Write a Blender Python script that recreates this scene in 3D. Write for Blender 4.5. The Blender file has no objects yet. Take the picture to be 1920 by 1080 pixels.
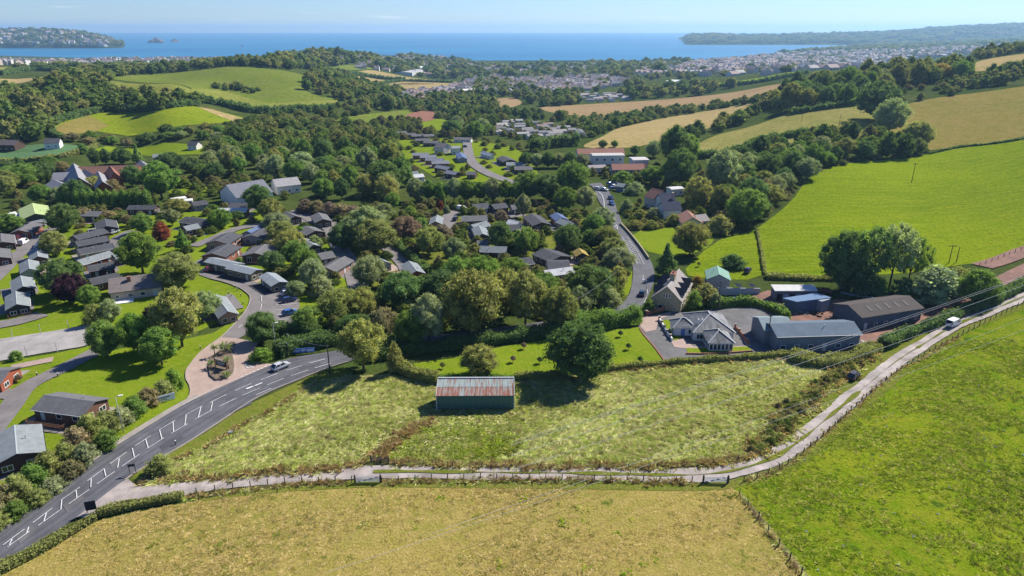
import bpy, math, random
import numpy as np
from mathutils import Vector, Matrix, geometry as mgeo
R = math.radians
random.seed(11); rng = np.random.default_rng(11)
sc = bpy.context.scene
COL = sc.collection

# ------------------------------------------------------------------ camera, sky, sun, exposure
CAM_Z, PITCH, FPX = 70.0, R(20.8), 1280.0          # drone height above the meadow, downward tilt, focal length in 1920-wide pixels
cam_d = bpy.data.cameras.new('camera'); cam = bpy.data.objects.new('camera', cam_d); COL.objects.link(cam)
cam.location = (0, 0, CAM_Z); cam.rotation_euler = (math.pi / 2 - PITCH, 0, 0)
cam_d.sensor_width = 36; cam_d.lens = 24; cam_d.clip_start = 0.5; cam_d.clip_end = 90000
sc.camera = cam
SUN_EL, SUN_AZ = R(41), R(47)                       # azimuth to the right of the view direction (+Y)
wd = bpy.data.worlds.new('World'); sc.world = wd; wd.use_nodes = True
wn = wd.node_tree.nodes; wl = wd.node_tree.links
bg = wn['Background']
sky = wn.new('ShaderNodeTexSky'); sky.sky_type = 'NISHITA'; sky.sun_disc = False
sky.sun_elevation = SUN_EL; sky.sun_rotation = SUN_AZ; sky.altitude = 100
sky.air_density = 1.0; sky.dust_density = 0.0; sky.ozone_density = 3.0
tnt = wn.new("ShaderNodeMix"); tnt.data_type = "RGBA"; tnt.blend_type = "MULTIPLY"; tnt.inputs[0].default_value = 1.0; tnt.inputs[7].default_value = (0.61, 0.79, 1.17, 1)
wl.new(sky.outputs[0], tnt.inputs[6]); 
_tc = wn.new('ShaderNodeTexCoord'); _mp = wn.new('ShaderNodeMapping'); _mp.inputs['Scale'].default_value = (5.0, 5.0, 60.0); wl.new(_tc.outputs['Generated'], _mp.inputs[0])
_cn = wn.new('ShaderNodeTexNoise'); _cn.inputs['Scale'].default_value = 1.6; _cn.inputs['Detail'].default_value = 7; _cn.inputs['Roughness'].default_value = 0.62; wl.new(_mp.outputs[0], _cn.inputs['Vector'])
_cr = wn.new('ShaderNodeValToRGB'); _cr.color_ramp.elements[0].position = 0.60; _cr.color_ramp.elements[0].color = (0, 0, 0, 1); _cr.color_ramp.elements[1].position = 0.80; _cr.color_ramp.elements[1].color = (0.5, 0.5, 0.5, 1); wl.new(_cn.outputs['Fac'], _cr.inputs[0])
_cm = wn.new('ShaderNodeMix'); _cm.data_type = 'RGBA'; wl.new(_cr.outputs[0], _cm.inputs[0]); wl.new(tnt.outputs[2], _cm.inputs[6]); _cm.inputs[7].default_value = (9.5, 9.8, 10.2, 1)   # thin high cloud
wl.new(_cm.outputs[2], bg.inputs[0]); bg.inputs[1].default_value = 0.062
sun_d = bpy.data.lights.new('sun', 'SUN'); sun = bpy.data.objects.new('sun', sun_d); COL.objects.link(sun)
sun_d.energy = 4.5; sun_d.angle = R(0.53); sun_d.color = (1.0, 0.94, 0.84)
_sd = Vector((math.sin(SUN_AZ) * math.cos(SUN_EL), math.cos(SUN_AZ) * math.cos(SUN_EL), math.sin(SUN_EL)))
sun.rotation_euler = _sd.to_track_quat('Z', 'Y').to_euler(); sun.location = _sd * 300
vs = sc.view_settings; vs.view_transform = 'Standard'; vs.look = 'None'; vs.exposure = 0.95; vs.gamma = 1.0
sc.cycles.max_bounces = 6; sc.cycles.diffuse_bounces = 4; sc.cycles.glossy_bounces = 2; sc.cycles.transmission_bounces = 3
sc.cycles.transparent_max_bounces = 6; sc.cycles.volume_bounces = 0; sc.cycles.use_denoising = True

# ------------------------------------------------------------------ terrain height
SEA_Z = -50.0
HAZE_D = 7.0e-5
_cp, _sp = math.cos(PITCH), math.sin(PITCH)
def ray(px, py):
    xn = (px - 960) / FPX; yn = (540 - py) / FPX
    return xn, _cp + yn * _sp, -_sp + yn * _cp
def ctl(px, py, Y=None, z=None):
    dx, dy, dz = ray(px, py)
    t = Y / dy if Y is not None else (CAM_Z - z) / -dz
    return (dx * t, dy * t, CAM_Z + dz * t)
_c = []
for px in (-1500, -700, 100, 960, 1800, 2600, 3600):
    for py, z in ((2600, 0), (1500, 0), (1080, 0), (900, 0), (800, 0), (700, -0.5)):
        _c.append(ctl(px, py, z=z))
for px, py, Y in (
    # flat valley floor with the lodge park
    (-300, 600, 163), (200, 600, 165), (700, 600, 165), (1200, 600, 165), (1700, 590, 170), (2300, 560, 175),
    (-300, 480, 226), (200, 480, 226), (700, 480, 226), (1150, 480, 226), (1450, 520, 198), (1800, 500, 205), (2400, 450, 210),
    (-200, 380, 305), (200, 380, 305), (650, 380, 305), (1100, 380, 305), (1400, 430, 255),
    (-100, 320, 380), (250, 320, 385), (600, 320, 385), (900, 320, 385), (1150, 310, 395), (1350, 330, 360),
    (600, 260, 560), (850, 260, 540), (1000, 255, 560), (250, 270, 500), (0, 275, 470),
    # bright green hillside on the right
    (1600, 420, 255), (1709, 343, 320), (1540, 330, 330), (1740, 292, 375), (1920, 262, 375), (2300, 330, 270), (2400, 220, 380),
    (1900, 400, 255), (1920, 170, 520), (1700, 205, 510), (2400, 100, 560), (1480, 240, 470), (1310, 290, 420),
    (1800, 128, 690), (1640, 150, 650), (1950, 100, 760), (2400, 55, 900), (1460, 195, 620),
    # yellow fields, middle right
    (1130, 262, 500), (1200, 240, 590), (1360, 215, 640), (1130, 218, 800), (1380, 172, 930), (1000, 190, 1000), (1300, 150, 1250), (1480, 135, 1200),
    # centre valley and town
    (850, 215, 800), (720, 225, 700), (960, 235, 690), (1000, 170, 1200), (1000, 150, 1650), (1000, 120, 2600), (800, 160, 1400),
    (1000, 104, 3700), (1300, 110, 3200), (1600, 100, 3300), (1650, 125, 2100), (1450, 115, 2600), (1900, 90, 3000),
    # field hill left of centre, wooded knoll
    (600, 202, 720), (430, 130, 980), (430, 165, 830), (300, 150, 930), (560, 140, 960), (250, 138, 1000), (700, 152, 1450), (620, 104, 1750), (540, 116, 1700), (700, 120, 1800),
    (470, 118, 1500), (760, 132, 1900),
    # wooded hill on the left
    (100, 235, 520), (300, 213, 565), (380, 203, 610), (50, 200, 610), (110, 155, 740), (230, 170, 720), (-300, 210, 560), (-300, 130, 800),
    (30, 152, 1000), (0, 128, 1150), (330, 160, 700),
    # coastal town strip
    (100, 110, 3000), (300, 112, 2900), (500, 112, 2800), (-400, 108, 3000), (200, 125, 2000), (2400, 70, 3000), (1920, 80, 4200)):
    _c.append(ctl(px, py, Y=Y))
for px in (-800, -200, 200, 600, 1000, 1350):       # the land runs under the sea
    _c.append(((px - 960) / FPX * 4400, 4300, -60)); _c.append(((px - 960) / FPX * 6500, 6500, -75))
_c.append(((1700 - 960) / FPX * 5000, 5000, -35)); _c.append(((2100 - 960) / FPX * 5000, 5000, -10)); _c.append(((2000 - 960) / FPX * 6500, 6500, -10))
_c = np.array(_c)
KU = 3.0
def _wc(x, y):
    y = np.maximum(y, 8.0)
    return np.stack([np.asarray(x) / y * KU, np.log(y)], -1)
def _phi(r2): return 0.5 * r2 * np.log(np.maximum(r2, 1e-12))
_A = _wc(_c[:, 0], _c[:, 1]); _n = len(_A)
_K = _phi(((_A[:, None] - _A[None]) ** 2).sum(-1)) + np.eye(_n) * 0.0015
_Pm = np.c_[np.ones(_n), _A]
_M = np.block([[_K, _Pm], [_Pm.T, np.zeros((3, 3))]])
_W = np.linalg.solve(_M, np.r_[_c[:, 2], np.zeros(3)])
def H(x, y):
    x = np.atleast_1d(np.asarray(x, float)); y = np.atleast_1d(np.asarray(y, float))
    out = np.empty(len(x))
    for i in range(0, len(x), 20000):
        q = _wc(x[i:i + 20000], y[i:i + 20000])
        d2 = ((q[:, None] - _A[None]) ** 2).sum(-1)
        out[i:i + 20000] = _phi(d2) @ _W[:_n] + _W[_n] + q @ _W[_n + 1:]
    return out
def h1(x, y): return float(H([x], [y])[0])
_ts = np.exp(np.linspace(math.log(40), math.log(7000), 420))
def P(px, py, dz=0.0):
    """the place on the ground (or dz metres above it) that the view ray of a photograph pixel meets first"""
    dx, dy, dzr = ray(px, py)
    x, y, z = dx * _ts, dy * _ts, CAM_Z + dzr * _ts
    g = z - (H(x, y) + dz)
    k = np.nonzero(g < 0)[0]
    if len(k) == 0:
        i = int(np.argmin(g)); return Vector((x[i], y[i], h1(x[i], y[i]) + dz))
    i = max(int(k[0]), 1); a, b = _ts[i - 1], _ts[i]
    tt = np.linspace(a, b, 24); g = CAM_Z + dzr * tt - (H(dx * tt, dy * tt) + dz)
    j = int(np.nonzero(g < 0)[0][0]); j = max(j, 1)
    t = tt[j - 1] + (tt[j] - tt[j - 1]) * g[j - 1] / (g[j - 1] - g[j])
    return Vector((dx * t, dy * t, CAM_Z + dzr * t))
def proj(v):
    x, y, z = v[0], v[1], v[2] - CAM_Z
    d = y * _cp - z * _sp; u = y * _sp + z * _cp
    return 960 + FPX * x / d, 540 - FPX * u / d, d

# ------------------------------------------------------------------ small helpers
def mesh(name, verts, faces, mats=(), fmat=None, smooth=False):
    me = bpy.data.meshes.new(name); me.from_pydata([tuple(v) for v in verts], [], [tuple(f) for f in faces])
    for m in mats: me.materials.append(m)
    if fmat is not None: me.polygons.foreach_set('material_index', np.asarray(fmat, dtype=np.int32))
    if smooth: me.polygons.foreach_set('use_smooth', [True] * len(me.polygons))
    me.update(); return me
def npmesh(name, V, F, mats=(), fmat=None, smooth=False):
    """numpy arrays: V (n,3), F (m,3) or (m,4)"""
    me = bpy.data.meshes.new(name); V = np.asarray(V, np.float32); F = np.asarray(F, np.int32); k = F.shape[1]
    me.vertices.add(len(V)); me.vertices.foreach_set('co', V.ravel())
    me.loops.add(F.size); me.loops.foreach_set('vertex_index', F.ravel())
    me.polygons.add(len(F)); me.polygons.foreach_set('loop_start', np.arange(0, F.size, k, dtype=np.int32))
    for m in mats: me.materials.append(m)
    if fmat is not None: me.polygons.foreach_set('material_index', np.asarray(fmat, dtype=np.int32))
    me.update(calc_edges=True)
    me.polygons.foreach_set('use_smooth', np.full(len(F), smooth))
    return me
def ob(name, me, parent=None, loc=None, rz=None, color=None):
    o = bpy.data.objects.new(name, me); COL.objects.link(o)
    if parent is not None: o.parent = parent
    if loc is not None: o.location = loc
    if rz is not None: o.rotation_euler = (0, 0, rz)
    if color is not None: o.color = (*color, 1)
    return o
def tag(o, label, cat=None, group=None, kind=None):
    if label: o['label'] = label
    if cat: o['category'] = cat
    if group: o['group'] = group
    if kind: o['kind'] = kind
    return o
def thing(name, loc, label, cat, group=None, rz=0.0):
    o = bpy.data.objects.new(name, None); COL.objects.link(o); o.location = loc; o.rotation_euler = (0, 0, rz)
    o.empty_display_size = 0.3
    return tag(o, label, cat, group)
ORD = 'first second third fourth fifth sixth seventh eighth ninth tenth eleventh twelfth thirteenth fourteenth fifteenth sixteenth seventeenth eighteenth nineteenth twentieth'.split()
def ordinal(i, n):
    if n == 1: return 'single'
    if i == 0: return 'leftmost'
    if i == n - 1: return 'rightmost'
    if i < 20: return ORD[i] + ' from left'
    return ORD[n - 1 - i] + ' from right' if n - 1 - i < 20 else 'number %d from left' % (i + 1)
class MB:
    """collects simple solids into one mesh with several material slots"""
    def __init__(s): s.v, s.f, s.m = [], [], []
    def add(s, vs, fs, m=0):
        b = len(s.v); s.v += [tuple(v) for v in vs]; s.f += [tuple(b + i for i in f) for f in fs]; s.m += [m] * len(fs); return s
    def box(s, x0, x1, y0, y1, z0, z1, m=0):
        return s.add([(x0, y0, z0), (x1, y0, z0), (x1, y1, z0), (x0, y1, z0), (x0, y0, z1), (x1, y0, z1), (x1, y1, z1), (x0, y1, z1)],
                     [(0, 3, 2, 1), (4, 5, 6, 7), (0, 1, 5, 4), (1, 2, 6, 5), (2, 3, 7, 6), (3, 0, 4, 7)], m)
    def bar(s, a, b, w, hgt=None, m=0, n=4, w2=None):
        a, b = Vector(a), Vector(b); d = (b - a).normalized(); up = Vector((0, 0, 1)) if abs(d.z) < 0.95 else Vector((0, 1, 0))
        e1 = d.cross(up).normalized(); e2 = e1.cross(d).normalized(); hh = (hgt or w) / 2; w1 = w / 2
        k2 = (w2 / w) if w2 else 1.0; vs = []
        for p, kk in ((a, 1), (b, k2)):
            for i in range(n):
                t = 2 * math.pi * (i + 0.5) / n; q = 1.4142 if n == 4 else 1.0
                vs.append(p + e1 * (math.cos(t) * w1 * q * kk) + e2 * (math.sin(t) * hh * q * kk))
        fs = [(i, (i + 1) % n, n + (i + 1) % n, n + i) for i in range(n)] + [tuple(range(n - 1, -1, -1)), tuple(range(n, 2 * n))]
        return s.add(vs, fs, m)
    def build(s, name, mats, parent=None, smooth=False, **kw):
        if not isinstance(mats, (list, tuple)): mats = [mats]
        return ob(name, mesh(name, s.v, s.f, mats, s.m, smooth), parent, **kw)
def smooth_line(pts, closed=False, step=None):
    """Catmull-Rom through the points; step(i) metres between samples"""
    n = len(pts); out = []
    rngn = n if closed else n - 1
    for i in range(rngn):
        if closed: p0, p1, p2, p3 = pts[(i - 1) % n], pts[i], pts[(i + 1) % n], pts[(i + 2) % n]
        else: p0, p1, p2, p3 = pts[max(i - 1, 0)], pts[i], pts[i + 1], pts[min(i + 2, n - 1)]
        L = (Vector(p2) - Vector(p1)).length; k = max(1, min(40, int(L / (step or 2.0))))
        for j in range(k):
            t = j / k; a = np.array(p0[:2]); b = np.array(p1[:2]); c = np.array(p2[:2]); d = np.array(p3[:2])
            q = 0.5 * (2 * b + (c - a) * t + (2 * a - 5 * b + 4 * c - d) * t * t + (3 * b - a - 3 * c + d) * t ** 3)
            out.append(q)
    if not closed: out.append(np.array(pts[-1][:2]))
    return np.array(out)
def inside(poly, X, Y):
    c = np.zeros(len(X), bool); n = len(poly)
    for i in range(n):
        x1, y1 = poly[i]; x2, y2 = poly[(i + 1) % n]
        if y1 == y2: continue
        c ^= ((y1 > Y) != (y2 > Y)) & (X < (x2 - x1) * (Y - y1) / (y2 - y1) + x1)
    return c
# ------------------------------------------------------------------ materials
def lin(c):
    """sRGB 0-255 -> linear"""
    return tuple(((v / 255) / 12.92 if v / 255 <= 0.04045 else ((v / 255 + 0.055) / 1.055) ** 2.4) for v in c)
class N:
    def __init__(s, name):
        s.mat = bpy.data.materials.new(name); s.mat.use_nodes = True; s.t = s.mat.node_tree; s.n = s.t.nodes; s.l = s.t.links
        s.b = s.n['Principled BSDF']; s.b.inputs['Specular IOR Level'].default_value = 0.25; s.b.inputs['Roughness'].default_value = 0.85
        s.out = s.n['Material Output']
        g = s.n.new('ShaderNodeTexCoord'); s.co = g.outputs['Object']; s.gen = g.outputs['Generated']
        g2 = s.n.new('ShaderNodeNewGeometry'); s.pos = g2.outputs['Position']; s.isl = g2.outputs['Random Per Island']
    def noise(s, scale, detail=3, rough=0.6, co=None, stretch=None, dist=0.0):
        n = s.n.new('ShaderNodeTexNoise'); n.inputs['Scale'].default_value = scale; n.inputs['Detail'].default_value = detail; n.inputs['Roughness'].default_value = rough
        n.inputs['Distortion'].default_value = dist
        co = co or s.pos
        if stretch:
            m = s.n.new('ShaderNodeMapping'); m.inputs['Scale'].default_value = stretch[:3]
            if len(stretch) > 3: m.inputs['Rotation'].default_value = (0, 0, stretch[3])
            s.l.new(co, m.inputs[0]); co = m.outputs[0]
        s.l.new(co, n.inputs['Vector']); return n.outputs['Fac']
    def ramp(s, fac, stops):
        r = s.n.new('ShaderNodeValToRGB'); e = r.color_ramp.elements
        while len(e) < len(stops): e.new(0.5)
        for i, (p, c) in enumerate(stops): e[i].position = p; e[i].color = (*c, 1) if not isinstance(c, (int, float)) else (c, c, c, 1)
        s.l.new(fac, r.inputs[0]); return r.outputs[0]
    def mix(s, fac, a, b, mode='MIX'):
        m = s.n.new('ShaderNodeMix'); m.data_type = 'RGBA'; m.blend_type = mode; m.clamp_factor = True
        for k, v in ((0, fac), (6, a), (7, b)):
            if isinstance(v, (int, float)): m.inputs[k].default_value = v
            elif isinstance(v, tuple): m.inputs[k].default_value = (*v, 1)
            else: s.l.new(v, m.inputs[k])
        return m.outputs[2]
    def math(s, op, a, b=0.0):
        m = s.n.new('ShaderNodeMath'); m.operation = op
        for k, v in ((0, a), (1, b)):
            if isinstance(v, (int, float)): m.inputs[k].default_value = v
            else: s.l.new(v, m.inputs[k])
        return m.outputs[0]
    def bump(s, fac, strength, dist=0.1):
        b = s.n.new('ShaderNodeBump'); b.inputs['Strength'].default_value = strength; b.inputs['Distance'].default_value = dist
        s.l.new(fac, b.inputs['Height']); s.l.new(b.outputs[0], s.b.inputs['Normal']); return s
    def col(s, c):
        if isinstance(c, tuple): s.b.inputs['Base Color'].default_value = (*c, 1)
        else: s.l.new(c, s.b.inputs['Base Color'])
        return s
    def set(s, **k):
        for a, v in k.items(): s.b.inputs[a.replace('_', ' ')].default_value = v
        return s
def grass(name, a, b, c, big=0.03, mid=0.25, fine=1.6, bump=0.6, bd=0.25, streak=None, spots=None):
    """three tones (linear) mixed at three scales"""
    n = N(name)
    f1 = n.ramp(n.noise(big, 3), [(0.35, 0.0), (0.65, 1.0)])
    f2 = n.ramp(n.noise(mid, 4, 0.65, stretch=streak), [(0.36, 0.0), (0.64, 1.0)])
    f3 = n.noise(fine, 5, 0.75)
    col = n.mix(f1, a, b)
    col = n.mix(n.math('MULTIPLY', f2, 0.7), col, c)
    dk = n.ramp(f3, [(0.25, 0.45), (0.5, 1.0), (0.78, 1.4)])
    col = n.mix(1.0, col, dk, 'MULTIPLY')
    if spots:
        sp = n.ramp(n.noise(spots[0], 3, 0.6), [(spots[1], 0.0), (spots[1] + 0.06, 1.0)])
        col = n.mix(sp, col, spots[2])
    n.col(col).set(Roughness=1.0); n.b.inputs['Specular IOR Level'].default_value = 0.0
    n.bump(f3, bump, bd); return n.mat
def plain(name, c, var=0.12, scale=1.0, rough=0.8, spec=0.25, bump=0.0, metal=0.0, obj=False):
    n = N(name); co = n.co if obj else n.pos
    f = n.noise(scale, 4, 0.65, co=co)
    n.col(n.mix(1.0, c, n.ramp(f, [(0.3, 1 - var), (0.7, 1 + var)]), 'MULTIPLY')).set(Roughness=rough, Metallic=metal)
    n.b.inputs['Specular IOR Level'].default_value = spec
    if bump: n.bump(f, bump, 0.05)
    return n.mat
def objcol(name, var=0.1, scale=0.7, rough=0.7, spec=0.3, lines=None, bump=0.3):
    """takes its colour from the object; lines = (axis, period m, depth) gives boards or corrugation"""
    n = N(name); oi = n.n.new('ShaderNodeObjectInfo')
    f = n.noise(scale, 4, 0.7, co=n.co)
    col = n.mix(1.0, oi.outputs['Color'], n.ramp(f, [(0.28, 1 - var), (0.72, 1 + var)]), 'MULTIPLY')
    if lines:
        sx = n.n.new('ShaderNodeSeparateXYZ'); n.l.new(n.co, sx.inputs[0])
        fr = n.math('FRACT', n.math('DIVIDE', sx.outputs[lines[0]], lines[1]))
        tri = n.math('ABSOLUTE', n.math('SUBTRACT', fr, 0.5))
        ln = n.ramp(tri, [(0.40, 1.0), (0.5, 1 - lines[2])])
        col = n.mix(1.0, col, ln, 'MULTIPLY'); n.bump(tri, bump, 0.04)
    n.col(col).set(Roughness=rough); n.b.inputs['Specular IOR Level'].default_value = spec
    return n.mat
M = {}
M['base'] = grass('scrub ground', (0.045, 0.075, 0.016), (0.085, 0.10, 0.028), (0.03, 0.045, 0.012), mid=0.12, fine=0.9)
M['tan'] = grass('grazed dry pasture', (0.305, 0.245, 0.062), (0.205, 0.205, 0.036), (0.37, 0.275, 0.095), big=0.03, mid=0.5, fine=2.6, bump=1.0, bd=0.3, spots=(0.16, 0.655, (0.09, 0.125, 0.016)))
M['green'] = grass('grazed green pasture', (0.155, 0.215, 0.008), (0.095, 0.170, 0.006), (0.225, 0.225, 0.020), big=0.035, mid=0.3, fine=2.2, bump=1.0, bd=0.3, spots=(0.22, 0.63, (0.055, 0.105, 0.010)))
M['meadow'] = grass('rough meadow', (0.235, 0.24, 0.07), (0.175, 0.225, 0.038), (0.30, 0.28, 0.12), big=0.06, mid=0.45, fine=1.5, bump=0.5, bd=0.3)
M['lush'] = grass('lush ley', (0.160, 0.230, 0.006), (0.108, 0.172, 0.006), (0.210, 0.245, 0.016), big=0.016, mid=0.5, fine=0.9, bump=1.0, bd=0.6, streak=(0.10, 1.0, 1, 0.35))
M['lawn'] = grass('mown lawn', (0.135, 0.205, 0.008), (0.095, 0.160, 0.006), (0.185, 0.205, 0.024), big=0.06, mid=0.8, fine=3.0, bump=0.5, bd=0.1)
M['verge'] = grass('verge grass', (0.125, 0.150, 0.018), (0.10, 0.135, 0.014), (0.17, 0.16, 0.04), big=0.1, mid=0.7, fine=2.5, bump=0.8, bd=0.2)
M['fhill'] = grass('far hill pasture', (0.120, 0.160, 0.018), (0.100, 0.140, 0.018), (0.15, 0.165, 0.04), big=0.01, mid=0.05, fine=0.25, bump=0.5, bd=0.8)
M['fhill2'] = grass('far hill lower pasture', (0.165, 0.185, 0.032), (0.140, 0.168, 0.028), (0.20, 0.195, 0.05), big=0.01, mid=0.05, fine=0.25, bump=0.5, bd=0.8)
M['fpale'] = grass('far pale pasture', (0.21, 0.195, 0.055), (0.17, 0.175, 0.045), (0.24, 0.21, 0.07), big=0.01, mid=0.06, fine=0.3, bump=0.5, bd=0.8)
M['straw'] = grass('stubble field', (0.29, 0.225, 0.095), (0.25, 0.20, 0.075), (0.33, 0.25, 0.12), big=0.012, mid=0.06, fine=0.35, bump=0.4, bd=0.5, streak=(0.25, 1, 1, 0.5))
M['stubble'] = grass('brown stubble field', (0.27, 0.185, 0.095), (0.23, 0.165, 0.080), (0.31, 0.215, 0.115), big=0.012, mid=0.06, fine=0.35, bump=0.4, bd=0.5, streak=(0.25, 1, 1, 0.3))
M['olive'] = grass('olive pasture', (0.200, 0.165, 0.040), (0.160, 0.155, 0.030), (0.24, 0.185, 0.065), big=0.02, mid=0.12, fine=0.7, bump=0.8, bd=0.6)
M['crop'] = grass('leafy crop', (0.075, 0.160, 0.060), (0.065, 0.135, 0.045), (0.12, 0.19, 0.11), big=0.02, mid=0.25, fine=0.9, bump=0.6, bd=0.4, streak=(0.08, 1, 1, 0.15))
M['bare'] = plain('bare red soil', (0.21, 0.10, 0.070), 0.3, 0.5, 1.0, 0.05, 0.5)
M['bed'] = plain('planted bed soil', (0.15, 0.115, 0.085), 0.35, 1.5, 1.0, 0.05, 0.5)
def asphalt(name, c, patch=0.2):
    n = N(name)
    f = n.noise(0.25, 4, 0.6); g = n.noise(9, 3, 0.7); s2 = n.noise(0.9, 5, 0.75, stretch=(1, 0.35, 1, 0.6))
    col = n.mix(1.0, c, n.ramp(f, [(0.3, 1 - patch), (0.7, 1 + patch)]), 'MULTIPLY')
    col = n.mix(1.0, col, n.ramp(s2, [(0.3, 0.86), (0.7, 1.12)]), 'MULTIPLY')
    col = n.mix(1.0, col, n.ramp(g, [(0.2, 0.8), (0.8, 1.2)]), 'MULTIPLY')
    n.col(col).set(Roughness=0.85); n.b.inputs['Specular IOR Level'].default_value = 0.2
    n.bump(g, 0.3, 0.02); return n.mat
M['road'] = asphalt('asphalt road', (0.096, 0.097, 0.108), 0.2)
M['drive'] = asphalt('park road asphalt', (0.165, 0.15, 0.145), 0.15)
M['yard'] = asphalt('yard tarmac', (0.115, 0.112, 0.112), 0.2)
M['newtar'] = asphalt('fresh black tarmac', (0.035, 0.036, 0.042), 0.1)
M['apron'] = asphalt('pink paved apron', (0.33, 0.245, 0.205), 0.1)
M['lane'] = asphalt('concrete farm track', (0.30, 0.262, 0.24), 0.34)
M['pave'] = asphalt('pavement', (0.27, 0.24, 0.21), 0.15)
M['court'] = asphalt('pale court tarmac', (0.29, 0.27, 0.255), 0.15)
M['redtrack'] = asphalt('red earth track', (0.175, 0.085, 0.060), 0.3)
_pn = N('worn road paint'); _pf = _pn.noise(2.2, 5, 0.75); _pn.col(_pn.mix(_pn.ramp(_pf, [(0.30, 0.0), (0.50, 1.0)]), (0.20, 0.20, 0.205), (0.60, 0.60, 0.59))).set(Roughness=0.8); M['paint'] = _pn.mat
M['kerb'] = plain('concrete kerb', (0.30, 0.26, 0.22), 0.15, 2.0, 0.9)
M['wall'] = objcol('painted boards', 0.12, 0.8, 0.75, 0.25, lines=(2, 0.28, 0.25))
M['render'] = objcol('painted render', 0.08, 0.6, 0.85, 0.2)
M['roof'] = objcol('felt roof', 0.20, 0.9, 0.9, 0.12, lines=(0, 0.9, 0.16), bump=0.15)
M['sheet'] = objcol('profiled sheet', 0.14, 0.5, 0.85, 0.12, lines=(0, 0.45, 0.22))
M['tileroof'] = objcol('clay tile roof', 0.25, 1.4, 0.9, 0.15, lines=(0, 0.35, 0.2))
M['glass'] = plain('window glass', (0.02, 0.025, 0.03), 0.1, 1.0, 0.08, 0.6)
M['white'] = plain('white paint', (0.74, 0.74, 0.72), 0.06, 1.0, 0.5)
M['timber'] = plain('stained timber', (0.16, 0.085, 0.05), 0.25, 1.5, 0.8)
M['post'] = plain('weathered post', (0.075, 0.062, 0.05), 0.3, 2.0, 0.95, 0.1)
M['pole'] = plain('tarred pole', (0.060, 0.047, 0.038), 0.25, 2.0, 0.9, 0.1)
M['steel'] = plain('galvanised steel', (0.36, 0.37, 0.38), 0.1, 2.0, 0.5, 0.4)
M['wire'] = plain('overhead cable', (0.40, 0.40, 0.39), 0.05, 1.0, 0.5, 0.5)
M['dark'] = plain('dark rubber', (0.015, 0.015, 0.017), 0.1, 2.0, 0.8)
M['carpaint'] = objcol('car paint', 0.02, 0.5, 0.25, 0.6)
M['tail'] = plain('red lamp', (0.35, 0.02, 0.02), 0.05, 1, 0.3)
M['head'] = plain('lamp glass', (0.6, 0.62, 0.62), 0.05, 1, 0.2)
M['brick'] = plain('red brick', (0.26, 0.13, 0.09), 0.3, 4.0, 0.95, 0.1, 0.3)
M['bark'] = plain('bark', (0.12, 0.095, 0.07), 0.35, 2.5, 0.95, 0.1, 0.6)
M['rock'] = plain('red cliff rock', (0.22, 0.15, 0.12), 0.3, 0.02, 0.95, 0.1, 0.5)
M['wood_far'] = grass('far wooded ground', (0.035, 0.055, 0.018), (0.05, 0.07, 0.022), (0.025, 0.04, 0.014), big=0.004, mid=0.02, fine=0.08, bump=1.0, bd=5)
def leafmat(name, use_obj=True, stops=None, tr=0.50, up=0.35):
    n = N(name); n.n.remove(n.b)
    oi = n.n.new('ShaderNodeObjectInfo')
    base = oi.outputs['Color'] if use_obj else n.ramp(oi.outputs['Random'], stops)
    base = n.mix(1.0, base, n.ramp(n.isl, [(0.0, 0.72), (0.6, 1.05), (1.0, 1.6)]), 'MULTIPLY')
    cl = n.noise(0.55, 2, 0.5)
    base = n.mix(1.0, base, n.ramp(cl, [(0.3, 0.82), (0.7, 1.25)]), 'MULTIPLY')
    d = n.n.new('ShaderNodeBsdfDiffuse'); n.l.new(base, d.inputs[0])
    t = n.n.new('ShaderNodeBsdfTranslucent'); n.l.new(n.mix(1.0, base, (1.22, 1.25, 0.66), 'MULTIPLY'), t.inputs[0])
    if up:
        mx = n.n.new('ShaderNodeMix'); mx.data_type = 'VECTOR'; mx.inputs[0].default_value = up; g = n.n.new('ShaderNodeNewGeometry'); n.l.new(g.outputs['Normal'], mx.inputs[4]); mx.inputs[5].default_value = (0.0, 0.0, 1.0); n.l.new(mx.outputs[1], d.inputs['Normal'])
    m = n.n.new('ShaderNodeMixShader'); m.inputs[0].default_value = tr
    n.l.new(d.outputs[0], m.inputs[1]); n.l.new(t.outputs[0], m.inputs[2]); n.l.new(m.outputs[0], n.out.inputs[0])
    return n.mat
M['leaf'] = leafmat('foliage')
M['leaf_far'] = leafmat('far foliage', False, [(0.0, (0.085, 0.127, 0.037)), (0.35, (0.128, 0.183, 0.044)), (0.65, (0.183, 0.21, 0.063)), (0.92, (0.213, 0.213, 0.071)), (1.0, (0.177, 0.177, 0.067))])
M['tuft'] = leafmat('grass tuft', False, [(0.0, (0.291, 0.386, 0.055)), (0.3, (0.415, 0.456, 0.125)), (0.55, (0.516, 0.526, 0.214)), (0.8, (0.628, 0.595, 0.325)), (0.93, (0.359, 0.292, 0.146)), (1.0, (0.135, 0.105, 0.055))], tr=0.25, up=0.8)
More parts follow.
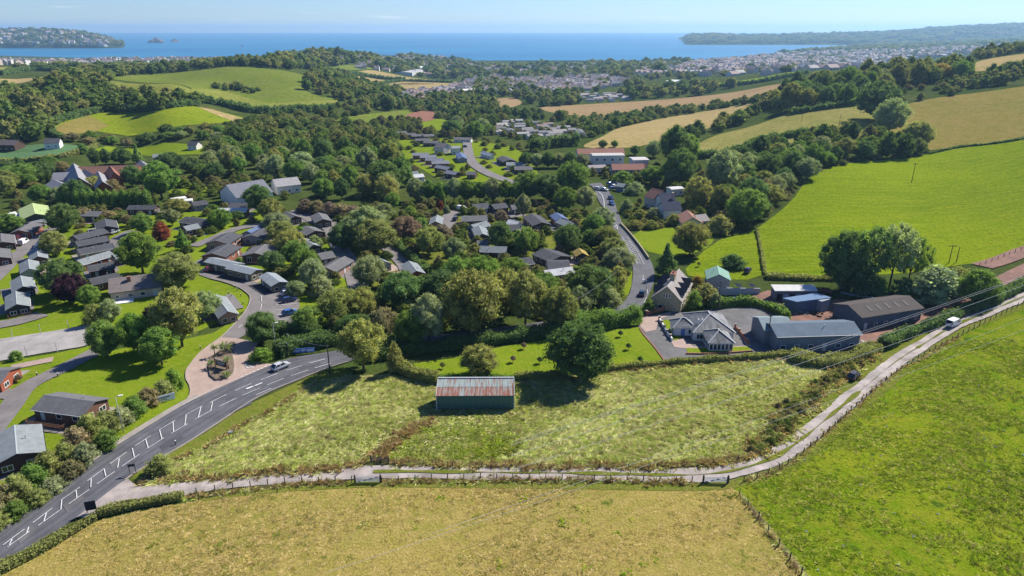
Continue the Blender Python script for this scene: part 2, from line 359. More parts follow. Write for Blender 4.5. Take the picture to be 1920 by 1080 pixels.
# ------------------------------------------------------------------ the ground sheet
DU, DV = 0.01, 0.0125
_u = np.arange(-150, 151) * DU; _v = math.log(22.0) + np.arange(0, 452) * DV
_UU, _VV = np.meshgrid(_u, _v); _GY = np.exp(_VV).ravel(); _GX = _UU.ravel() * _GY
_GZ = H(_GX, _GY)
_nu, _nv = len(_u), len(_v)
_i = (np.arange(_nv - 1)[:, None] * _nu + np.arange(_nu - 1)[None]).ravel()
ground = ob('ground', npmesh('ground', np.c_[_GX, _GY, _GZ], np.c_[_i, _i + 1, _i + _nu + 1, _i + _nu], [M['base']], smooth=True))
tag(ground, 'rolling grass and scrub ground of the valley', kind='structure')
_behind = npmesh('near_ground', [(-400, -300, -0.02), (400, -300, -0.02), (33.0, 22.0, -0.02), (-33.0, 22.0, -0.02)], [(0, 1, 2, 3)], [M['tan']])
tag(ob('near_ground', _behind), 'pasture below and behind the viewpoint', kind='structure')
def off(layer, y): return layer * (0.022 + 0.00022 * np.asarray(y))
def densify(poly):
    out = []
    n = len(poly)
    for i in range(n):
        a, b = np.array(poly[i]), np.array(poly[(i + 1) % n])
        L = np.hypot(*(b - a)); k = max(1, min(60, int(L / max(1.0, a[1] * 0.018))))
        for j in range(k): out.append(a + (b - a) * j / k)
    return np.array(out)
def sheet(poly, layer, lift=0.0):
    """a polygon in world metres draped on the ground -> (V, F)"""
    poly = densify(poly)
    x0, y0 = poly.min(0); x1, y1 = poly.max(0)
    k = (_GX > x0) & (_GX < x1) & (_GY > y0) & (_GY < y1)
    X, Y = _GX[k], _GY[k]; k = inside(poly, X, Y); X, Y = X[k], Y[k]
    if len(X):
        d2 = np.full(len(X), 1e9)
        for p in poly: d2 = np.minimum(d2, (X - p[0]) ** 2 + (Y - p[1]) ** 2)
        k = d2 > (Y * 0.004) ** 2; X, Y = X[k], Y[k]
    pts = [Vector((p[0], p[1])) for p in poly] + [Vector((a, b)) for a, b in zip(X, Y)]
    n = len(poly)
    vs, es, fs, *_ = mgeo.delaunay_2d_cdt(pts, [(i, (i + 1) % n) for i in range(n)], [], 1, 1e-4)
    V = np.array([(v.x, v.y) for v in vs])
    Z = H(V[:, 0], V[:, 1]) + off(layer, V[:, 1]) + lift
    F = [tuple(f) for f in fs]
    return np.c_[V, Z], F
PATCHES = {}
def patch(name, pix, mat, layer, label=None, curve=True, lift=0.0, kind='structure', cat=None):
    w = [P(*p) for p in pix]
    poly = smooth_line([(p.x, p.y) for p in w], True, step=max(1.0, w[0].y * 0.02)) if curve else np.array([(p.x, p.y) for p in w])
    V, F = sheet(poly, layer, lift)
    me = mesh(name, V, F, [M[mat]], smooth=True)
    o = ob(name, me); tag(o, label, cat=cat, kind=kind); PATCHES.setdefault(name, []).append((o, poly)); return o
def wline(pix, step=2.0):
    w = [P(*p) for p in pix]; return smooth_line([(p.x, p.y) for p in w], step=step)
def ribbon_mesh(name, line, width, mat, layer, lift=0.0, cols=3, shift=0.0):
    d = np.gradient(line, axis=0); d /= np.maximum(np.hypot(d[:, 0], d[:, 1])[:, None], 1e-9); nrm = np.c_[-d[:, 1], d[:, 0]]
    w = width if np.ndim(width) else np.full(len(line), width)
    rows = [line + nrm * ((t - 0.5) * np.asarray(w)[:, None] + shift) for t in np.linspace(0, 1, cols)]
    V = np.concatenate(rows); Z = H(V[:, 0], V[:, 1]) + off(layer, V[:, 1]) + lift
    n = len(line); i = np.concatenate([np.arange(n - 1) + r * n for r in range(cols - 1)])
    F = np.c_[i + 1, i, i + n, i + n + 1][:, ::-1]
    return npmesh(name, np.c_[V, Z], F, [M[mat]], smooth=True)
def ribbon(name, pix, width, mat, layer, label=None, lift=0.0, step=2.0, shift=0.0, cols=3):
    line = wline(pix, step); o = ob(name, ribbon_mesh(name, line, width, mat, layer, lift, cols, shift)); tag(o, label, kind='structure'); o['label'] = label or name
    LINES.append((line, width)); return o, line
LINES = []
# fields -------------------------------------------------------------
patch('field', [(-60, 1110), (60, 1050), (180, 978), (300, 952), (450, 927), (600, 914), (700, 909), (1000, 906), (1365, 910), (1392, 928), (1450, 995), (1530, 1100), (1580, 1300), (1580, 1900), (-60, 1900)], 'tan', 1, 'dry tan grazed pasture filling the bottom of the view', False)
patch('field', [(1366, 910), (1420, 901), (1470, 881), (1530, 839), (1600, 771), (1660, 716), (1720, 672), (1800, 630), (1920, 573), (2100, 490), (2500, 430), (2600, 1900), (1580, 1900), (1580, 1300), (1530, 1100), (1450, 995), (1392, 928)], 'green', 1, 'green grazed pasture at the lower right below the lane', False)
patch('meadow', [(282, 905), (300, 882), (380, 845), (440, 810), (520, 765), (600, 715), (650, 705), (720, 702), (780, 712), (820, 718), (960, 715), (1050, 708), (1150, 697), (1250, 688), (1400, 674), (1480, 674), (1560, 680), (1610, 672), (1650, 655), (1600, 705), (1540, 745), (1480, 800), (1440, 840), (1415, 858), (1300, 872), (1100, 877), (740, 873), (690, 872), (640, 880), (520, 890), (400, 900)], 'meadow', 1, 'overgrown rough grass meadow around the rusty-roofed barn', False)
patch('verge', [(243, 904), (252, 890), (296, 861), (385, 813), (459, 762), (520, 735), (587, 703), (640, 690), (665, 700), (600, 718), (440, 812), (300, 884), (275, 905), (262, 916)], 'verge', 2, 'mown green verge between the main road and the meadow', False)
patch('field', [(1418, 430), (1445, 410), (1470, 390), (1490, 370), (1510, 340), (1540, 318), (1600, 305), (1740, 290), (1800, 277), (1920, 261), (2300, 195), (2500, 300), (2300, 400), (1920, 470), (1850, 490), (1780, 500), (1700, 512), (1600, 517), (1500, 520), (1432, 516)], 'lush', 1, 'bright yellow-green hillside field on the right', False)
patch('field', [(1745, 282), (1680, 268), (1640, 250), (1660, 212), (1700, 196), (1760, 183), (1850, 172), (1920, 162), (2300, 115), (2400, 190), (1920, 256), (1800, 272)], 'olive', 1, 'olive brown pasture above the bright green field')
patch('field', [(1295, 294), (1310, 270), (1350, 252), (1420, 234), (1480, 213), (1560, 200), (1640, 192), (1660, 212), (1650, 240), (1605, 258), (1520, 262), (1440, 280), (1380, 298)], 'fpale', 1, 'pale yellow sloping field with two utility poles')
patch('field', [(1825, 134), (1836, 115), (1920, 101), (2200, 75), (2300, 95), (1920, 124)], 'straw', 1, 'straw field on the skyline at the right edge')
patch('field', [(1010, 203), (1060, 198), (1150, 193), (1280, 184), (1400, 169), (1460, 158), (1480, 165), (1400, 186), (1250, 206), (1130, 222), (1060, 216)], 'stubble', 1, 'long brown stubble field in the middle distance')
patch('field', [(1095, 276), (1130, 256), (1170, 238), (1260, 219), (1390, 197), (1440, 200), (1400, 218), (1330, 240), (1250, 262), (1180, 277)], 'straw', 1, 'straw coloured field behind the red-roofed school buildings')
patch('field', [(1330, 158), (1420, 147), (1500, 134), (1512, 138), (1430, 153), (1345, 163)], 'lush', 1, 'thin bright green field below the wooded ridge')
patch('field', [(1195, 166), (1290, 159), (1275, 168), (1205, 173)], 'fhill', 1, 'small green field beside the far town')
patch('field', [(918, 186), (960, 183), (978, 195), (930, 204)], 'stubble', 1, 'small brown field in front of the far town')
patch('field', [(205, 146), (300, 139), (400, 128), (470, 127), (540, 134), (580, 147), (572, 170), (600, 181), (632, 186), (620, 205), (520, 208), (420, 195), (370, 185), (360, 166), (280, 156)], 'fhill', 1, 'green field covering the rounded hill left of centre')
patch('field', [(208, 152), (280, 158), (360, 169), (372, 187), (330, 187), (250, 180), (212, 166)], 'fhill2', 1, 'lower left shoulder of the rounded hill field')
patch('field', [(362, 166), (420, 172), (500, 193), (600, 190), (632, 188), (618, 205), (520, 208), (420, 195), (372, 186)], 'fhill2', 2, 'paler lower slope of the rounded hill field')
patch('field', [(95, 237), (120, 223), (200, 211), (300, 207), (360, 199), (400, 206), (470, 226), (400, 232), (300, 245), (180, 246), (120, 258), (100, 250)], 'green', 1, 'bright strip field below the wooded hill on the left')
patch('field', [(98, 240), (165, 216), (205, 236), (180, 247), (120, 257)], 'olive', 2, 'brown corner of the strip field below the wood', False)
patch('field', [(372, 201), (400, 206), (470, 226), (440, 229), (400, 214)], 'straw', 2, 'straw strip at the end of the field below the wood', False)
patch('field', [(660, 139), (700, 132), (760, 144), (850, 153), (840, 158), (700, 156)], 'straw', 1, 'pale straw field left of the far town')
patch('field', [(720, 162), (760, 154), (845, 159), (830, 163), (770, 175), (735, 171)], 'straw', 1, 'small straw field below the pale straw field')
patch('field', [(-60, 129), (0, 126), (60, 129), (0, 139), (-60, 141)], 'fpale', 1, 'pale pasture at the far left edge')
patch('field', [(-60, 151), (0, 148), (85, 144), (60, 151), (0, 159), (-60, 161)], 'straw', 1, 'straw field at the left edge above the wood')
patch('field', [(-60, 277), (0, 278), (148, 274), (146, 285), (100, 295), (0, 303), (-60, 303)], 'crop', 1, 'blue-green crop field at the left edge')
patch('field', [(150, 290), (200, 274), (300, 268), (400, 278), (395, 290), (300, 294), (260, 291)], 'lawn', 1, 'green paddock behind the red-roofed hall', False)
patch('field', [(500, 124), (640, 123), (700, 129), (600, 131)], 'fhill', 1, 'narrow green field under the wooded knoll')
patch('field', [(612, 229), (690, 214), (765, 207), (780, 215), (700, 230), (640, 239)], 'fhill', 1, 'light green field beside the red building site')
patch('field', [(785, 229), (825, 223), (860, 236), (830, 246), (800, 244)], 'lawn', 1, 'bright green paddock below the red building site')
patch('building_site', [(762, 216), (800, 208), (828, 217), (800, 228), (770, 227)], 'bare', 2, 'bare red earth of the building site')
patch('field', [(1435, 118), (1490, 112), (1502, 117), (1450, 122)], 'fhill', 1, 'tiny green field far off beside the white houses')
patch('lawn', [(318, 352), (340, 341), (390, 348), (402, 360), (350, 369), (320, 366)], 'lawn', 1, 'small lawn between trees and the blue-roofed hall')
# lodge park lawns and yards -------------------------------------------
patch('lawn', [(-80, 520), (0, 455), (100, 415), (250, 400), (480, 395), (560, 400), (640, 470), (690, 520), (660, 600), (560, 625), (470, 640), (465, 580), (330, 640), (200, 610), (0, 636), (-80, 640)], 'lawn', 1, 'lawns among the left-hand lodges', False)
patch('lawn', [(30, 760), (60, 730), (115, 697), (180, 663), (250, 650), (330, 640), (400, 625), (455, 590), (462, 575), (480, 610), (412, 634), (372, 664), (350, 692), (350, 710), (356, 726), (356, 742), (340, 761), (258, 812), (166, 872), (89, 930), (0, 998), (-90, 1050), (-90, 900), (0, 800), (20, 775)], 'lawn', 2, 'sloping lawn with trees left of the park entrance', False)
patch('lawn', [(-90, 700), (0, 680), (100, 664), (190, 645), (181, 658), (112, 693), (50, 725), (25, 740), (-90, 740)], 'lawn', 2, 'lawn below the fenced court', False)
patch('lawn', [(-90, 745), (0, 741), (20, 743), (25, 752), (10, 770), (-90, 800)], 'lawn', 2, 'lawn corner by the park path junction', False)
patch('ground_cover', [(640, 470), (700, 430), (820, 395), (960, 385), (1100, 400), (1150, 470), (1160, 540), (1000, 560), (700, 540)], 'verge', 1, 'grass among the central lodges', False)
patch('lawn', [(745, 262), (800, 255), (880, 262), (960, 275), (1000, 300), (1010, 330), (980, 346), (900, 342), (820, 335), (760, 300)], 'lawn', 1, 'lawns around the upper lodge rows', False)
patch('lawn', [(775, 682), (850, 672), (920, 655), (1000, 640), (1100, 628), (1150, 618), (1197, 614), (1225, 650), (1245, 677), (1235, 684), (1150, 692), (1050, 702), (960, 709), (820, 708), (780, 697)], 'lawn', 2, 'bright mown lawn in front of the slate-roofed bungalow', False)
patch('lawn', [(1162, 562), (1170, 535), (1178, 512), (1186, 508), (1184, 535), (1178, 552)], 'lawn', 1, 'grass strip on the left of the road by the stone house', False)
patch('lawn', [(1285, 505), (1320, 470), (1350, 450), (1417, 431), (1432, 515), (1400, 525), (1340, 524), (1290, 517)], 'lush', 1, 'striped garden lawn beside the bright green field', False)
patch('lawn', [(1187, 441), (1200, 433), (1280, 425), (1335, 440), (1325, 465), (1260, 482), (1215, 472)], 'lawn', 1, 'garden lawn beside the road below the slate-roofed house')
patch('yard', [(1197, 614), (1200, 597), (1257, 585), (1300, 588), (1345, 578), (1420, 577), (1450, 590), (1600, 620), (1625, 650), (1560, 662), (1400, 674), (1246, 680), (1225, 652), (1206, 627)], 'yard', 3, 'grey tarmac yard around the bungalow', False)
patch('lawn', [(1240, 602), (1280, 597), (1286, 628), (1268, 640), (1258, 637), (1250, 622)], 'lawn', 4, 'small lawn left of the bungalow', False)
patch('lawn', [(1286, 654), (1400, 651), (1411, 658), (1350, 663), (1290, 664)], 'lawn', 4, 'lawn strip below the bungalow', False)
patch('driveway', [(1199, 612), (1202, 598), (1256, 587), (1258, 592), (1235, 600), (1230, 620), (1210, 624)], 'apron', 4, 'pink paved driveway mouth of the bungalow', False)
patch('patio', [(1258, 641), (1282, 636), (1300, 651), (1400, 650), (1385, 625), (1405, 640), (1408, 651), (1290, 655), (1264, 652)], 'apron', 4, 'pink patio around the bungalow', False)
patch('farmyard', [(1440, 600), (1470, 590), (1530, 572), (1570, 562), (1700, 572), (1720, 590), (1650, 640), (1612, 650), (1600, 622)], 'redtrack', 4, 'red earth farmyard between the sheds', False)
patch('farmyard', [(1400, 560), (1440, 545), (1480, 550), (1530, 560), (1470, 590), (1440, 590)], 'redtrack', 3, 'red earth yard behind the blue sheds', False)
# roads ------------------------------------------------------------------
def strip(name, pairs, mat, layer, label, lift=0.0, step=2.0):
    A = wline([p[0] for p in pairs], 1e9); B = wline([p[1] for p in pairs], 1e9)
    C = np.concatenate([A, B], 1)
    n = 10; out = []
    for i in range(len(C) - 1):
        p0, p1, p2, p3 = C[max(i - 1, 0)], C[i], C[i + 1], C[min(i + 2, len(C) - 1)]
        for j in range(n):
            t = j / n; out.append(0.5 * (2 * p1 + (p2 - p0) * t + (2 * p0 - 5 * p1 + 4 * p2 - p3) * t * t + (3 * p1 - p0 - 3 * p2 + p3) * t ** 3))
    out.append(C[-1]); C = np.array(out); a, b = C[:, :2], C[:, 2:]
    rows = [a + (b - a) * t for t in np.linspace(0, 1, 5)]
    V = np.concatenate(rows); Z = H(V[:, 0], V[:, 1]) + off(layer, V[:, 1]) + lift
    n = len(a); i = np.concatenate([np.arange(n - 1) + r * n for r in range(4)])
    me = npmesh(name, np.c_[V, Z], np.c_[i, i + n, i + n + 1, i + 1], [M[mat]], smooth=True)
    o = ob(name, me); tag(o, label, kind='structure'); LINES.append(((a + b) / 2, np.hypot(*(a - b).T).mean())); return o, a, b
road, R_A, R_B = strip('road', [((-120, 1085), (-100, 1135)), ((0, 1000), (0, 1066)), ((89, 932), (80, 1015)), ((166, 873), (166, 955)), ((258, 813), (252, 889)), ((341, 763), (340, 838)), ((400, 733), (400, 800)), ((470, 700), (480, 748)), ((537, 675), (555, 715)), ((630, 659), (625, 688)), ((700, 646), (700, 668)), ((800, 632), (800, 652)), ((900, 620), (900, 638)), ((1000, 607), (1000, 624)), ((1090, 595), (1100, 612)), ((1140, 584), (1175, 603)), ((1166, 571), (1203, 577)), ((1180, 552), (1217, 552)), ((1186, 525), (1227, 525)), ((1186, 500), (1224, 500)), ((1177, 475), (1211, 475)), ((1163, 450), (1191, 450)), ((1148, 425), (1170, 425)), ((1138, 400), (1159, 400)), ((1124, 380), (1152, 380)), ((1116, 362), (1143, 362)), ((1111, 352), (1135, 352)), ((1103, 346), (1126, 344))], 'road', 4, 'grey asphalt main road sweeping through the valley')
patch('junction', [(143, 972), (166, 954), (205, 923), (240, 899), (250, 908), (262, 917), (300, 921), (335, 915), (338, 926), (300, 936), (245, 950), (190, 967)], 'lane', 5, 'pale concrete junction where the lane meets the road')
patch('entrance_apron', [(342, 762), (356, 742), (356, 725), (349, 711), (350, 695), (357, 685), (372, 666), (390, 651), (414, 634), (444, 636), (485, 644), (476, 659), (473, 671), (482, 681), (512, 685), (452, 711), (400, 734)], 'apron', 5, 'pink paved entrance to the lodge park', False)
patch('park_road', [(414, 634), (432, 617), (448, 600), (460, 585), (467, 572), (469, 558), (461, 549), (447, 540), (420, 530), (395, 524), (372, 516), (385, 507), (420, 512), (470, 528), (500, 535), (520, 538), (558, 546), (562, 575), (556, 602), (540, 612), (510, 602), (497, 601), (490, 612), (470, 624), (446, 637)], 'drive', 4, 'grey park road and car park inside the entrance', False)
for q, lb in (([(380, 511), (405, 518), (428, 512), (408, 505)], 'under the green caravan pair'), ([(405, 521), (449, 531), (469, 526), (428, 514)], 'in front of the green caravan'), ([(465, 537), (491, 554), (522, 546), (492, 532)], 'in front of the short green caravan')):
    patch('parking_bay', q, 'newtar', 5, 'fresh black tarmac parking bay ' + lb, False)
for pix, w, lb in (
    ([(112, 424), (100, 430), (75, 447), (50, 467), (25, 486), (5, 508), (-30, 540)], 5.5, 'park road past the red lodge at the left edge'),
    ([(250, 434), (226, 445), (217, 458), (232, 474)], 5.0, 'short park road beside the lodge row'),
    ([(540, 414), (500, 421), (445, 430), (405, 447), (362, 463)], 5.0, 'park road curving past the grey lodges'),
    ([(556, 395), (590, 415), (620, 430), (631, 455), (655, 492), (666, 520), (674, 548)], 6.0, 'park road under the central trees'),
    ([(712, 452), (738, 476), (760, 500), (768, 522)], 5.0, 'short park road beside a clipped hedge'),
    ([(876, 268), (877, 280), (882, 300), (896, 315), (917, 327), (946, 338), (990, 350)], 6.5, 'park road winding down from the upper lodges'),
    ([(848, 430), (841, 413), (851, 399), (880, 398), (930, 402), (965, 410)], 6.0, 'park road among the central lodges'),
    ([(196, 652), (181, 660), (112, 695), (50, 727), (20, 765), (-20, 815)], 4.6, 'grey path crossing the left lawn'),
    ([(-60, 745), (0, 739), (28, 741)], 4.0, 'side path joining from the left edge'),
    ([(-40, 615), (30, 605), (80, 590)], 6.0, 'park road end below the row of cabins'),
    ([(450, 580), (430, 556), (422, 556)], 2.2, 'little path to the grey-roofed cabin'),
    ([(20, 691), (100, 675)], 3.0, 'pink path below the fenced court')):
    ribbon('park_path', pix, w, 'drive' if 'pink' not in lb else 'apron', 5, lb, step=2.5)
patch('court', [(-60, 645), (0, 637), (100, 622), (185, 607), (205, 612), (196, 640), (150, 652), (100, 660), (0, 678), (-60, 692)], 'court', 4, 'pale fenced tarmac court at the left edge', False)
LANE_PIX = [(225, 930), (300, 924), (380, 913), (450, 904), (560, 894), (700, 887), (800, 887), (900, 888), (1100, 890), (1250, 893), (1330, 891), (1390, 881), (1450, 860), (1500, 828), (1560, 779), (1620, 729), (1680, 680), (1735, 645), (1790, 612), (1850, 588), (1920, 558), (2050, 508), (2200, 455)]
ribbon('lane_verge', LANE_PIX[2:], 8.0, 'verge', 2, 'grass verges along the farm lane')
LANE = wline(LANE_PIX, 1.0); _k = np.arange(len(LANE)); LANE_W = 3.7 + 0.35 * np.sin(_k * 0.31) * np.sin(_k * 0.083) + rng.normal(0, 0.16, len(LANE))
tag(ob('lane', ribbon_mesh('lane', LANE, LANE_W, 'lane', 6, cols=5)), 'pale rutted farm lane crossing the foreground', kind='structure'); LINES.append((LANE, 4.0))
_ls = LANE[int(len(LANE) * 0.13):]
def crown_strip():
    w = 0.55 + 0.35 * np.sin(np.arange(len(_ls)) * 0.21) + 0.3 * np.sin(np.arange(len(_ls)) * 0.57 + 1)
    w = np.clip(w, 0.12, 1.3); k = np.arange(len(_ls)) / len(_ls)
    w[(k > 0.40) & (k < 0.52)] *= 0.2
    return ob('lane_grass', ribbon_mesh('lane_grass', _ls, w, 'verge', 8))
tag(crown_strip(), 'grass strip growing between the lane wheel tracks', kind='structure')
ribbon('track', [(1612, 640), (1680, 612), (1750, 586), (1800, 566), (1850, 542), (1920, 506), (2010, 466), (2100, 430)], 5.0, 'redtrack', 5, 'red earth track climbing from the farmyard')
ribbon('track', [(1840, 500), (1880, 488), (1920, 472), (2000, 445)], 7.0, 'redtrack', 4, 'scraped red earth bank by the field edge')
# pavement and kerb along the far side of the main road
def offset_line(a, b, d):
    t = (a - b); t /= np.hypot(t[:, 0], t[:, 1])[:, None]; return a + t * d
_pv = ribbon_mesh('pavement', offset_line(R_A, R_B, 0.85)[:56], 1.5, 'pave', 5, 0.08)
tag(ob('pavement', _pv), 'narrow pavement along the far side of the road', kind='structure')
def kerb(line, name, label, hgt=0.12, w=0.18):
    V, F = [], []
    d = np.gradient(line, axis=0); d /= np.hypot(d[:, 0], d[:, 1])[:, None]; nr = np.c_[-d[:, 1], d[:, 0]]
    a = line - nr * w / 2; b = line + nr * w / 2
    za = H(a[:, 0], a[:, 1]) + off(4, a[:, 1]); zb = H(b[:, 0], b[:, 1]) + off(4, b[:, 1]); n = len(line)
    V = np.concatenate([np.c_[a, za - 0.1], np.c_[a, za + hgt], np.c_[b, zb + hgt], np.c_[b, zb - 0.1]])
    i = np.arange(n - 1); F = np.concatenate([np.c_[i + k * n, i + k * n + 1, i + (k + 1) * n + 1, i + (k + 1) * n] for k in range(3)])
    tag(ob(name, npmesh(name, V, F, [M['kerb']])), label, kind='structure')
kerb(offset_line(R_A, R_B, 0.05)[:56], 'kerb', 'kerb on the far side of the main road')
kerb(offset_line(R_B, R_A, 0.05)[38:95], 'kerb', 'kerb on the near side of the main road')
kerb(wline([(342, 762), (356, 742), (356, 725), (349, 711), (350, 695), (357, 685), (372, 666), (390, 651), (414, 634), (432, 617), (448, 600), (460, 585), (467, 572), (469, 558), (461, 549), (447, 540), (420, 530), (395, 524)], 1.0), 'kerb', 'pale kerb along the park entrance road')
# road paint -------------------------------------------------------------
PAINT = MB()
def paint_seg(p, q, w, layer=7):
    a, b = P(*p), P(*q); n = max(1, int((b - a).length / 2.5)); d = Vector((b.x - a.x, b.y - a.y, 0)).normalized(); s = Vector((-d.y, d.x, 0)) * w / 2
    pts = []
    for i in range(n + 1):
        c = a.lerp(b, i / n)
        for sg in (1, -1):
            v = c + s * sg; pts.append((v.x, v.y, h1(v.x, v.y) + float(off(layer, v.y))))
    return pts, [(2 * i, 2 * i + 1, 2 * i + 3, 2 * i + 2) for i in range(n)]
def paint(segs, w, f, name='road_marking', per=True):
    for s in segs:
        p = f(*s[:2]); q = f(*s[2:])
        v, fc = paint_seg(p, q, w)
        o = ob(name, mesh(name, v, fc, [M['paint']]), road)
c5 = lambda x, y: (x / 3.375, 760 + y / 3.375)
cA = lambda x, y: (x / 4, 500 + y / 4)
cB = lambda x, y: (480 + x / 4, 500 + y / 4)
cC = lambda x, y: (340 + x / 8, 630 + y / 8)
idn = lambda x, y: (x, y)
paint([(22, 893, 158, 792), (210, 752, 337, 657), (390, 608, 508, 527), (555, 487, 662, 409), (700, 378, 803, 304), (857, 265, 955, 201), (1010, 164, 1110, 104), (1175, 70, 1275, 15),
       (50, 906, 190, 806), (245, 770, 385, 670), (438, 633, 567, 541), (615, 507, 728, 428), (773, 395, 885, 319), (930, 285, 1040, 214), (1085, 187, 1190, 125), (1235, 98, 1340, 40)], 0.12, c5)
paint([(62, 892, 80, 856), (172, 818, 185, 778), (280, 745, 297, 688), (388, 668, 394, 606), (490, 594, 484, 545), (577, 527, 580, 473), (672, 458, 662, 411), (747, 403, 757, 345), (853, 338, 840, 280), (940, 278, 924, 222), (1027, 221, 1012, 165), (1100, 176, 1097, 112), (1172, 133, 1180, 70), (1257, 86, 1273, 20), (1335, 43, 1345, -2)], 0.14, c5)
paint([(430, 1020, 680, 898), (460, 1080, 472, 1005), (570, 1078, 825, 955), (810, 840, 1050, 735), (920, 912, 1190, 797), (1050, 790, 1220, 725), (1195, 678, 1445, 583), (1285, 757, 1540, 655), (1570, 540, 1810, 463), (1648, 617, 1905, 530), (1120, 905, 1355, 805), (290, 1080, 320, 1068)], 0.13, cC)
paint([(1110, 765, 1215, 722)], 0.35, cC); paint([(975, 815, 1075, 775), (1000, 800, 1040, 795)], 0.5, cC)
paint([(x, 635 - (x - 900) * 0.42, x + 40, 635 - (x - 860) * 0.42) for x in range(900, 1360, 58)], 0.28, cC)
paint([(1000, 505, 1085, 490), (1085, 490, 955, 440), (955, 440, 1000, 505)], 0.16, cC)
paint([(402, 733, 520, 702), (442, 770, 562, 735)], 0.17, cB)
paint([(20, 1056, 400, 850), (400, 850, 900, 640)], 0.12, cC)
# centre line and hatching further up the road
paint([(1206, 572, 1212, 560), (1213, 553, 1214, 545), (1205, 528, 1206, 518), (1196, 498, 1183, 475), (1183, 475, 1166, 447), (1208, 498, 1196, 475), (1196, 475, 1176, 447)], 0.1, idn)
paint([(1169 + k * 2.35, 452 + k * 4.1, 1183 + k * 2.1, 457 + k * 4.0) for k in range(11)], 0.16, idn)
paint([(1123, 362, 1129, 368), (1129, 368, 1132, 378), (1132, 378, 1133, 392)], 0.25, idn)
paint([(1152, 428, 1158, 432), (1158, 432, 1156, 424), (1156, 424, 1152, 428)], 0.2, idn)
for k in range(7):                                            # car park bay lines
    y = 556 + k * 9.2
    v, fc = paint_seg((518 + k * 0.4, y), (556 + k * 0.2, y - 2.5), 0.12); ob('road_marking', mesh('road_marking', v, fc, [M['paint']]), road)
for s in ((490, 556, 491, 568), (491, 572, 489, 583), (447, 617, 457, 610)):
    v, fc = paint_seg(s[:2], s[2:], 0.15); ob('road_marking', mesh('road_marking', v, fc, [M['paint']]), road)
M['tyre'] = asphalt('tyre polished asphalt', (0.080, 0.081, 0.090), 0.2)
for fr in (0.12, 0.27, 0.72, 0.87):
    _c2 = (R_A + (R_B - R_A) * fr)[:140]; _k = np.arange(len(_c2)); ob('wheel_track', ribbon_mesh('wheel_track', _c2, 0.55 + 0.12 * np.sin(_k * 0.4 + fr * 9) + rng.normal(0, 0.05, len(_c2)), 'tyre', 4.6), road)
_dr = [P(*cC(660, 965)), P(*cC(770, 915)), P(*cC(795, 930)), P(*cC(685, 980))]
ob('drain_cover', mesh('drain_cover', [(p.x, p.y, p.z + 0.23) for p in _dr], [(0, 1, 2, 3)], [M['tyre']]), road)
for q, m_ in (([(118, 950), (150, 925), (158, 936), (126, 962)], 'yard'), ([(300, 838), (338, 812), (344, 822), (306, 848)], 'newtar_worn'), ([(30, 1010), (60, 985), (68, 996), (38, 1022)], 'yard'), ([(430, 770), (470, 752), (474, 758), (434, 777)], 'newtar_worn'), ([(205, 872), (240, 848), (245, 853), (210, 878)], 'yard'), ([(560, 690), (600, 680), (602, 684), (563, 695)], 'newtar_worn')):
    if m_ not in M: M[m_] = asphalt('worn dark tarmac patch', (0.070, 0.071, 0.080), 0.2)
    w_ = np.array([(p.x, p.y) for p in (P(*a) for a in q)]); V_, F_ = sheet(w_, 5); ob('tarmac_patch', mesh('tarmac_patch', V_, F_, [M[m_]]), road)
# sea ---------------------------------------------------------------------
ns = N('sea water')
f = ns.noise(0.02, 4, 0.7, stretch=(1, 0.35, 1)); f2 = ns.noise(0.0016, 4, 0.6, stretch=(0.4, 1, 1))
ns.col(ns.mix(ns.ramp(f2, [(0.35, 0.0), (0.65, 1.0)]), (0.006, 0.105, 0.22), (0.014, 0.165, 0.285))).set(Roughness=0.35); ns.b.inputs['Specular IOR Level'].default_value = 0.12
ns.bump(f, 0.5, 2.0); M['sea'] = ns.mat
tag(ob('sea', npmesh('sea', [(-30000, 2900, SEA_Z), (30000, 2900, SEA_Z), (30000, 23000, SEA_Z), (-30000, 23000, SEA_Z)], [(0, 1, 2, 3)], [M['sea']])), 'blue sea stretching to the horizon', kind='structure')
def far_hill(name, tops, Yf, Yr, Yb, mat, label):
    """a headland: a ridge whose outline rises to the given photograph rows at distance Yr"""
    xs = np.linspace(tops[0][0], tops[-1][0], 120); ty = np.interp(xs, [t[0] for t in tops], [t[1] for t in tops])
    V = []; nj = 16
    for i, (px, py) in enumerate(zip(xs, ty)):
        dx, dy, dz = ray(px, py); zr = CAM_Z + dz / dy * Yr
        for j in range(nj):
            t = j / (nj - 1); Y = Yf + (Yb - Yf) * t; s = (Y - Yf) / (Yr - Yf) if Y < Yr else (Yb - Y) / (Yb - Yr)
            s = max(0, min(1, s)); prof = math.sin(s * math.pi / 2) ** 0.75
            z = SEA_Z - 6 + (zr - SEA_Z + 6) * prof
            z += (math.sin(px * 0.11 + Y * 0.004) * 3 + math.sin(px * 0.31 - Y * 0.009) * 2.5) * prof * (0 if j == nj // 2 else 1)
            V.append((dx / dy * Yr + (px - 960) / FPX * (Y - Yr) * 0.9, Y, z))
    i = (np.arange(119)[:, None] * nj + np.arange(nj - 1)[None]).ravel()
    o = ob(name, npmesh(name, np.array(V), np.c_[i, i + nj, i + nj + 1, i + 1], [M[mat]], smooth=True)); tag(o, label, kind='structure'); return o, np.array(V).reshape(120, nj, 3)
_, HEAD_L = far_hill('headland', [(-300, 62), (0, 59), (60, 58), (100, 59), (150, 63), (185, 70), (205, 75), (222, 80), (236, 86)], 4700, 5500, 6400, 'wood_far', 'wooded headland with white houses on the left across the bay')
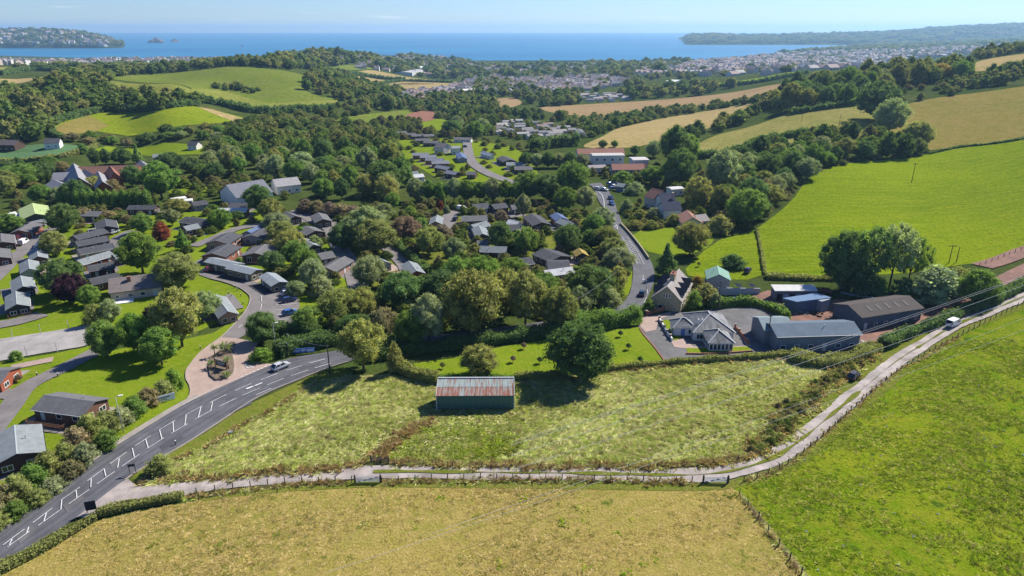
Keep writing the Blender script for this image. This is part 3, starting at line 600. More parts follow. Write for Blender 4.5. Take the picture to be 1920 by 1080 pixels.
_, HEAD_R = far_hill('headland', [(1279, 76), (1290, 68), (1330, 66), (1400, 68), (1500, 67), (1560, 65), (1640, 63), (1700, 59), (1760, 54), (1850, 50), (1920, 48), (2400, 44)], 5600, 7800, 9500, 'wood_far', 'long low hazy headland on the right skyline')
def islet(px, py, w, hgt, label):
    dx, dy, dz = ray(px, py); t = (CAM_Z - SEA_Z) / -dz; c = Vector((dx * t, dy * t, SEA_Z)); V = []; n, m = 24, 6
    r = random.Random(px)
    for j in range(m):
        for i in range(n):
            a = 2 * math.pi * i / n; q = (1 - (j / (m - 1)) ** 2.2); k = 1 + 0.25 * math.sin(3 * a + px) + r.uniform(-0.1, 0.1)
            V.append((c.x + math.cos(a) * w / 2 * q * k, c.y + math.sin(a) * w / 3 * q * k, SEA_Z - 2 + hgt * (j / (m - 1)) * (0.8 + 0.3 * math.sin(a + px))))
    F = [(j * n + i, j * n + (i + 1) % n, (j + 1) * n + (i + 1) % n, (j + 1) * n + i) for j in range(m - 1) for i in range(n)]
    tag(ob('rocky_islet', mesh('rocky_islet', V, F, [M['rock']], smooth=False)), label, 'islet')
islet(291, 80, 135, 46, 'pointed rocky islet in the bay'); islet(327, 78, 75, 30, 'flat-topped rocky islet right of the pointed one')
# ------------------------------------------------------------------ buildings
KEEP = []                                              # (x, y, radius) kept free of scattered trees
def frame_of(p1, p2, dz):
    a, b = P(*p1, dz), P(*p2, dz); c = (a + b) / 2; L = math.hypot(b.x - a.x, b.y - a.y); rz = math.atan2(b.y - a.y, b.x - a.x)
    return c.x, c.y, L, rz
_win = {}
def window_meshes(w, h):
    k = (round(w, 1), round(h, 1))
    if k not in _win:
        f = MB(); t = 0.09
        f.box(-w / 2, w / 2, -0.05, 0.03, -h / 2, -h / 2 + t); f.box(-w / 2, w / 2, -0.05, 0.03, h / 2 - t, h / 2)
        f.box(-w / 2, -w / 2 + t, -0.045, 0.03, -h / 2 + t, h / 2 - t); f.box(w / 2 - t, w / 2, -0.045, 0.03, -h / 2 + t, h / 2 - t)
        if w > 1.3: f.box(-0.04, 0.04, -0.045, 0.03, -h / 2 + t, h / 2 - t)
        _win[k] = (mesh('window', f.v, f.f, [M['white']], f.m), mesh('pane', [(-w / 2 + t, -0.015, -h / 2 + t), (w / 2 - t, -0.015, -h / 2 + t), (w / 2 - t, -0.015, h / 2 - t), (-w / 2 + t, -0.015, h / 2 - t)], [(0, 1, 2, 3)], [M['glass']]))
    return _win[k]
def window(parent, x, y, z, w, h, ang, name='window'):
    f, p = window_meshes(w, h); o = ob(name, f, parent, (x, y, z), ang); ob('pane', p, o); return o
_door = {}
def door(parent, x, y, z0, ang, c=(0.5, 0.5, 0.48), w=0.95, h=2.0):
    k = (w, h)
    if k not in _door: _door[k] = mesh('door', MB().box(-w / 2, w / 2, -0.06, 0.02, 0, h).v, MB().box(0, 1, 0, 1, 0, 1).f, [M['render']])
    return ob('door', _door[k], parent, (x, y, z0), ang, c)
def gable_walls(L, w, he, hr, z0=-0.6):
    v = []
    for sx in (-1, 1):
        x = sx * L / 2; v += [(x, -w / 2, z0), (x, w / 2, z0), (x, w / 2, he), (x, 0, hr), (x, -w / 2, he)]
    return v, [(0, 4, 3, 2, 1), (5, 6, 7, 8, 9), (0, 5, 9, 4), (1, 2, 7, 6), (0, 1, 6, 5)]
def gable_roof(L, w, he, hr, ov=0.35, t=0.12):
    s = (hr - he) / (w / 2); v, f = [], []
    for sy in (-1, 1):
        ye = sy * (w / 2 + ov); ze = he - s * ov; b = len(v)
        for x in (-L / 2 - ov, L / 2 + ov):
            v += [(x, ye, ze + 0.02), (x, 0, hr + 0.02), (x, 0, hr + t + 0.02), (x, ye, ze + t + 0.02)]
        q = [(0, 1, 2, 3), (7, 6, 5, 4), (3, 2, 6, 7), (0, 4, 5, 1), (0, 3, 7, 4)]
        f += [tuple(b + i for i in r) for r in q]
    return v, f
def ridge_cap(root, L, hr, t=0.12, c=(0.3, 0.3, 0.31)):
    m = MB(); m.add([(-L / 2 - 0.36, -0.18, hr + t - 0.03), (L / 2 + 0.36, -0.18, hr + t - 0.03), (L / 2 + 0.36, 0, hr + t + 0.06), (-L / 2 - 0.36, 0, hr + t + 0.06), (-L / 2 - 0.36, 0.18, hr + t - 0.03), (L / 2 + 0.36, 0.18, hr + t - 0.03)], [(0, 1, 2, 3), (3, 2, 5, 4)])
    return m.build('ridge_cap', M['render'], root, color=c)
BR, DK, RED, TAN, WHT, GRY, MRN = (0.085, 0.052, 0.038), (0.045, 0.032, 0.027), (0.27, 0.075, 0.04), (0.165, 0.15, 0.105), (0.62, 0.61, 0.57), (0.26, 0.27, 0.27), (0.11, 0.045, 0.042)
PNK = (0.33, 0.20, 0.15); BRK = (0.27, 0.10, 0.06)
SL, LG, MG, BLU, GRN, DG = (0.075, 0.077, 0.085), (0.20, 0.222, 0.228), (0.125, 0.124, 0.128), (0.10, 0.14, 0.25), (0.32, 0.39, 0.17), (0.07, 0.072, 0.08)
def lodge(p1, p2, w, wall, roof, label, cat='lodge', name='lodge', he=2.45, hr=3.55, deck=None, far=False, group=None, wmat='wall', rmat='roof', frontwin=1, dz=None):
    x, y, L, rz = frame_of(p1, p2, hr); L = max(L, 3.0); z = h1(x, y)
    root = thing(name, (x, y, z), label, cat, group, rz)
    KEEP.append((x, y, max(L, w) * 0.55)); KEEP.append((x + math.cos(rz) * L * 0.3, y + math.sin(rz) * L * 0.3, w * 0.6)); KEEP.append((x - math.cos(rz) * L * 0.3, y - math.sin(rz) * L * 0.3, w * 0.6))
    v, f = gable_walls(L, w, he, hr); ob('wall', mesh('wall', v, f, [M[wmat]]), root, color=wall)
    if name in ('lodge', 'cabin', 'caravan', 'hut'):
        sd = random.choice((-1, 1)); MB().box(-L / 2 - 1.3, L / 2 + 1.6, -w / 2 - (3.2 if sd < 0 else 0.8), w / 2 + (3.2 if sd > 0 else 0.8), -0.8, 0.14).build('hardstanding', M[random.choice(('drive', 'apron', 'drive', 'pave'))], root)
    v, f = gable_roof(L, w, he, hr); ob('roof', mesh('roof', v, f, [M[rmat]]), root, color=roof)
    ridge_cap(root, L, hr, c=tuple(min(1, q * 1.35) for q in roof))
    if far:
        n = max(2, int(L / 3.5))
        for s in (-1, 1):
            for i in range(n): window(root, -L / 2 + (i + 0.5) * L / n, s * w / 2, 1.5, 1.1, 1.0, 0 if s < 0 else math.pi)
        return root
    n = max(2, int(L / 2.9)); r = random.Random(int(abs(x * 31 + y * 17)))
    ze = he - (hr - he) / (w / 2) * 0.35 + 0.03
    for s in (-1, 1): MB().bar((-L / 2 - 0.3, s * (w / 2 + 0.42), ze), (L / 2 + 0.3, s * (w / 2 + 0.42), ze), 0.11, n=5).build('gutter', M['white' if r.random() < 0.3 else 'dark'], root)
    fy = r.choice((-1, 1)) * w * 0.2; fz = hr - (hr - he) / (w / 2) * abs(fy); fx = r.uniform(-0.3, 0.3) * L
    MB().bar((fx, fy, fz - 0.1), (fx, fy, fz + 0.75), 0.17, n=6).bar((fx, fy, fz + 0.75), (fx, fy, fz + 0.83), 0.3, n=6).build('flue', M['steel'], root)
    for s in (-1, 1):
        dk = r.randrange(n)
        for i in range(n):
            xx = -L / 2 + (i + 0.5) * L / n; a = 0 if s < 0 else math.pi
            if i == dk: door(root, xx, s * w / 2, 0.15, a)
            else: window(root, xx, s * w / 2, 1.45, r.choice((1.0, 1.3, 1.3)), 1.0, a)
    if frontwin:
        for e, a in ((-1, -math.pi / 2), (1, math.pi / 2)):
            for k in (-0.24, 0.24): window(root, e * L / 2, k * w, 1.25, min(1.6, w * 0.3), 1.9 if frontwin > 1 or e < 0 else 1.1, a)
    if deck:
        side, dl = deck; m = MB(); rl = MB()
        if side in 'ab':
            e = -1 if side == 'a' else 1; x0, x1 = sorted((e * L / 2 + e * 0.03, e * (L / 2 + dl))); y0, y1 = -w / 2, w / 2
        else:
            e = -1 if side == 'l' else 1; y0, y1 = sorted((e * w / 2 + e * 0.03, e * (w / 2 + dl))); x0, x1 = -L / 2, L * 0.25
        m.box(x0, x1, y0, y1, -0.6, 0.25); m.build('deck', M['timber'], root)
        c = [(x0, y0), (x1, y0), (x1, y1), (x0, y1)]
        for i in range(4):
            a, b = c[i], c[(i + 1) % 4]; mid = ((a[0] + b[0]) / 2, (a[1] + b[1]) / 2)
            if abs(mid[0]) < L / 2 - 0.01 + 0.2 and abs(mid[1]) < w / 2 + 0.2: continue
            k = max(1, int(math.hypot(b[0] - a[0], b[1] - a[1]) / 1.5))
            for j in range(k + 1):
                q = (a[0] + (b[0] - a[0]) * j / k, a[1] + (b[1] - a[1]) * j / k); rl.box(q[0] - 0.05, q[0] + 0.05, q[1] - 0.05, q[1] + 0.05, 0.25, 1.2)
            for zz in (0.6, 0.9, 1.2): rl.bar((*a, zz), (*b, zz), 0.07)
        rl.build('railing', M['timber'], root)
    return root
# left-hand part of the lodge park
lodge((61, 382), (66, 400), 10, (0.06, 0.075, 0.055), GRN, 'shed with a pale green metal roof at the left', 'shed', 'shed', 3.6, 5.4, rmat='sheet', frontwin=0)
lodge((8, 402), (27, 398), 5, WHT, (0.6, 0.6, 0.6), 'small white-roofed cabin left of the green-roofed shed', 'cabin', 'cabin')
lodge((42, 413), (86, 411), 4, GRY, LG, 'long low grey-roofed caravan in front of the green-roofed shed', 'caravan', 'caravan', 2.3, 2.7)
lodge((36, 431), (61, 417), 6.5, RED, MG, 'orange-red lodge beside the park road at the left', 'lodge')
lodge((2, 439), (4, 453), 7, MRN, MG, 'dark red lodge with its gable to the road at the left edge', 'lodge')
lodge((-7, 466), (-5, 481), 7, MRN, MG, 'dark red lodge cut by the left edge of the view', 'lodge')
lodge((86, 441), (75, 457), 4, DK, BLU, 'cabin with a dark blue roof beside the olive tree', 'cabin', 'cabin')
lodge((69, 465), (71, 480), 4.8, MRN, LG, 'maroon cabin with pale roof, uppermost of the cabin column', 'cabin', 'cabin', group='column of cabins down the left bank')
lodge((53, 488), (55, 503), 4.8, GRY, LG, 'grey-blue cabin with pale roof, second of the cabin column', 'cabin', 'cabin', group='column of cabins down the left bank')
lodge((39, 519), (43, 536), 5, BR, LG, 'brown cabin with pale roof, third of the cabin column', 'cabin', 'cabin', group='column of cabins down the left bank')
lodge((30, 548), (31, 569), 5, DK, LG, 'dark cabin with a deck, lowest of the cabin column', 'cabin', 'cabin', deck=('b', 2.0), group='column of cabins down the left bank')
lodge((160, 397), (191, 396), 7, BR, MG, 'dark brown lodge under the cypress row', 'lodge')
lodge((197, 411), (200, 424), 6.8, DK, SL, 'dark lodge end-on, just above the parallel lodge row', 'lodge')
for i, (a, b, w, c, r, t) in enumerate((((138, 443), (193, 428), 6, BR, SL, 'slate-roofed lodge, uppermost of the parallel row'), ((142, 454), (198, 442), 6, DK, SL, 'dark-roofed lodge, second of the parallel row'), ((146, 468), (209, 455), 6, PNK, SL, 'brick-sided lodge, third of the parallel row'), ((146, 488), (204, 471), 4.2, RED, LG, 'bright red caravan with pale roof, fourth of the parallel row'), ((165, 499), (210, 491), 6, MRN, SL, 'maroon slate-roofed lodge below the bright red caravan'))):
    lodge(a, b, w, c, r, t, 'caravan' if 'caravan' in t else 'lodge', 'caravan' if 'caravan' in t else 'lodge', group='parallel row of lodges on the left', deck=('l', 1.6) if i == 3 else None)
lodge((213, 478), (241, 471), 4.5, DK, LG, 'dark cabin with pale roof left of the big bright tree', 'cabin', 'cabin', deck=('a', 1.5))
lodge((168, 523), (219, 512), 6, MRN, DG, 'maroon lodge behind the large brown-roofed bungalow', 'lodge')
lodge((243, 386), (293, 385), 5, BR, SL, 'long dark lodge below the cypress row', 'lodge')
lodge((349, 407), (394, 413), 7, BR, DG, 'slate-roofed lodge with white veranda gable', 'lodge', deck=('b', 2))
lodge((345, 425), (369, 420), 4.5, DK, LG, 'small pale-roofed cabin beside the conifer', 'cabin', 'cabin')
lodge((406, 451), (433, 436), 8, PNK, SL, 'pink-sided slate lodge, upper of the angled pair', 'lodge', deck=('l', 1.8), group='angled pair of large lodges')
lodge((399, 475), (429, 458), 8, BRK, SL, 'brick-red slate lodge, lower of the angled pair', 'lodge', deck=('l', 1.8), group='angled pair of large lodges')
for a, b, t in (((394, 484), (446, 494), 'olive-tan caravan, upper of the three by the car park'), ((434, 496), (480, 506), 'olive-tan caravan, middle of the three by the car park'), ((501, 512), (524, 528), 'short olive-tan caravan beside the parked cars')):
    lodge(a, b, 4.4, TAN, (0.23, 0.26, 0.28), t, 'caravan', 'caravan', 2.6, 3.3, group='olive caravans by the car park')
lodge((478, 474), (498, 459), 9, (0.12, 0.07, 0.045), MG, 'brown lodge with white-framed front and deck above the caravans', 'lodge', deck=('a', 2.2), frontwin=2)
lodge((473, 441), (494, 429), 8, (0.27, 0.25, 0.25), SL, 'pale grey lodge with tall front windows', 'lodge', frontwin=2, deck=('a', 1.5))
lodge((464, 433), (487, 423), 5, GRY, BLU, 'blue-roofed cabin behind the pale grey lodge', 'cabin', 'cabin')
lodge((597, 399), (606, 411), 6, BR, MG, 'small dark lodge in the shade of the brown shrubs', 'lodge')
lodge((537, 397), (553, 405), 5, MRN, MG, 'half-hidden lodge behind the yellow-green tree', 'lodge')
lodge((573, 424), (591, 433), 7, BR, MG, 'brown lodge with a furnished deck beside the park road', 'lodge', deck=('b', 2.2), frontwin=2)
lodge((566, 446), (588, 459), 5, DK, LG, 'dark lodge with pale blue-grey roof below the decked lodge', 'lodge', deck=('b', 1.6))
lodge((597, 475), (621, 472), 7, MRN, MG, 'maroon lodge at the bend of the shaded park road', 'lodge')
lodge((612, 500), (646, 483), 6, PNK, MG, 'pink brick lodge with a red-furnished deck', 'lodge', deck=('r', 2.5))
lodge((648, 417), (669, 415), 5, GRY, MG, 'roof just showing behind the central round trees', 'lodge')
lodge((767, 491), (781, 507), 5, BRK, LG, 'small lodge with bright roof at the edge of the belt of trees', 'lodge', deck=('l', 2.0))
lodge((712, 485), (722, 490), 4, GRY, LG, 'little cabin beside the clipped hedge', 'cabin', 'cabin')
X, Y_, L_, rz_ = frame_of((206, 524), (299, 511), 5.2)
_b = lodge((206, 524), (299, 511), 11, (0.45, 0.36, 0.31), (0.175, 0.15, 0.14), 'large brown-roofed bungalow with white bay above the lawn', 'bungalow', 'bungalow', 2.9, 5.2, wmat='render', frontwin=0)
MB().box(-2, -1, -2.2, -1.2, 4.0, 5.9).build('chimney', M['brick'], _b)
MB().box(-L_ / 2 + 0.4, -L_ / 2 + 5.6, -8.6, -5.55, -0.6, 0.5).build('terrace', M['white'], _b)
# lower left corner
_l = lodge((86, 743), (176, 753), 6.2, (0.14, 0.075, 0.05), MG, 'long brown lodge with grey roof beside the roadside thicket', 'lodge', deck=('l', 2.2))
lodge((27, 800), (31, 850), 7.2, (0.075, 0.04, 0.035), LG, 'dark lodge with wide grey roof in the lower left', 'lodge', deck=('l', 2.4))
lodge((-34, 697), (16, 694), 7, RED, MG, 'red-brick lodge at the left edge below the court', 'lodge')
lodge((405, 554), (427, 583), 4.2, PNK, LG, 'narrow cabin with pale blue roof beside the entrance lawn', 'cabin', 'cabin')
# central lodges
for i, (a, b, w, c, r, t) in enumerate((
    ((820, 404), (817, 415), 4.5, PNK, LG, 'small pale-roofed lodge left of the central park road'),
    ((866, 406), (912, 404), 7.5, BR, MG, 'wide brown lodge facing the central park road'),
    ((884, 422), (911, 415), 4.5, GRY, LG, 'pale caravan just below the wide brown lodge'),
    ((898, 424), (905, 438), 5, BR, LG, 'brown cabin end-on below the pale caravan'),
    ((895, 452), (913, 451), 6, MRN, MG, 'pinkish-roofed lodge half hidden by round trees'),
    ((902, 462), (949, 463), 4.5, DK, LG, 'long dark caravan with a white roof edge'),
    ((886, 384), (913, 381), 7, DK, SL, 'dark lodge with a fenced deck under the tree belt'),
    ((922, 384), (946, 381), 7, DK, SL, 'dark lodge right of the fenced-deck lodge'),
    ((958, 385), (973, 384), 6, DK, MG, 'small dark lodge behind the grey-green tree'),
    ((955, 412), (973, 416), 4, WHT, WHT, 'white caravan right of the russet tree'),
    ((953, 422), (971, 421), 5, DK, SL, 'dark lodge in front of the white caravan'),
    ((997, 401), (1016, 417), 7, BR, SL, 'L-shaped brown lodge with a veranda gable'),
    ((1052, 410), (1076, 419), 5, GRY, LG, 'pale striped-roof lodge near the road hedge'),
    ((1043, 399), (1054, 408), 5, BRK, BLU, 'lodge with a blue roof above the striped-roof lodge'),
    ((1019, 467), (1051, 480), 9, BR, DG, 'large dark lodge with a cross gable'),
    ((1028, 490), (1066, 491), 9, DK, DG, 'large flat dark-roofed lodge next to the white car'),
    ((1021, 507), (1071, 502), 4.0, MRN, (0.5, 0.5, 0.5), 'long caravan with a bright white roof'),
    ((959, 487), (994, 483), 6, DK, SL, 'low slate lodge left of the white car'),
    ((1086, 466), (1092, 474), 4, DK, (0.30, 0.22, 0.06), 'small hut with a mossy yellow roof'))):
    lodge(a, b, w, c, r, t, 'caravan' if 'caravan' in t else 'hut' if 'hut' in t else 'lodge', 'caravan' if 'caravan' in t else 'hut' if 'hut' in t else 'lodge', group='lodges in the centre of the park', deck=('a', 1.6) if i in (1, 6, 11) else None)
# upper lodge rows
for i, (a, b) in enumerate((((743, 247), (761, 246)), ((757, 250), (780, 249)), ((771, 253), (793, 251)), ((793, 253), (812, 251)), ((780, 261), (806, 259)), ((796, 265), (823, 264)))):
    lodge(a, b, 6, BR if i != 3 else PNK, MG, ['brown lodge, %s of the row furthest up the park' % ordinal(i, 4)] [0] if i < 4 else ('brown lodge, left of two below the furthest row' if i == 4 else 'brown lodge, right of two below the furthest row'), far=True, group='furthest row of lodges')
for i, (a, b) in enumerate((((774, 288), (803, 286)), ((788, 292), (817, 290)), ((799, 297), (831, 296)), ((810, 303), (841, 301)), ((820, 310), (844, 313)), ((838, 320), (858, 322)))):
    lodge(a, b, 4.4, BRK if i < 4 else DK, (0.22, 0.23, 0.26), 'narrow lodge, %s down the stepped row of six' % ORD[i], far=True, group='stepped row of six narrow lodges')
for a, b, w, c, r, t in (((852, 258), (884, 258), 7, WHT, MG, 'long white lodge at the top of the park road'), ((862, 286), (868, 294), 5, GRY, BLU, 'small grey lodge beside the white parked car'), ((943, 293), (956, 299), 8, DK, SL, 'dark lodge on the right bank of the winding road'), ((950, 305), (987, 304), 7, WHT, LG, 'white lodge with pale roof right of the winding road'), ((965, 313), (997, 312), 7, BR, MG, 'brown lodge lowest on the right of the winding road'),
    ((749, 315), (769, 314), 4, WHT, LG, 'white caravan, upper of three behind the tree belt'), ((761, 323), (782, 321), 4, WHT, LG, 'white caravan, middle of three behind the tree belt'), ((765, 329), (792, 326), 4, WHT, (0.55, 0.55, 0.55), 'white caravan, lowest of three behind the tree belt'), ((877, 322), (892, 322), 5, BR, MG, 'small brown shed below the winding road'),
    ((643, 333), (660, 330), 5, BR, MG, 'dark lodge left of two in the clearing'), ((681, 325), (701, 322), 5, BR, MG, 'dark lodge right of two in the clearing'), ((604, 250), (641, 249), 7, DK, SL, 'isolated dark lodge on the green bank'), ((905, 284), (923, 288), 3, WHT, WHT, 'white touring caravan beside the winding road'),
    ((1160, 343), (1173, 345), 5, (0.10, 0.15, 0.28), LG, 'small blue shed behind the parked cars')):
    lodge(a, b, w, c, r, t, 'caravan' if 'caravan' in t else 'shed' if 'shed' in t else 'lodge', 'caravan' if 'caravan' in t else 'shed' if 'shed' in t else 'lodge', far=True)
lodge((822, 268), (839, 269), 8, WHT, (0.20, 0.18, 0.17), 'white gabled park office at the top of the park', 'house', 'house', 4.2, 6.5, wmat='render', far=True)
lodge((846, 275), (861, 274), 9, WHT, LG, 'white flat-roofed block beside the white gabled office', 'building', 'office_building', 4.2, 4.8, wmat='render', far=True)
lodge((512, 337), (556, 332), 11, WHT, (0.30, 0.29, 0.29), 'clubhouse with wide pale roof among trees', 'building', 'clubhouse', 4, 6.5, wmat='render', far=True)
_h = lodge((425, 347), (492, 337), 18, WHT, (0.17, 0.175, 0.20), 'large hall with dark blue-grey roof behind the lodges', 'building', 'hall', 4.2, 8.5, wmat='render', far=True)
for a, b, t in (((322, 372), (346, 369), 'left'), ((346, 374), (360, 373), 'right')):
    lodge(a, b, 4, WHT, (0.6, 0.6, 0.58), 'small white flat-roofed cabin, %s of two left of the hall' % t, 'cabin', 'cabin', 2.4, 2.7, far=True)
lodge((411, 391), (463, 390), 5, BR, (0.5, 0.5, 0.5), 'long pale-roofed lodge below the large hall', 'lodge', far=True); lodge((433, 381), (464, 381), 7, DK, SL, 'slate lodge directly in front of the large hall', 'lodge', far=True)
lodge((360, 379), (385, 376), 6, GRY, SL, 'grey lodge beneath the two white cabins', 'lodge', far=True)
# brick hall complex on the left
_c = lodge((148, 315), (262, 309), 9, BRK, (0.22, 0.12, 0.09), 'long brick hall with red-brown roof and slate gabled wings', 'hall', 'brick_hall', 4.5, 7.5, wmat='render', rmat='tileroof', far=True)
def wing(root, p1, p2, w, he, hr, wall, roof, rmat='tileroof'):
    x, y, L, rz = frame_of(p1, p2, hr); rl = Matrix.Rotation(-root.rotation_euler.z, 3, 'Z') @ (Vector((x, y, h1(x, y))) - root.location)
    v, f = gable_walls(L, w, he, hr); a = ob('wall', mesh('wall', v, f, [M['render']]), root, rl, rz - root.rotation_euler.z, wall)
    v, f = gable_roof(L, w, he, hr); b = ob('roof', mesh('roof', v, f, [M[rmat]]), root, rl, rz - root.rotation_euler.z, roof)
    for s in (-1, 1):
        for i in range(max(1, int(L / 4))): window(a, -L / 2 + (i + 0.5) * L / max(1, int(L / 4)), s * w / 2, he * 0.55, 1.3, 1.4, 0 if s < 0 else math.pi)
    KEEP.append((x, y, max(L, w) * 0.6)); return a
SLT = (0.24, 0.235, 0.25)
wing(_c, (138, 307), (147, 332), 9, 5, 9, BRK, SLT); wing(_c, (101, 325), (133, 322), 9, 4, 7, WHT, SLT); wing(_c, (100, 337), (120, 345), 8, 3.6, 6, BRK, SLT); wing(_c, (158, 318), (176, 327), 8, 4, 7.5, BRK, SLT); wing(_c, (184, 322), (192, 340), 7, 4, 7, RED, SLT); wing(_c, (206, 311), (214, 322), 6, 4, 8, BRK, (0.25, 0.11, 0.08)); wing(_c, (264, 302), (282, 318), 8, 4, 7, BRK, SLT)
lodge((84, 261), (112, 259), 8, WHT, SL, 'white farmhouse beyond the crop field', 'house', 'farmhouse', 3.6, 6, wmat='render', far=True)
lodge((-8, 263), (34, 261), 9, BR, (0.13, 0.11, 0.11), 'long dark farm building at the left edge beyond the crop field', 'barn', 'barn', 4, 6.5, far=True)
lodge((287, 290), (303, 288), 6, GRY, LG, 'small pale-roofed shed at the paddock edge', 'shed', 'shed', 3, 4.5, far=True); lodge((356, 265), (372, 265), 7, WHT, SL, 'little white cottage above the paddock', 'cottage', 'cottage', 2.8, 5, wmat='render', far=True)
# school-like buildings and the houses by the road
TR = (0.27, 0.135, 0.10)
_s = lodge((1082, 280), (1168, 278), 10, (0.5, 0.48, 0.43), TR, 'long white school block with red roof behind the road', 'school', 'school_block', 4, 6.2, wmat='render', rmat='tileroof', far=True)
wing(_s, (1110, 289), (1168, 288), 8, 5.2, 5.5, (0.62, 0.62, 0.60), (0.42, 0.40, 0.38), 'roof')
_s = lodge((1147, 308), (1213, 307), 9, (0.42, 0.45, 0.45), TR, 'lower red-roofed school block with glazed front', 'school', 'school_block', 3.6, 5.8, wmat='render', rmat='tileroof', far=True)
wing(_s, (1184, 297), (1212, 296), 9, 5.4, 5.7, (0.58, 0.56, 0.54), (0.46, 0.43, 0.42), 'roof'); wing(_s, (1103, 310), (1134, 309), 6, 2.8, 3.8, (0.5, 0.48, 0.46), (0.30, 0.27, 0.26), 'roof')
for k in range(13): window(_s, -11 + k * 1.85, -4.5, 2.4, 1.6, 1.8, 0)
_s = lodge((1223, 353), (1243, 358), 9, (0.5, 0.44, 0.40), (0.24, 0.125, 0.09), 'older house with hipped red tile roof above the road', 'house', 'house', 5, 8, wmat='render', rmat='tileroof', far=True)
_s = lodge((1236, 364), (1262, 363), 9, WHT, (0.05, 0.055, 0.085), 'white house with dark slate roof and chimney above the garden', 'house', 'house', 5, 8, wmat='render', far=True)
wing(_s, (1241, 379), (1273, 378), 8, 4, 6.5, WHT, (0.05, 0.055, 0.085), 'roof'); MB().box(1.5, 2.5, -3.2, -2.3, 5, 9.2).build('chimney', M['render'], _s, color=(0.5, 0.35, 0.3))
_s = lodge((1255, 352), (1277, 350), 5, WHT, (0.5, 0.5, 0.5), 'small white flat-roofed house behind the slate-roofed one', 'house', 'house', 3.2, 3.6, wmat='render', far=True)
_s = lodge((1288, 395), (1300, 407), 8, (0.45, 0.47, 0.40), (0.28, 0.15, 0.11), 'bungalow with red tile gable beside the round garden trees', 'bungalow', 'bungalow', 2.8, 5.2, wmat='render', rmat='tileroof', far=True)
wing(_s, (1303, 404), (1322, 401), 6, 2.8, 4.6, (0.42, 0.45, 0.38), (0.30, 0.27, 0.26), 'roof')
# stone house by the road ---------------------------------------------------
_x, _y, _L, _rz = frame_of((1252, 536), (1273, 507), 7.2)
sh = thing('stone_house', (_x, _y, h1(_x, _y)), 'stone house with grey roof and dark gabled dormers beside the road', 'house', rz=_rz); KEEP.append((_x, _y, 9))
SW, SHE, SHR = 8.0, 3.6, 7.2
M['stone'] = plain('tan rubble stone', (0.33, 0.29, 0.19), 0.25, 2.5, 0.95, 0.1, 0.4)
v, f = gable_walls(_L, SW, SHE, SHR); ob('wall', mesh('wall', v, f, [M['stone']]), sh)
v, f = gable_roof(_L, SW, SHE, SHR, 0.3); ob('roof', mesh('roof', v, f, [M['tileroof']]), sh, color=(0.27, 0.245, 0.225))
ridge_cap(sh, _L, SHR, c=(0.35, 0.31, 0.28))
for sy in (-1, 1):
    for k in range(3):
        xx = -_L / 2 + _L * (0.22 + 0.28 * k); m = MB(); y0, y1 = sy * (SW / 2 + 0.05), sy * 1.0; zt, zb = 6.1, 3.9; hw = 1.1
        zs = SHR - (SHR - SHE) / (SW / 2) * abs(y0)
        m.add([(xx - hw, y0, zs), (xx + hw, y0, zs), (xx + hw, y0, zb + 0.7), (xx, y0, zt), (xx - hw, y0, zb + 0.7)], [(0, 1, 2, 3, 4)], 1)
        m.add([(xx - hw, y0, zs), (xx - hw, y0, zb + 0.7), (xx - hw, sy * 2.4, zb + 0.7), (xx + hw, y0, zs), (xx + hw, y0, zb + 0.7), (xx + hw, sy * 2.4, zb + 0.7)], [(0, 1, 2), (3, 4, 5)], 1)
        d = m.build('dormer', [M['tileroof'], M['stone']], sh)
        q = MB(); e = y0 + sy * 0.25; hw2 = hw + 0.2
        for s in (-1, 1): q.add([(xx, e, zt + 0.12), (xx + s * hw2, e, zb + 0.62), (xx + s * hw2, sy * 2.2, zb + 0.62), (xx, sy * 1.1, zt + 0.12)], [(0, 1, 2, 3)])
        q.build('dormer_roof', M['tileroof'], d, color=(0.06, 0.06, 0.07)); window(d, xx, y0, 4.5, 1.2, 1.0, 0 if sy < 0 else math.pi)
ch = MB().box(-_L * 0.12, _L * 0.05, -0.6, 0.6, 5.5, 8.6).build('chimney', M['stone'], sh); MB().box(-_L * 0.12 - 0.1, _L * 0.05 + 0.1, -0.7, 0.7, 8.6, 8.9).box(-0.9, -0.5, -0.2, 0.2, 8.9, 9.4).box(0.0, 0.4, -0.2, 0.2, 8.9, 9.4).build('chimney_pot', M['brick'], ch)
for dx in (-0.75, 0, 0.75): window(sh, -_L / 2, dx, 4.6, 0.65, 1.3 if dx == 0 else 1.0, -math.pi / 2)
window(sh, -_L / 2, 1.5, 1.3, 1.3, 1.1, -math.pi / 2); window(sh, -_L / 2, -2.4, 1.2, 0.7, 0.8, -math.pi / 2)
for s in (-1, 1):
    for k in range(4): window(sh, -_L / 2 + _L * (0.15 + 0.22 * k), s * SW / 2, 1.6, 1.2, 1.3, 0 if s < 0 else math.pi)
for k in range(9):
    for sy in (-1, 1): MB().box(-_L / 2 - 0.06, -_L / 2 + 0.35, sy * (SW / 2 - 0.42), sy * (SW / 2 + 0.03), -0.4 + k * 0.44, -0.4 + k * 0.44 + 0.24).build('quoin', M['stone'], sh)
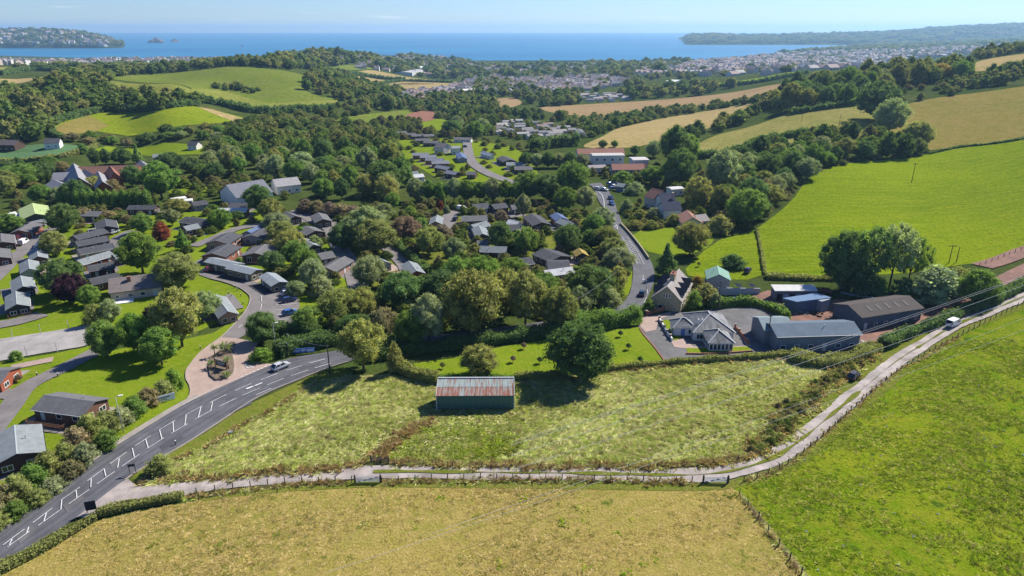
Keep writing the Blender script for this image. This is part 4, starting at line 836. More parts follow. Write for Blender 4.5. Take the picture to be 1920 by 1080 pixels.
# slate bungalow -----------------------------------------------------------
def hip(L, w, he, hr, ov=0.4, inset=None):
    a = inset if inset is not None else w / 2; x, y = L / 2 + ov, w / 2 + ov; z = he
    v = [(-x, -y, z), (x, -y, z), (x, y, z), (-x, y, z), (-x + a + ov, 0, hr), (x - a - ov, 0, hr)]
    return v, [(0, 1, 5, 4), (1, 2, 5), (2, 3, 4, 5), (3, 0, 4), (0, 3, 2, 1)]
def hip_lines(L, w, he, hr, ov=0.4, inset=None):
    v, _ = hip(L, w, he, hr, ov, inset); m = MB()
    for a, b in ((0, 4), (3, 4), (1, 5), (2, 5), (4, 5)): m.bar(Vector(v[a]) + Vector((0, 0, 0.05)), Vector(v[b]) + Vector((0, 0, 0.05)), 0.28, 0.12)
    return m
q = [P(1306, 622, 2.6), P(1372, 622, 2.6), P(1349, 587, 2.6), P(1284, 592, 2.6)]
ax = ((q[3] + q[2]) / 2 - (q[0] + q[1]) / 2); BRZ = math.atan2(ax.y, ax.x); bc = (q[0] + q[1] + q[2] + q[3]) / 4
BL = math.hypot(ax.x, ax.y); BW = 9.6; zb = h1(bc.x, bc.y)
bg_ = thing('slate_bungalow', (bc.x, bc.y, zb), 'white bungalow with grey hipped slate roofs and a glazed sunroom', 'bungalow', rz=BRZ); KEEP.append((bc.x, bc.y, 11))
SLATE = N('streaked slate'); fs_ = SLATE.noise(0.7, 5, 0.75, co=SLATE.co, stretch=(0.3, 1.2, 0.5)); SLATE.col(SLATE.mix(SLATE.ramp(fs_, [(0.38, 0.0), (0.62, 1.0)]), (0.065, 0.07, 0.075), (0.22, 0.22, 0.22))).set(Roughness=0.45); SLATE.b.inputs['Specular IOR Level'].default_value = 0.2; M['slate'] = SLATE.mat
def hblock(L, w, he, hr, x, y, rz=0.0, name='wall', winsides=(1, -1)):
    v = MB().box(-L / 2, L / 2, -w / 2, w / 2, -0.6, he); a = ob(name, mesh(name, v.v, v.f, [M['render']]), bg_, (x, y, 0), rz, (0.62, 0.61, 0.60))
    v, f = hip(L, w, he + 0.01, hr); b = ob('roof', mesh('roof', v, f, [M['slate']]), bg_, (x, y, 0), rz)
    hip_lines(L, w, he, hr).build('hip_tile', M['render'], b, color=(0.42, 0.42, 0.42)); return a
a = hblock(BL, BW, 2.6, 5.4, 0, 0)
for s in (-1, 1):
    for k in range(5): window(a, -BL / 2 + BL * (0.12 + 0.19 * k), s * BW / 2, 1.4, 1.4, 1.2, 0 if s < 0 else math.pi)
for yy in (-3.4, 3.4): window(a, -BL / 2, yy, 1.4, 1.6, 1.3, -math.pi / 2)
a = hblock(6.4, 5.6, 2.55, 4.5, -BL / 2 - 2.6, -0.2)
for k in range(6): window(a, -3.2, -2.3 + k * 0.92, 1.45, 0.85, 1.6, -math.pi / 2)
for s in (-1, 1):
    for k in range(4): window(a, -2.4 + k * 1.5, s * 2.8, 1.45, 1.2, 1.6, 0 if s < 0 else math.pi)
a = hblock(5.2, 4.4, 2.5, 4.2, -0.5, BW / 2 + 1.6, math.pi / 2)
window(a, 2.6, 0.8, 1.4, 1.2, 1.3, math.pi / 2); door(a, 0.4, 2.2, 0.1, math.pi, (0.12, 0.2, 0.4)); window(a, -1.4, 2.2, 1.4, 1.0, 1.2, math.pi)
for i in (0.0, 1.0): MB().bar((-BL * 0.22, 2.2 + i, 3.9), (-BL * 0.22, 2.2 + i, 4.7), 0.35, n=8).build('flue', M['white'], bg_)
# farm sheds ---------------------------------------------------------------
BG = (0.14, 0.165, 0.195)
_w = lodge((1446, 606), (1598, 606), 8.2, BG, (0.105, 0.14, 0.178), 'long blue-grey warehouse with pale sheet roof beside the bungalow yard', 'warehouse', 'warehouse', 4.3, 5.6, wmat='sheet', rmat='sheet', frontwin=0)
for c in list(_w.children):
    if c.name.startswith(('window', 'door')) and c.location.y > 0: pass
x, y, L, rz = frame_of((1424, 596), (1474, 596), 5.6)
wing(_w, (1424, 596), (1476, 596), 8, 4.0, 5.4, BG, (0.20, 0.25, 0.265), 'sheet')
_w = lodge((1592, 571), (1704, 555), 9.5, (0.10, 0.115, 0.14), (0.075, 0.064, 0.06), 'dark barn with weathered brown roof in the red farmyard', 'barn', 'barn', 4.0, 5.5, wmat='sheet', rmat='sheet', frontwin=0)
for k in range(5): MB().box(-6 + k * 3, -5.1 + k * 3, -3.6, -1.4, 0, 0.02).build('rooflight', M['render'], _w, color=(0.10, 0.095, 0.09)).matrix_local = Matrix.Translation((0, 0, 0)) @ Matrix.Translation((0, 0, 5.70)) @ Matrix.Rotation(math.atan2(1.5, 4.75), 4, 'X')
def flat_shed(pts, hgt, wall, roof, label, name='shed', cat='shed', tilt=0.0):
    w = [P(*p, hgt) for p in pts]; c = sum(w, Vector()) / 4; zg = h1(c.x, c.y); root = thing(name, (c.x, c.y, zg), label, cat); KEEP.append((c.x, c.y, 7))
    b = [(p.x - c.x, p.y - c.y) for p in w]; n = 4; m = MB()
    hs = [hgt, hgt, hgt + tilt, hgt + tilt]
    m.add([(*q, -0.5) for q in b] + [(*q, hh) for q, hh in zip(b, hs)], [(i, (i + 1) % n, n + (i + 1) % n, n + i) for i in range(n)], 0); m.build('wall', M['sheet'], root, color=wall)
    k = 1.06; MB().add([(q[0] * k, q[1] * k, hh + 0.02) for q, hh in zip(b, hs)] + [(q[0] * k, q[1] * k, hh + 0.16) for q, hh in zip(b, hs)], [(3, 2, 1, 0), (4, 5, 6, 7)] + [(i, (i + 1) % n, n + (i + 1) % n, n + i) for i in range(n)]).build('roof', M['sheet'], root, color=roof)
    return root, b
_f, b = flat_shed([(1495, 566), (1556, 560), (1530, 551), (1470, 559)], 3.4, (0.09, 0.12, 0.17), (0.12, 0.19, 0.30), 'flat-roofed dark blue shed in the middle of the farmyard')
flat_shed([(1541, 566), (1556, 562), (1542, 556), (1526, 560)], 3.3, (0.20, 0.235, 0.28), (0.30, 0.33, 0.36), 'grey-blue storage container against the flat blue shed', 'storage_container', 'container')
_f, b = flat_shed([(1455, 546), (1531, 547), (1523, 538), (1447, 537)], 3.0, (0.13, 0.15, 0.16), (0.50, 0.50, 0.48), 'open-fronted stable with pale sloping roof at the back of the farmyard', 'stable', 'stable', 0.4)
for k in range(6):
    t = 0.1 + k * 0.155; p = (b[0][0] + (b[1][0] - b[0][0]) * t, b[0][1] + (b[1][1] - b[0][1]) * t - 0.05)
    MB().box(p[0] - 0.7, p[0] + 0.7, p[1] - 0.06, p[1], 0.1, 2.2).build('stall_door' if k % 2 else 'stall_shade_panel', M['render'], _f, color=(0.28, 0.32, 0.42) if k % 2 else (0.02, 0.02, 0.025))  # near-black panels on the closed wall paint the shade inside open stalls
_g = lodge((1345, 500), (1349, 514), 6.4, (0.28, 0.29, 0.32), (0.18, 0.30, 0.24), 'garage with a green sheet roof behind the stone house garden', 'garage', 'garage', 3.0, 4.6, rmat='sheet', frontwin=0)
for k in range(5): MB().box(-2.6, -0.0, -0.03, 0.03, 0, 0).build if False else None
pb = P(1385, 553); ps = thing('solar_array', pb, 'low block wall carrying three tilted solar panels near the green garage', 'solar panels', rz=-0.04); KEEP.append((pb.x, pb.y, 6))
MB().box(-6.0, 6.0, 0.2, 0.5, -0.4, 2.0).build('block_wall', M['render'], ps, color=(0.42, 0.40, 0.38))
for k in range(3):
    xx = -4.2 + 3.9 * k; MB().add([(xx - 1.2, 1.0, 3.4), (xx + 0.6, 0.6, 3.2), (xx + 1.6, 1.0, 1.9), (xx + 0.0, 1.4, 2.1)], [(0, 1, 2, 3)]).add([(xx - 1.2, 1.05, 3.36), (xx + 0.6, 0.65, 3.16), (xx + 1.6, 1.05, 1.86), (xx + 0.0, 1.45, 2.06)], [(3, 2, 1, 0)]).build('solar_panel', M['render'], ps, color=(0.30, 0.30, 0.33))
    MB().bar((xx + 0.2, 1.1, -0.3), (xx + 0.2, 1.1, 2.6), 0.12).build('panel_leg', M['steel'], ps)
# rusty barn in the meadow ---------------------------------------------------
A_, B_ = P(820, 769), P(963, 767); c_ = (A_ + B_) / 2; LB = math.hypot(B_.x - A_.x, B_.y - A_.y); zb = h1(c_.x, c_.y); WB, HF, HB = 4.6, 3.25, 4.45
brn = thing('rusty_barn', (c_.x, c_.y, zb), 'green corrugated barn with a rust-streaked sheet roof in the meadow', 'barn', rz=math.atan2(B_.y - A_.y, B_.x - A_.x)); KEEP.append((c_.x, c_.y + 3, 11))
nb = N('green corrugated wall'); fb = nb.noise(0.35, 5, 0.75, co=nb.co, stretch=(1, 1, 2.2)); nb.col(nb.mix(nb.ramp(fb, [(0.4, 0.0), (0.7, 1.0)]), (0.040, 0.110, 0.092), (0.085, 0.155, 0.13))).set(Roughness=0.7); M['barnwall'] = nb.mat
def corrugated(w, l, per=0.15, amp=0.03):
    n = int(w / per) * 4; xs = np.linspace(-w / 2, w / 2, n + 1); z = amp * np.cos(xs / per * 2 * math.pi)
    V = [(x, 0, zz) for x, zz in zip(xs, z)] + [(x, l, zz) for x, zz in zip(xs, z)]
    return V, [(i, i + 1, n + 2 + i, n + 1 + i) for i in range(n)]
NS = 14; ws = LB / NS
V, F = corrugated(ws, HF + 0.4, 0.18); mw = mesh('wall_sheet', V, F, [M['barnwall']])
def vert(o, x, y, z, rz=0): o.matrix_local = Matrix.Translation((x, y, z)) @ Matrix.Rotation(rz, 4, 'Z') @ Matrix.Rotation(math.pi / 2, 4, 'X')
for i in range(NS): vert(ob('wall_sheet', mw, brn), -LB / 2 + (i + 0.5) * ws, 0, -0.4)
MB().add([(-LB / 2, 0.04, -0.4), (-LB / 2, WB, -0.4), (-LB / 2, WB, HB), (-LB / 2, 0.04, HF), (LB / 2, 0.04, -0.4), (LB / 2, WB, -0.4), (LB / 2, WB, HB), (LB / 2, 0.04, HF)], [(0, 3, 2, 1), (4, 5, 6, 7), (1, 2, 6, 5)]).build('end_wall', M['barnwall'], brn)
for xx in (-LB / 2 - 0.08, LB / 2 + 0.08): MB().box(xx - 0.09, xx + 0.09, -0.14, 0.06, -0.4, HF).build('corner_post', M['steel'], brn)
def rust_mat(name, rusty):
    n = N(name); f = n.noise(0.9, 5, 0.7, stretch=(2.6, 0.28, 1)); g = n.noise(5, 3, 0.6)
    lo, hi = ((0.37, 0.55) if rusty else (0.50, 0.62)); k = n.ramp(f, [(lo, 0.0), (hi, 1.0)])
    c = n.mix(k, (0.27, 0.32, 0.305), n.mix(g, (0.20, 0.065, 0.042), (0.29, 0.125, 0.085))); n.col(c).set(Roughness=0.7); return n.mat
M['rust_hi'], M['rust_lo'] = rust_mat('galvanised sheet lightly rusted', False), rust_mat('galvanised sheet heavily rusted', True)
sl = math.atan2(HB - HF, WB); RL = WB / math.cos(sl) + 0.35
V, F = corrugated(ws + 0.08, RL * 0.52, 0.2); m_lo = mesh('roof_sheet', V, F, [M['rust_lo']]); m_hi = mesh('roof_sheet', V, F, [M['rust_hi']])
for i in range(NS):
    for me, y0, lift in ((m_lo, -0.25, 0.06), (m_hi, -0.25 + RL * 0.48 * math.cos(sl), 0.10)):
        o = ob('roof_sheet', me, brn); o.matrix_local = Matrix.Translation((-LB / 2 + (i + 0.5) * ws, y0, HF + lift + (0.012 if i % 2 else 0) + (y0) * math.tan(sl))) @ Matrix.Rotation(sl, 4, 'X')
MB().bar((-LB / 2 - 0.1, WB + 0.02, HB + 0.18), (LB / 2 + 0.1, WB + 0.02, HB + 0.18), 0.35, 0.12).build('ridge_flashing', M['steel'], brn)
for xx in (-LB / 2 - 0.12, LB / 2 + 0.12): MB().bar((xx, -0.3, HF + 0.02), (xx, WB, HB + 0.1), 0.12, 0.22).build('barge_board', M['steel'], brn)

# clutter in the farmyard ------------------------------------------------------
def heap(px_, py_, w, hgt, mat, label, name='rubble_heap'):
    p = P(px_, py_); r = np.random.default_rng(int(px_)); V, F, b = [], [], 0
    for i in range(26):
        a = r.uniform(0, 6.28); d = r.uniform(0, 1) ** 0.7 * w / 2; s = r.uniform(0.15, 0.45); c = np.array([math.cos(a) * d, math.sin(a) * d * 0.7, (1 - 2 * d / w) * hgt * r.uniform(0.4, 1)])
        q = np.array([(-1, -1, -1), (1, -1, -1), (1, 1, -1), (-1, 1, -1), (-1, -1, 1), (1, -1, 1), (1, 1, 1), (-1, 1, 1)]) * r.uniform(0.5, 1, 3) * s + r.uniform(-0.1, 0.1, (8, 3)); V.append(q + c); F.append(np.array([(0, 3, 2, 1), (4, 5, 6, 7), (0, 1, 5, 4), (1, 2, 6, 5), (2, 3, 7, 6), (3, 0, 4, 7)]) + b); b += 8
    o = ob(name, npmesh(name, np.concatenate(V), np.concatenate(F), [M[mat]]), None, p); tag(o, label, 'heap')
heap(1500, 588, 5, 0.9, 'kerb', 'pale rubble heap in front of the flat blue shed'); heap(1535, 592, 6, 0.8, 'timber', 'broken timber heap between the sheds'); heap(1610, 645, 4, 0.9, 'kerb', 'stone heap at the corner of the long warehouse'); heap(1545, 548, 5, 1.2, 'bare', 'red soil heap beside the stable')
def timbers(px_, py_, n, L, rz, mat, label, name='beam_stack'):
    p = P(px_, py_); root = thing(name, p, label, 'stack', rz=rz)
    for i in range(n): MB().box(-L / 2, L / 2, i * 0.5 - 0.15, i * 0.5 + 0.15, 0.05, 0.35).build('beam', M[mat], root)
timbers(1608, 556, 3, 9, -0.5, 'steel', 'pale steel beams lying behind the dark barn'); timbers(1428, 640, 4, 4, -0.9, 'pave', 'boards leaning flat beside the warehouse wall'); timbers(1520, 583, 4, 3.5, 0.2, 'timber', 'planks stacked beside the storage container')
p = P(1386, 566); tp = thing('paddling_pool', p, 'bright blue covered pool behind the clipped hedge', 'pool'); V = [(math.cos(2 * math.pi * i / 20) * r_, math.sin(2 * math.pi * i / 20) * r_ * 0.8, z_) for r_, z_ in ((2.3, -0.1), (2.3, 0.75), (1.2, 1.05)) for i in range(20)]
ob('cover', mesh('cover', V + [(0, 0, 1.1)], [(j * 20 + i, j * 20 + (i + 1) % 20, (j + 1) * 20 + (i + 1) % 20, (j + 1) * 20 + i) for j in range(2) for i in range(20)] + [(40 + i, 40 + (i + 1) % 20, 60) for i in range(20)], [M['render']], smooth=True), tp, color=(0.03, 0.12, 0.5))
# ------------------------------------------------------------------ foliage
def leaf_quads(c, n, size, r):
    """c (k,3) centres, n (k,3) normals -> verts, faces"""
    k = len(c); a = r.normal(size=(k, 3)); t = np.cross(n, a); t /= np.maximum(np.linalg.norm(t, axis=1)[:, None], 1e-6); b = np.cross(n, t)
    s = size * r.uniform(0.6, 1.35, (k, 1)); q = r.uniform(0.55, 1.0, (k, 1))
    V = np.stack([c - t * s, c - b * s * q, c + t * s * 1.05, c + b * s * q], 1).reshape(-1, 3)
    return V, np.arange(4 * k).reshape(-1, 4)
def blob(c, rad, r, squash=0.85):
    """rough icosahedron"""
    p = (1 + 5 ** 0.5) / 2
    v = np.array([(-1, p, 0), (1, p, 0), (-1, -p, 0), (1, -p, 0), (0, -1, p), (0, 1, p), (0, -1, -p), (0, 1, -p), (p, 0, -1), (p, 0, 1), (-p, 0, -1), (-p, 0, 1)], float)
    v /= np.linalg.norm(v[0]); v *= r.uniform(0.8, 1.15, (12, 1)); v[:, 2] *= squash
    f = np.array([(0, 11, 5), (0, 5, 1), (0, 1, 7), (0, 7, 10), (0, 10, 11), (1, 5, 9), (5, 11, 4), (11, 10, 2), (10, 7, 6), (7, 1, 8), (3, 9, 4), (3, 4, 2), (3, 2, 6), (3, 6, 8), (3, 8, 9), (4, 9, 5), (2, 4, 11), (6, 2, 10), (8, 6, 7), (9, 8, 1)])
    return v * rad + c, np.c_[f, f[:, 2]]
def crown_mesh(name, seed, prof, z0, nl, lr, nleaf, leaf, core=0.72, mat='leaf', inner=0.5, jit=0.55):
    """unit crown: width 1, top at z = 1, bottom at z0; prof(t) gives the radius fraction up the crown"""
    r = np.random.default_rng(seed); Vs, Fs, b = [], [], 0
    def put(V, F):
        nonlocal b
        Vs.append(V); Fs.append(F + b); b += len(V)
    L = []
    for i in range(nl):
        t = ((i + r.uniform(0, 1)) / nl); az = i * 2.39996 + r.uniform(-0.5, 0.5); rr = prof(t)
        rad = lr * r.uniform(0.7, 1.25) * (0.55 + 0.45 * rr)
        d = max(0.0, 0.5 * rr * r.uniform(0.82, 1.06) - rad * 0.75)
        L.append((np.array([math.cos(az) * d, math.sin(az) * d, z0 + rad * 0.8 + t * (1 - z0 - rad * 1.6)]), rad))
    for c, rad in L:
        k = max(6, int(nleaf * (rad / lr) ** 2)); n = r.normal(size=(k, 3)); n /= np.linalg.norm(n, axis=1)[:, None]
        n[:, 2] = np.where(n[:, 2] < -0.5, -n[:, 2], n[:, 2])
        p = c + n * rad * np.where(r.uniform(size=(k, 1)) < 0.12, r.uniform(1.1, 1.45, (k, 1)), r.uniform(0.72, 1.12, (k, 1))) * np.array([1, 1, 0.85])
        nn = n + r.normal(size=(k, 3)) * jit; nn /= np.linalg.norm(nn, axis=1)[:, None]
        put(*leaf_quads(p, nn, leaf, r))
        if core: put(*blob(c, rad * core, r))
    if inner:
        for t in np.linspace(0.15, 0.66, 4): put(*blob(np.array([0, 0, z0 + t * (1 - z0)]), 0.5 * prof(t) * inner, r))
    V = np.concatenate(Vs); F = np.concatenate(Fs)
    me = npmesh(name, V, F, [M[mat]]); return me
def trunk_mesh(name, seed, r0, top, limbs, spread):
    r = random.Random(seed); m = MB(); p = Vector((0, 0, -0.03)); q = Vector((r.uniform(-0.02, 0.02), r.uniform(-0.02, 0.02), top * 0.5)); e = Vector((r.uniform(-0.03, 0.03), r.uniform(-0.03, 0.03), top))
    m.bar(p, q, r0, n=7, w2=r0 * 0.75); m.bar(q, e, r0 * 0.75, n=7, w2=r0 * 0.3)
    for i in range(limbs):
        a = i * 2.4 + r.uniform(-0.4, 0.4); z = top * r.uniform(0.4, 0.8); s = spread * r.uniform(0.7, 1.1)
        b = q.lerp(e, max(0, (z - top * 0.5) / (top * 0.5))); b.z = z; mid = b + Vector((math.cos(a) * s * 0.5, math.sin(a) * s * 0.5, top * 0.18)); end = b + Vector((math.cos(a) * s, math.sin(a) * s, top * 0.42))
        m.bar(b, mid, r0 * 0.42, n=5, w2=r0 * 0.28); m.bar(mid, end, r0 * 0.28, n=5, w2=r0 * 0.1)
    return mesh(name, m.v, m.f, [M['bark']], smooth=True)
def pr_round(t): return math.sqrt(max(0.02, 1 - (2 * t - 0.86) ** 2 / 1.32)) if t > 0.43 else math.sqrt(max(0.05, 1 - ((0.43 - t) / 0.62) ** 2))
def pr_tall(t): return (0.55 + 0.9 * t) if t < 0.45 else max(0.12, 0.98 * math.cos((t - 0.45) / 0.55 * 1.42))
def pr_cone(t): return max(0.06, 1.0 - t * 0.98) if t > 0.08 else 0.85
def pr_col(t): return 0.8 + 0.2 * math.sin(t * 3.1) if t < 0.75 else max(0.08, 0.95 * (1 - t) / 0.25)
def pr_bush(t): return math.sqrt(max(0.04, 1 - (t * 0.98) ** 2))
KINDS = {
    'round': dict(v=3, prof=pr_round, z0=0.10, nl=40, lr=0.140, nleaf=190, leaf=0.0155, tr=(0.05, 0.55, 5, 0.25)),
    'tall': dict(v=3, prof=pr_tall, z0=0.14, nl=48, lr=0.118, nleaf=150, leaf=0.0155, tr=(0.05, 0.65, 6, 0.22)),
    'open': dict(v=2, prof=pr_round, z0=0.30, nl=44, lr=0.110, nleaf=120, leaf=0.015, tr=(0.05, 0.72, 10, 0.33), core=0.55, inner=0),
    'cone': dict(v=2, prof=pr_cone, z0=0.05, nl=46, lr=0.135, nleaf=75, leaf=0.020, tr=(0.06, 0.8, 0, 0)),
    'column': dict(v=2, prof=pr_col, z0=0.03, nl=30, lr=0.24, nleaf=75, leaf=0.036, tr=(0.10, 0.6, 0, 0)),
    'bush': dict(v=3, prof=pr_bush, z0=-0.06, nl=22, lr=0.185, nleaf=110, leaf=0.026, tr=(0.05, 0.4, 3, 0.2)),
    'far': dict(v=3, prof=pr_round, z0=0.02, nl=13, lr=0.23, nleaf=26, leaf=0.055, tr=(0.05, 0.4, 0, 0), core=0.85),
}
PROTO = {}
for kn, k in KINDS.items():
    for i in range(k['v']):
        PROTO[kn, i] = (crown_mesh('crown', hash((len(kn), i)) % 1000 + i * 7 + len(kn) * 13, k['prof'], k['z0'], k['nl'], k['lr'], k['nleaf'], k['leaf'], k.get('core', 0.72), inner=k.get('inner', 0.5)), trunk_mesh('trunk', i + len(kn), *k['tr']))
TINT = {'g': (0.1626, 0.2507, 0.061), 'd': (0.1193, 0.1829, 0.0651), 'y': (0.25, 0.27, 0.09), 'o': (0.2575, 0.271, 0.0922), 'b': (0.18, 0.275, 0.055), 'gr': (0.271, 0.3117, 0.1626), 'p': (0.0495, 0.0242, 0.0374), 'r': (0.24, 0.085, 0.05), 'br': (0.2575, 0.2237, 0.122), 'au': (0.3252, 0.2439, 0.0678), 'bp': (0.2439, 0.1897, 0.1424)}
ADJ = {'g': 'green', 'd': 'dark green', 'y': 'yellow-green', 'o': 'olive', 'b': 'bright green', 'gr': 'grey-green', 'p': 'purple-leaved', 'r': 'red-leaved', 'br': 'brown-tinged', 'au': 'orange-tinted', 'bp': 'russet'}
NOUN = {'round': ('broadleaf_tree', 'rounded tree', 'tree'), 'tall': ('broadleaf_tree', 'tall tree', 'tree'), 'open': ('broadleaf_tree', 'open-crowned tree', 'tree'), 'cone': ('conifer', 'conifer', 'conifer'), 'column': ('cypress', 'slender cypress', 'cypress'), 'bush': ('shrub', 'bushy shrub', 'shrub'), 'far': ('woodland_tree', 'tree', 'tree')}
TREE_XY = []
def put_tree(x, y, w, hgt, kind, tint, label, group=None, var=0.15):
    nm, _, cat = NOUN[kind]; i = random.randrange(KINDS[kind]['v']); cr, tk = PROTO[kind, i]
    root = thing(nm, (x, y, h1(x, y)), label, cat, group, random.uniform(0, 6.28))
    k = random.uniform(1 - var, 1 + var); c = TINT[tint]
    col = (c[0] * k * random.uniform(0.93, 1.08), c[1] * k, c[2] * k * random.uniform(0.9, 1.1))
    o = ob('crown', cr, root, color=col); o.scale = (w, w * random.uniform(0.92, 1.08), hgt); o['label'] = ''
    del o['label']
    if kind not in ('far',):
        t = ob('trunk', tk, root); t.scale = (w, w, hgt)
    TREE_XY.append((x, y, w)); return root
def T_size(cx, top, base, w, kind):
    g = P(cx, base); d = proj(g)[2]; wm = w * d / FPX
    back = 0.0 if kind == 'open' else 0.36 * wm
    x, y = g.x * (1 + back / g.y), g.y + back
    d2 = proj((x, y, h1(x, y)))[2]; wm = w * d2 / FPX
    dx, dy, dz = ray(cx, top); zt = CAM_Z + dz / dy * y; hg = zt - h1(x, y)
    return x, y, wm, max(1.0, hg)
def cluster(place, items, group=None):
    """items: (cx, top, base, width, kind, tint); labels carry the rank from the left among look-alikes of the cluster"""
    seen = {}
    for it in items: seen.setdefault((NOUN[it[4]][1], ADJ[it[5]]), []).append(it[0])
    for v in seen.values(): v.sort()
    for cx, top, base, w, kind, tint in items:
        l = seen[NOUN[kind][1], ADJ[tint]]; n = len(l); i = l.index(cx)
        lab = '%s %s %s' % (ADJ[tint], NOUN[kind][1], place) if n == 1 else '%s %s %s, %s' % (ADJ[tint], NOUN[kind][1], place, ordinal(i, n))
        x, y, wm, hg = T_size(cx, top, base, w, kind)
        put_tree(x, y, wm, hg, kind, tint, lab, group if n > 1 else None)
cluster('at the meadow corner by the road bend', [(683, 597, 708, 100, 'tall', 'y'), (742, 640, 702, 34, 'bush', 'o')])
cluster('directly behind the rusty-roofed barn', [(900, 646, 716, 72, 'round', 'o')])
cluster('at the hedge right of the rusty-roofed barn', [(1085, 604, 732, 132, 'round', 'd')])
cluster('beside the park entrance', [(495, 584, 652, 62, 'round', 'd'), (492, 652, 684, 46, 'bush', 'b')])
cluster('on the lawn left of the entrance', [(345, 536, 666, 104, 'tall', 'o'), (307, 612, 697, 78, 'tall', 'g'), (262, 585, 675, 78, 'tall', 'b'), (204, 600, 680, 64, 'round', 'g'), (180, 568, 614, 42, 'bush', 'o'), (212, 560, 608, 38, 'round', 'gr'), (140, 512, 577, 64, 'round', 'p'), (172, 534, 579, 46, 'round', 'g'), (122, 484, 562, 82, 'round', 'd'), (338, 473, 550, 82, 'round', 'o'), (390, 545, 604, 58, 'round', 'gr'), (33, 657, 679, 27, 'bush', 'g'), (330, 690, 738, 40, 'bush', 'b'), (282, 575, 610, 30, 'bush', 'p')])
cluster('among the left-hand lodges', [(270, 433, 522, 92, 'tall', 'b'), (345, 428, 473, 36, 'cone', 'g'), (107, 432, 486, 52, 'round', 'o'), (125, 381, 440, 64, 'round', 'd'), (160, 388, 415, 30, 'round', 'br'), (416, 391, 433, 48, 'round', 'b'), (325, 391, 426, 34, 'tall', 'gr'), (306, 416, 452, 34, 'bush', 'r'), (270, 400, 442, 42, 'round', 'g'), (242, 402, 426, 24, 'round', 'br'), (333, 372, 403, 48, 'round', 'o'), (205, 395, 412, 34, 'bush', 'br'), (230, 398, 416, 26, 'bush', 'o'), (510, 371, 418, 44, 'round', 'y'), (513, 470, 514, 48, 'round', 'd'), (556, 526, 562, 36, 'round', 'gr'), (445, 395, 415, 30, 'round', 'd'), (400, 382, 402, 26, 'bush', 'g'), (22, 400, 440, 50, 'round', 'g'), (450, 482, 498, 20, 'bush', 'b'), (487, 345, 405, 60, 'tall', 'd')])
cluster('in the belt between the two lodge areas', [(520, 398, 442, 56, 'round', 'gr'), (530, 414, 462, 58, 'round', 'o'), (547, 430, 482, 60, 'round', 'o'), (558, 450, 505, 58, 'round', 'g'), (577, 466, 525, 56, 'round', 'g'), (590, 484, 548, 52, 'round', 'gr'), (566, 425, 446, 22, 'bush', 'b'), (606, 516, 562, 54, 'bush', 'gr'), (580, 574, 628, 62, 'round', 'g'), (640, 540, 613, 84, 'round', 'o'), (680, 540, 604, 62, 'round', 'o'), (695, 478, 545, 66, 'round', 'gr'), (592, 440, 470, 30, 'bush', 'gr')])
cluster('in the wooded belt behind the bungalow lawn', [(722, 577, 640, 62, 'round', 'br'), (772, 580, 660, 62, 'round', 'g'), (806, 548, 655, 76, 'tall', 'gr'), (888, 504, 644, 132, 'round', 'o'), (756, 510, 590, 90, 'round', 'd'), (945, 500, 605, 74, 'round', 'o'), (985, 506, 622, 94, 'tall', 'y'), (1047, 536, 627, 72, 'round', 'y'), (830, 505, 585, 80, 'round', 'd'), (1100, 496, 577, 86, 'round', 'd'), (1137, 535, 580, 60, 'bush', 'gr'), (1156, 498, 545, 42, 'bush', 'o'), (1020, 512, 560, 60, 'round', 'g'), (700, 590, 640, 60, 'round', 'd'), (660, 590, 640, 60, 'round', 'd'), (905, 480, 540, 70, 'round', 'b'), (860, 480, 535, 60, 'round', 'g'), (960, 482, 530, 60, 'round', 'b'), (735, 630, 672, 60, 'bush', 'd'), (1085, 535, 590, 60, 'bush', 'gr'), (1120, 500, 560, 60, 'round', 'd')])
cluster('among the central lodges', [(690, 385, 470, 96, 'tall', 'gr'), (704, 410, 482, 84, 'round', 'o'), (645, 418, 474, 56, 'round', 'd'), (806, 425, 484, 58, 'round', 'o'), (852, 444, 498, 52, 'tall', 'gr'), (762, 405, 458, 62, 'round', 'bp'), (727, 300, 370, 82, 'tall', 'd'), (737, 360, 392, 30, 'round', 'b'), (672, 361, 374, 15, 'bush', 'y'), (825, 373, 401, 17, 'tall', 'r'), (831, 356, 398, 11, 'column', 'g'), (838, 384, 402, 15, 'bush', 'gr'), (938, 414, 474, 52, 'round', 'd'), (890, 455, 485, 30, 'bush', 'o'), (985, 425, 480, 48, 'round', 'g'), (981, 362, 412, 33, 'tall', 'gr'), (939, 393, 422, 26, 'round', 'bp'), (1017, 431, 456, 19, 'cone', 'o'), (1064, 419, 478, 57, 'round', 'd'), (1107, 430, 470, 44, 'round', 'd'), (874, 432, 462, 20, 'cone', 'o'), (830, 420, 452, 48, 'bush', 'bp'), (790, 408, 430, 36, 'bush', 'g'), (770, 385, 412, 30, 'bush', 'b'), (720, 380, 405, 40, 'bush', 'gr')])
cluster('along the left side of the road', [(1136, 424, 474, 56, 'round', 'y'), (1160, 464, 514, 62, 'round', 'gr'), (1128, 388, 442, 52, 'round', 'gr'), (1112, 400, 450, 46, 'round', 'g'), (1150, 445, 492, 50, 'round', 'o'), (1095, 348, 398, 50, 'tall', 'gr'), (1072, 300, 378, 70, 'round', 'g'), (1027, 325, 382, 62, 'round', 'd'), (992, 320, 378, 60, 'round', 'g'), (1060, 350, 400, 50, 'round', 'g')])
cluster('in the tree belt below the winding road', [(780 + i * 24, 332 + (i % 3) * 4, 380, 36, 'tall' if i % 2 else 'round', 'g' if i % 3 else 'gr') for i in range(9)])
cluster('in the brown-tinged shrub bank', [(575 + i * 22, 372 + i * 3, 402 + i * 3, 40, 'bush', 'br' if i % 2 else 'bp') for i in range(6)])
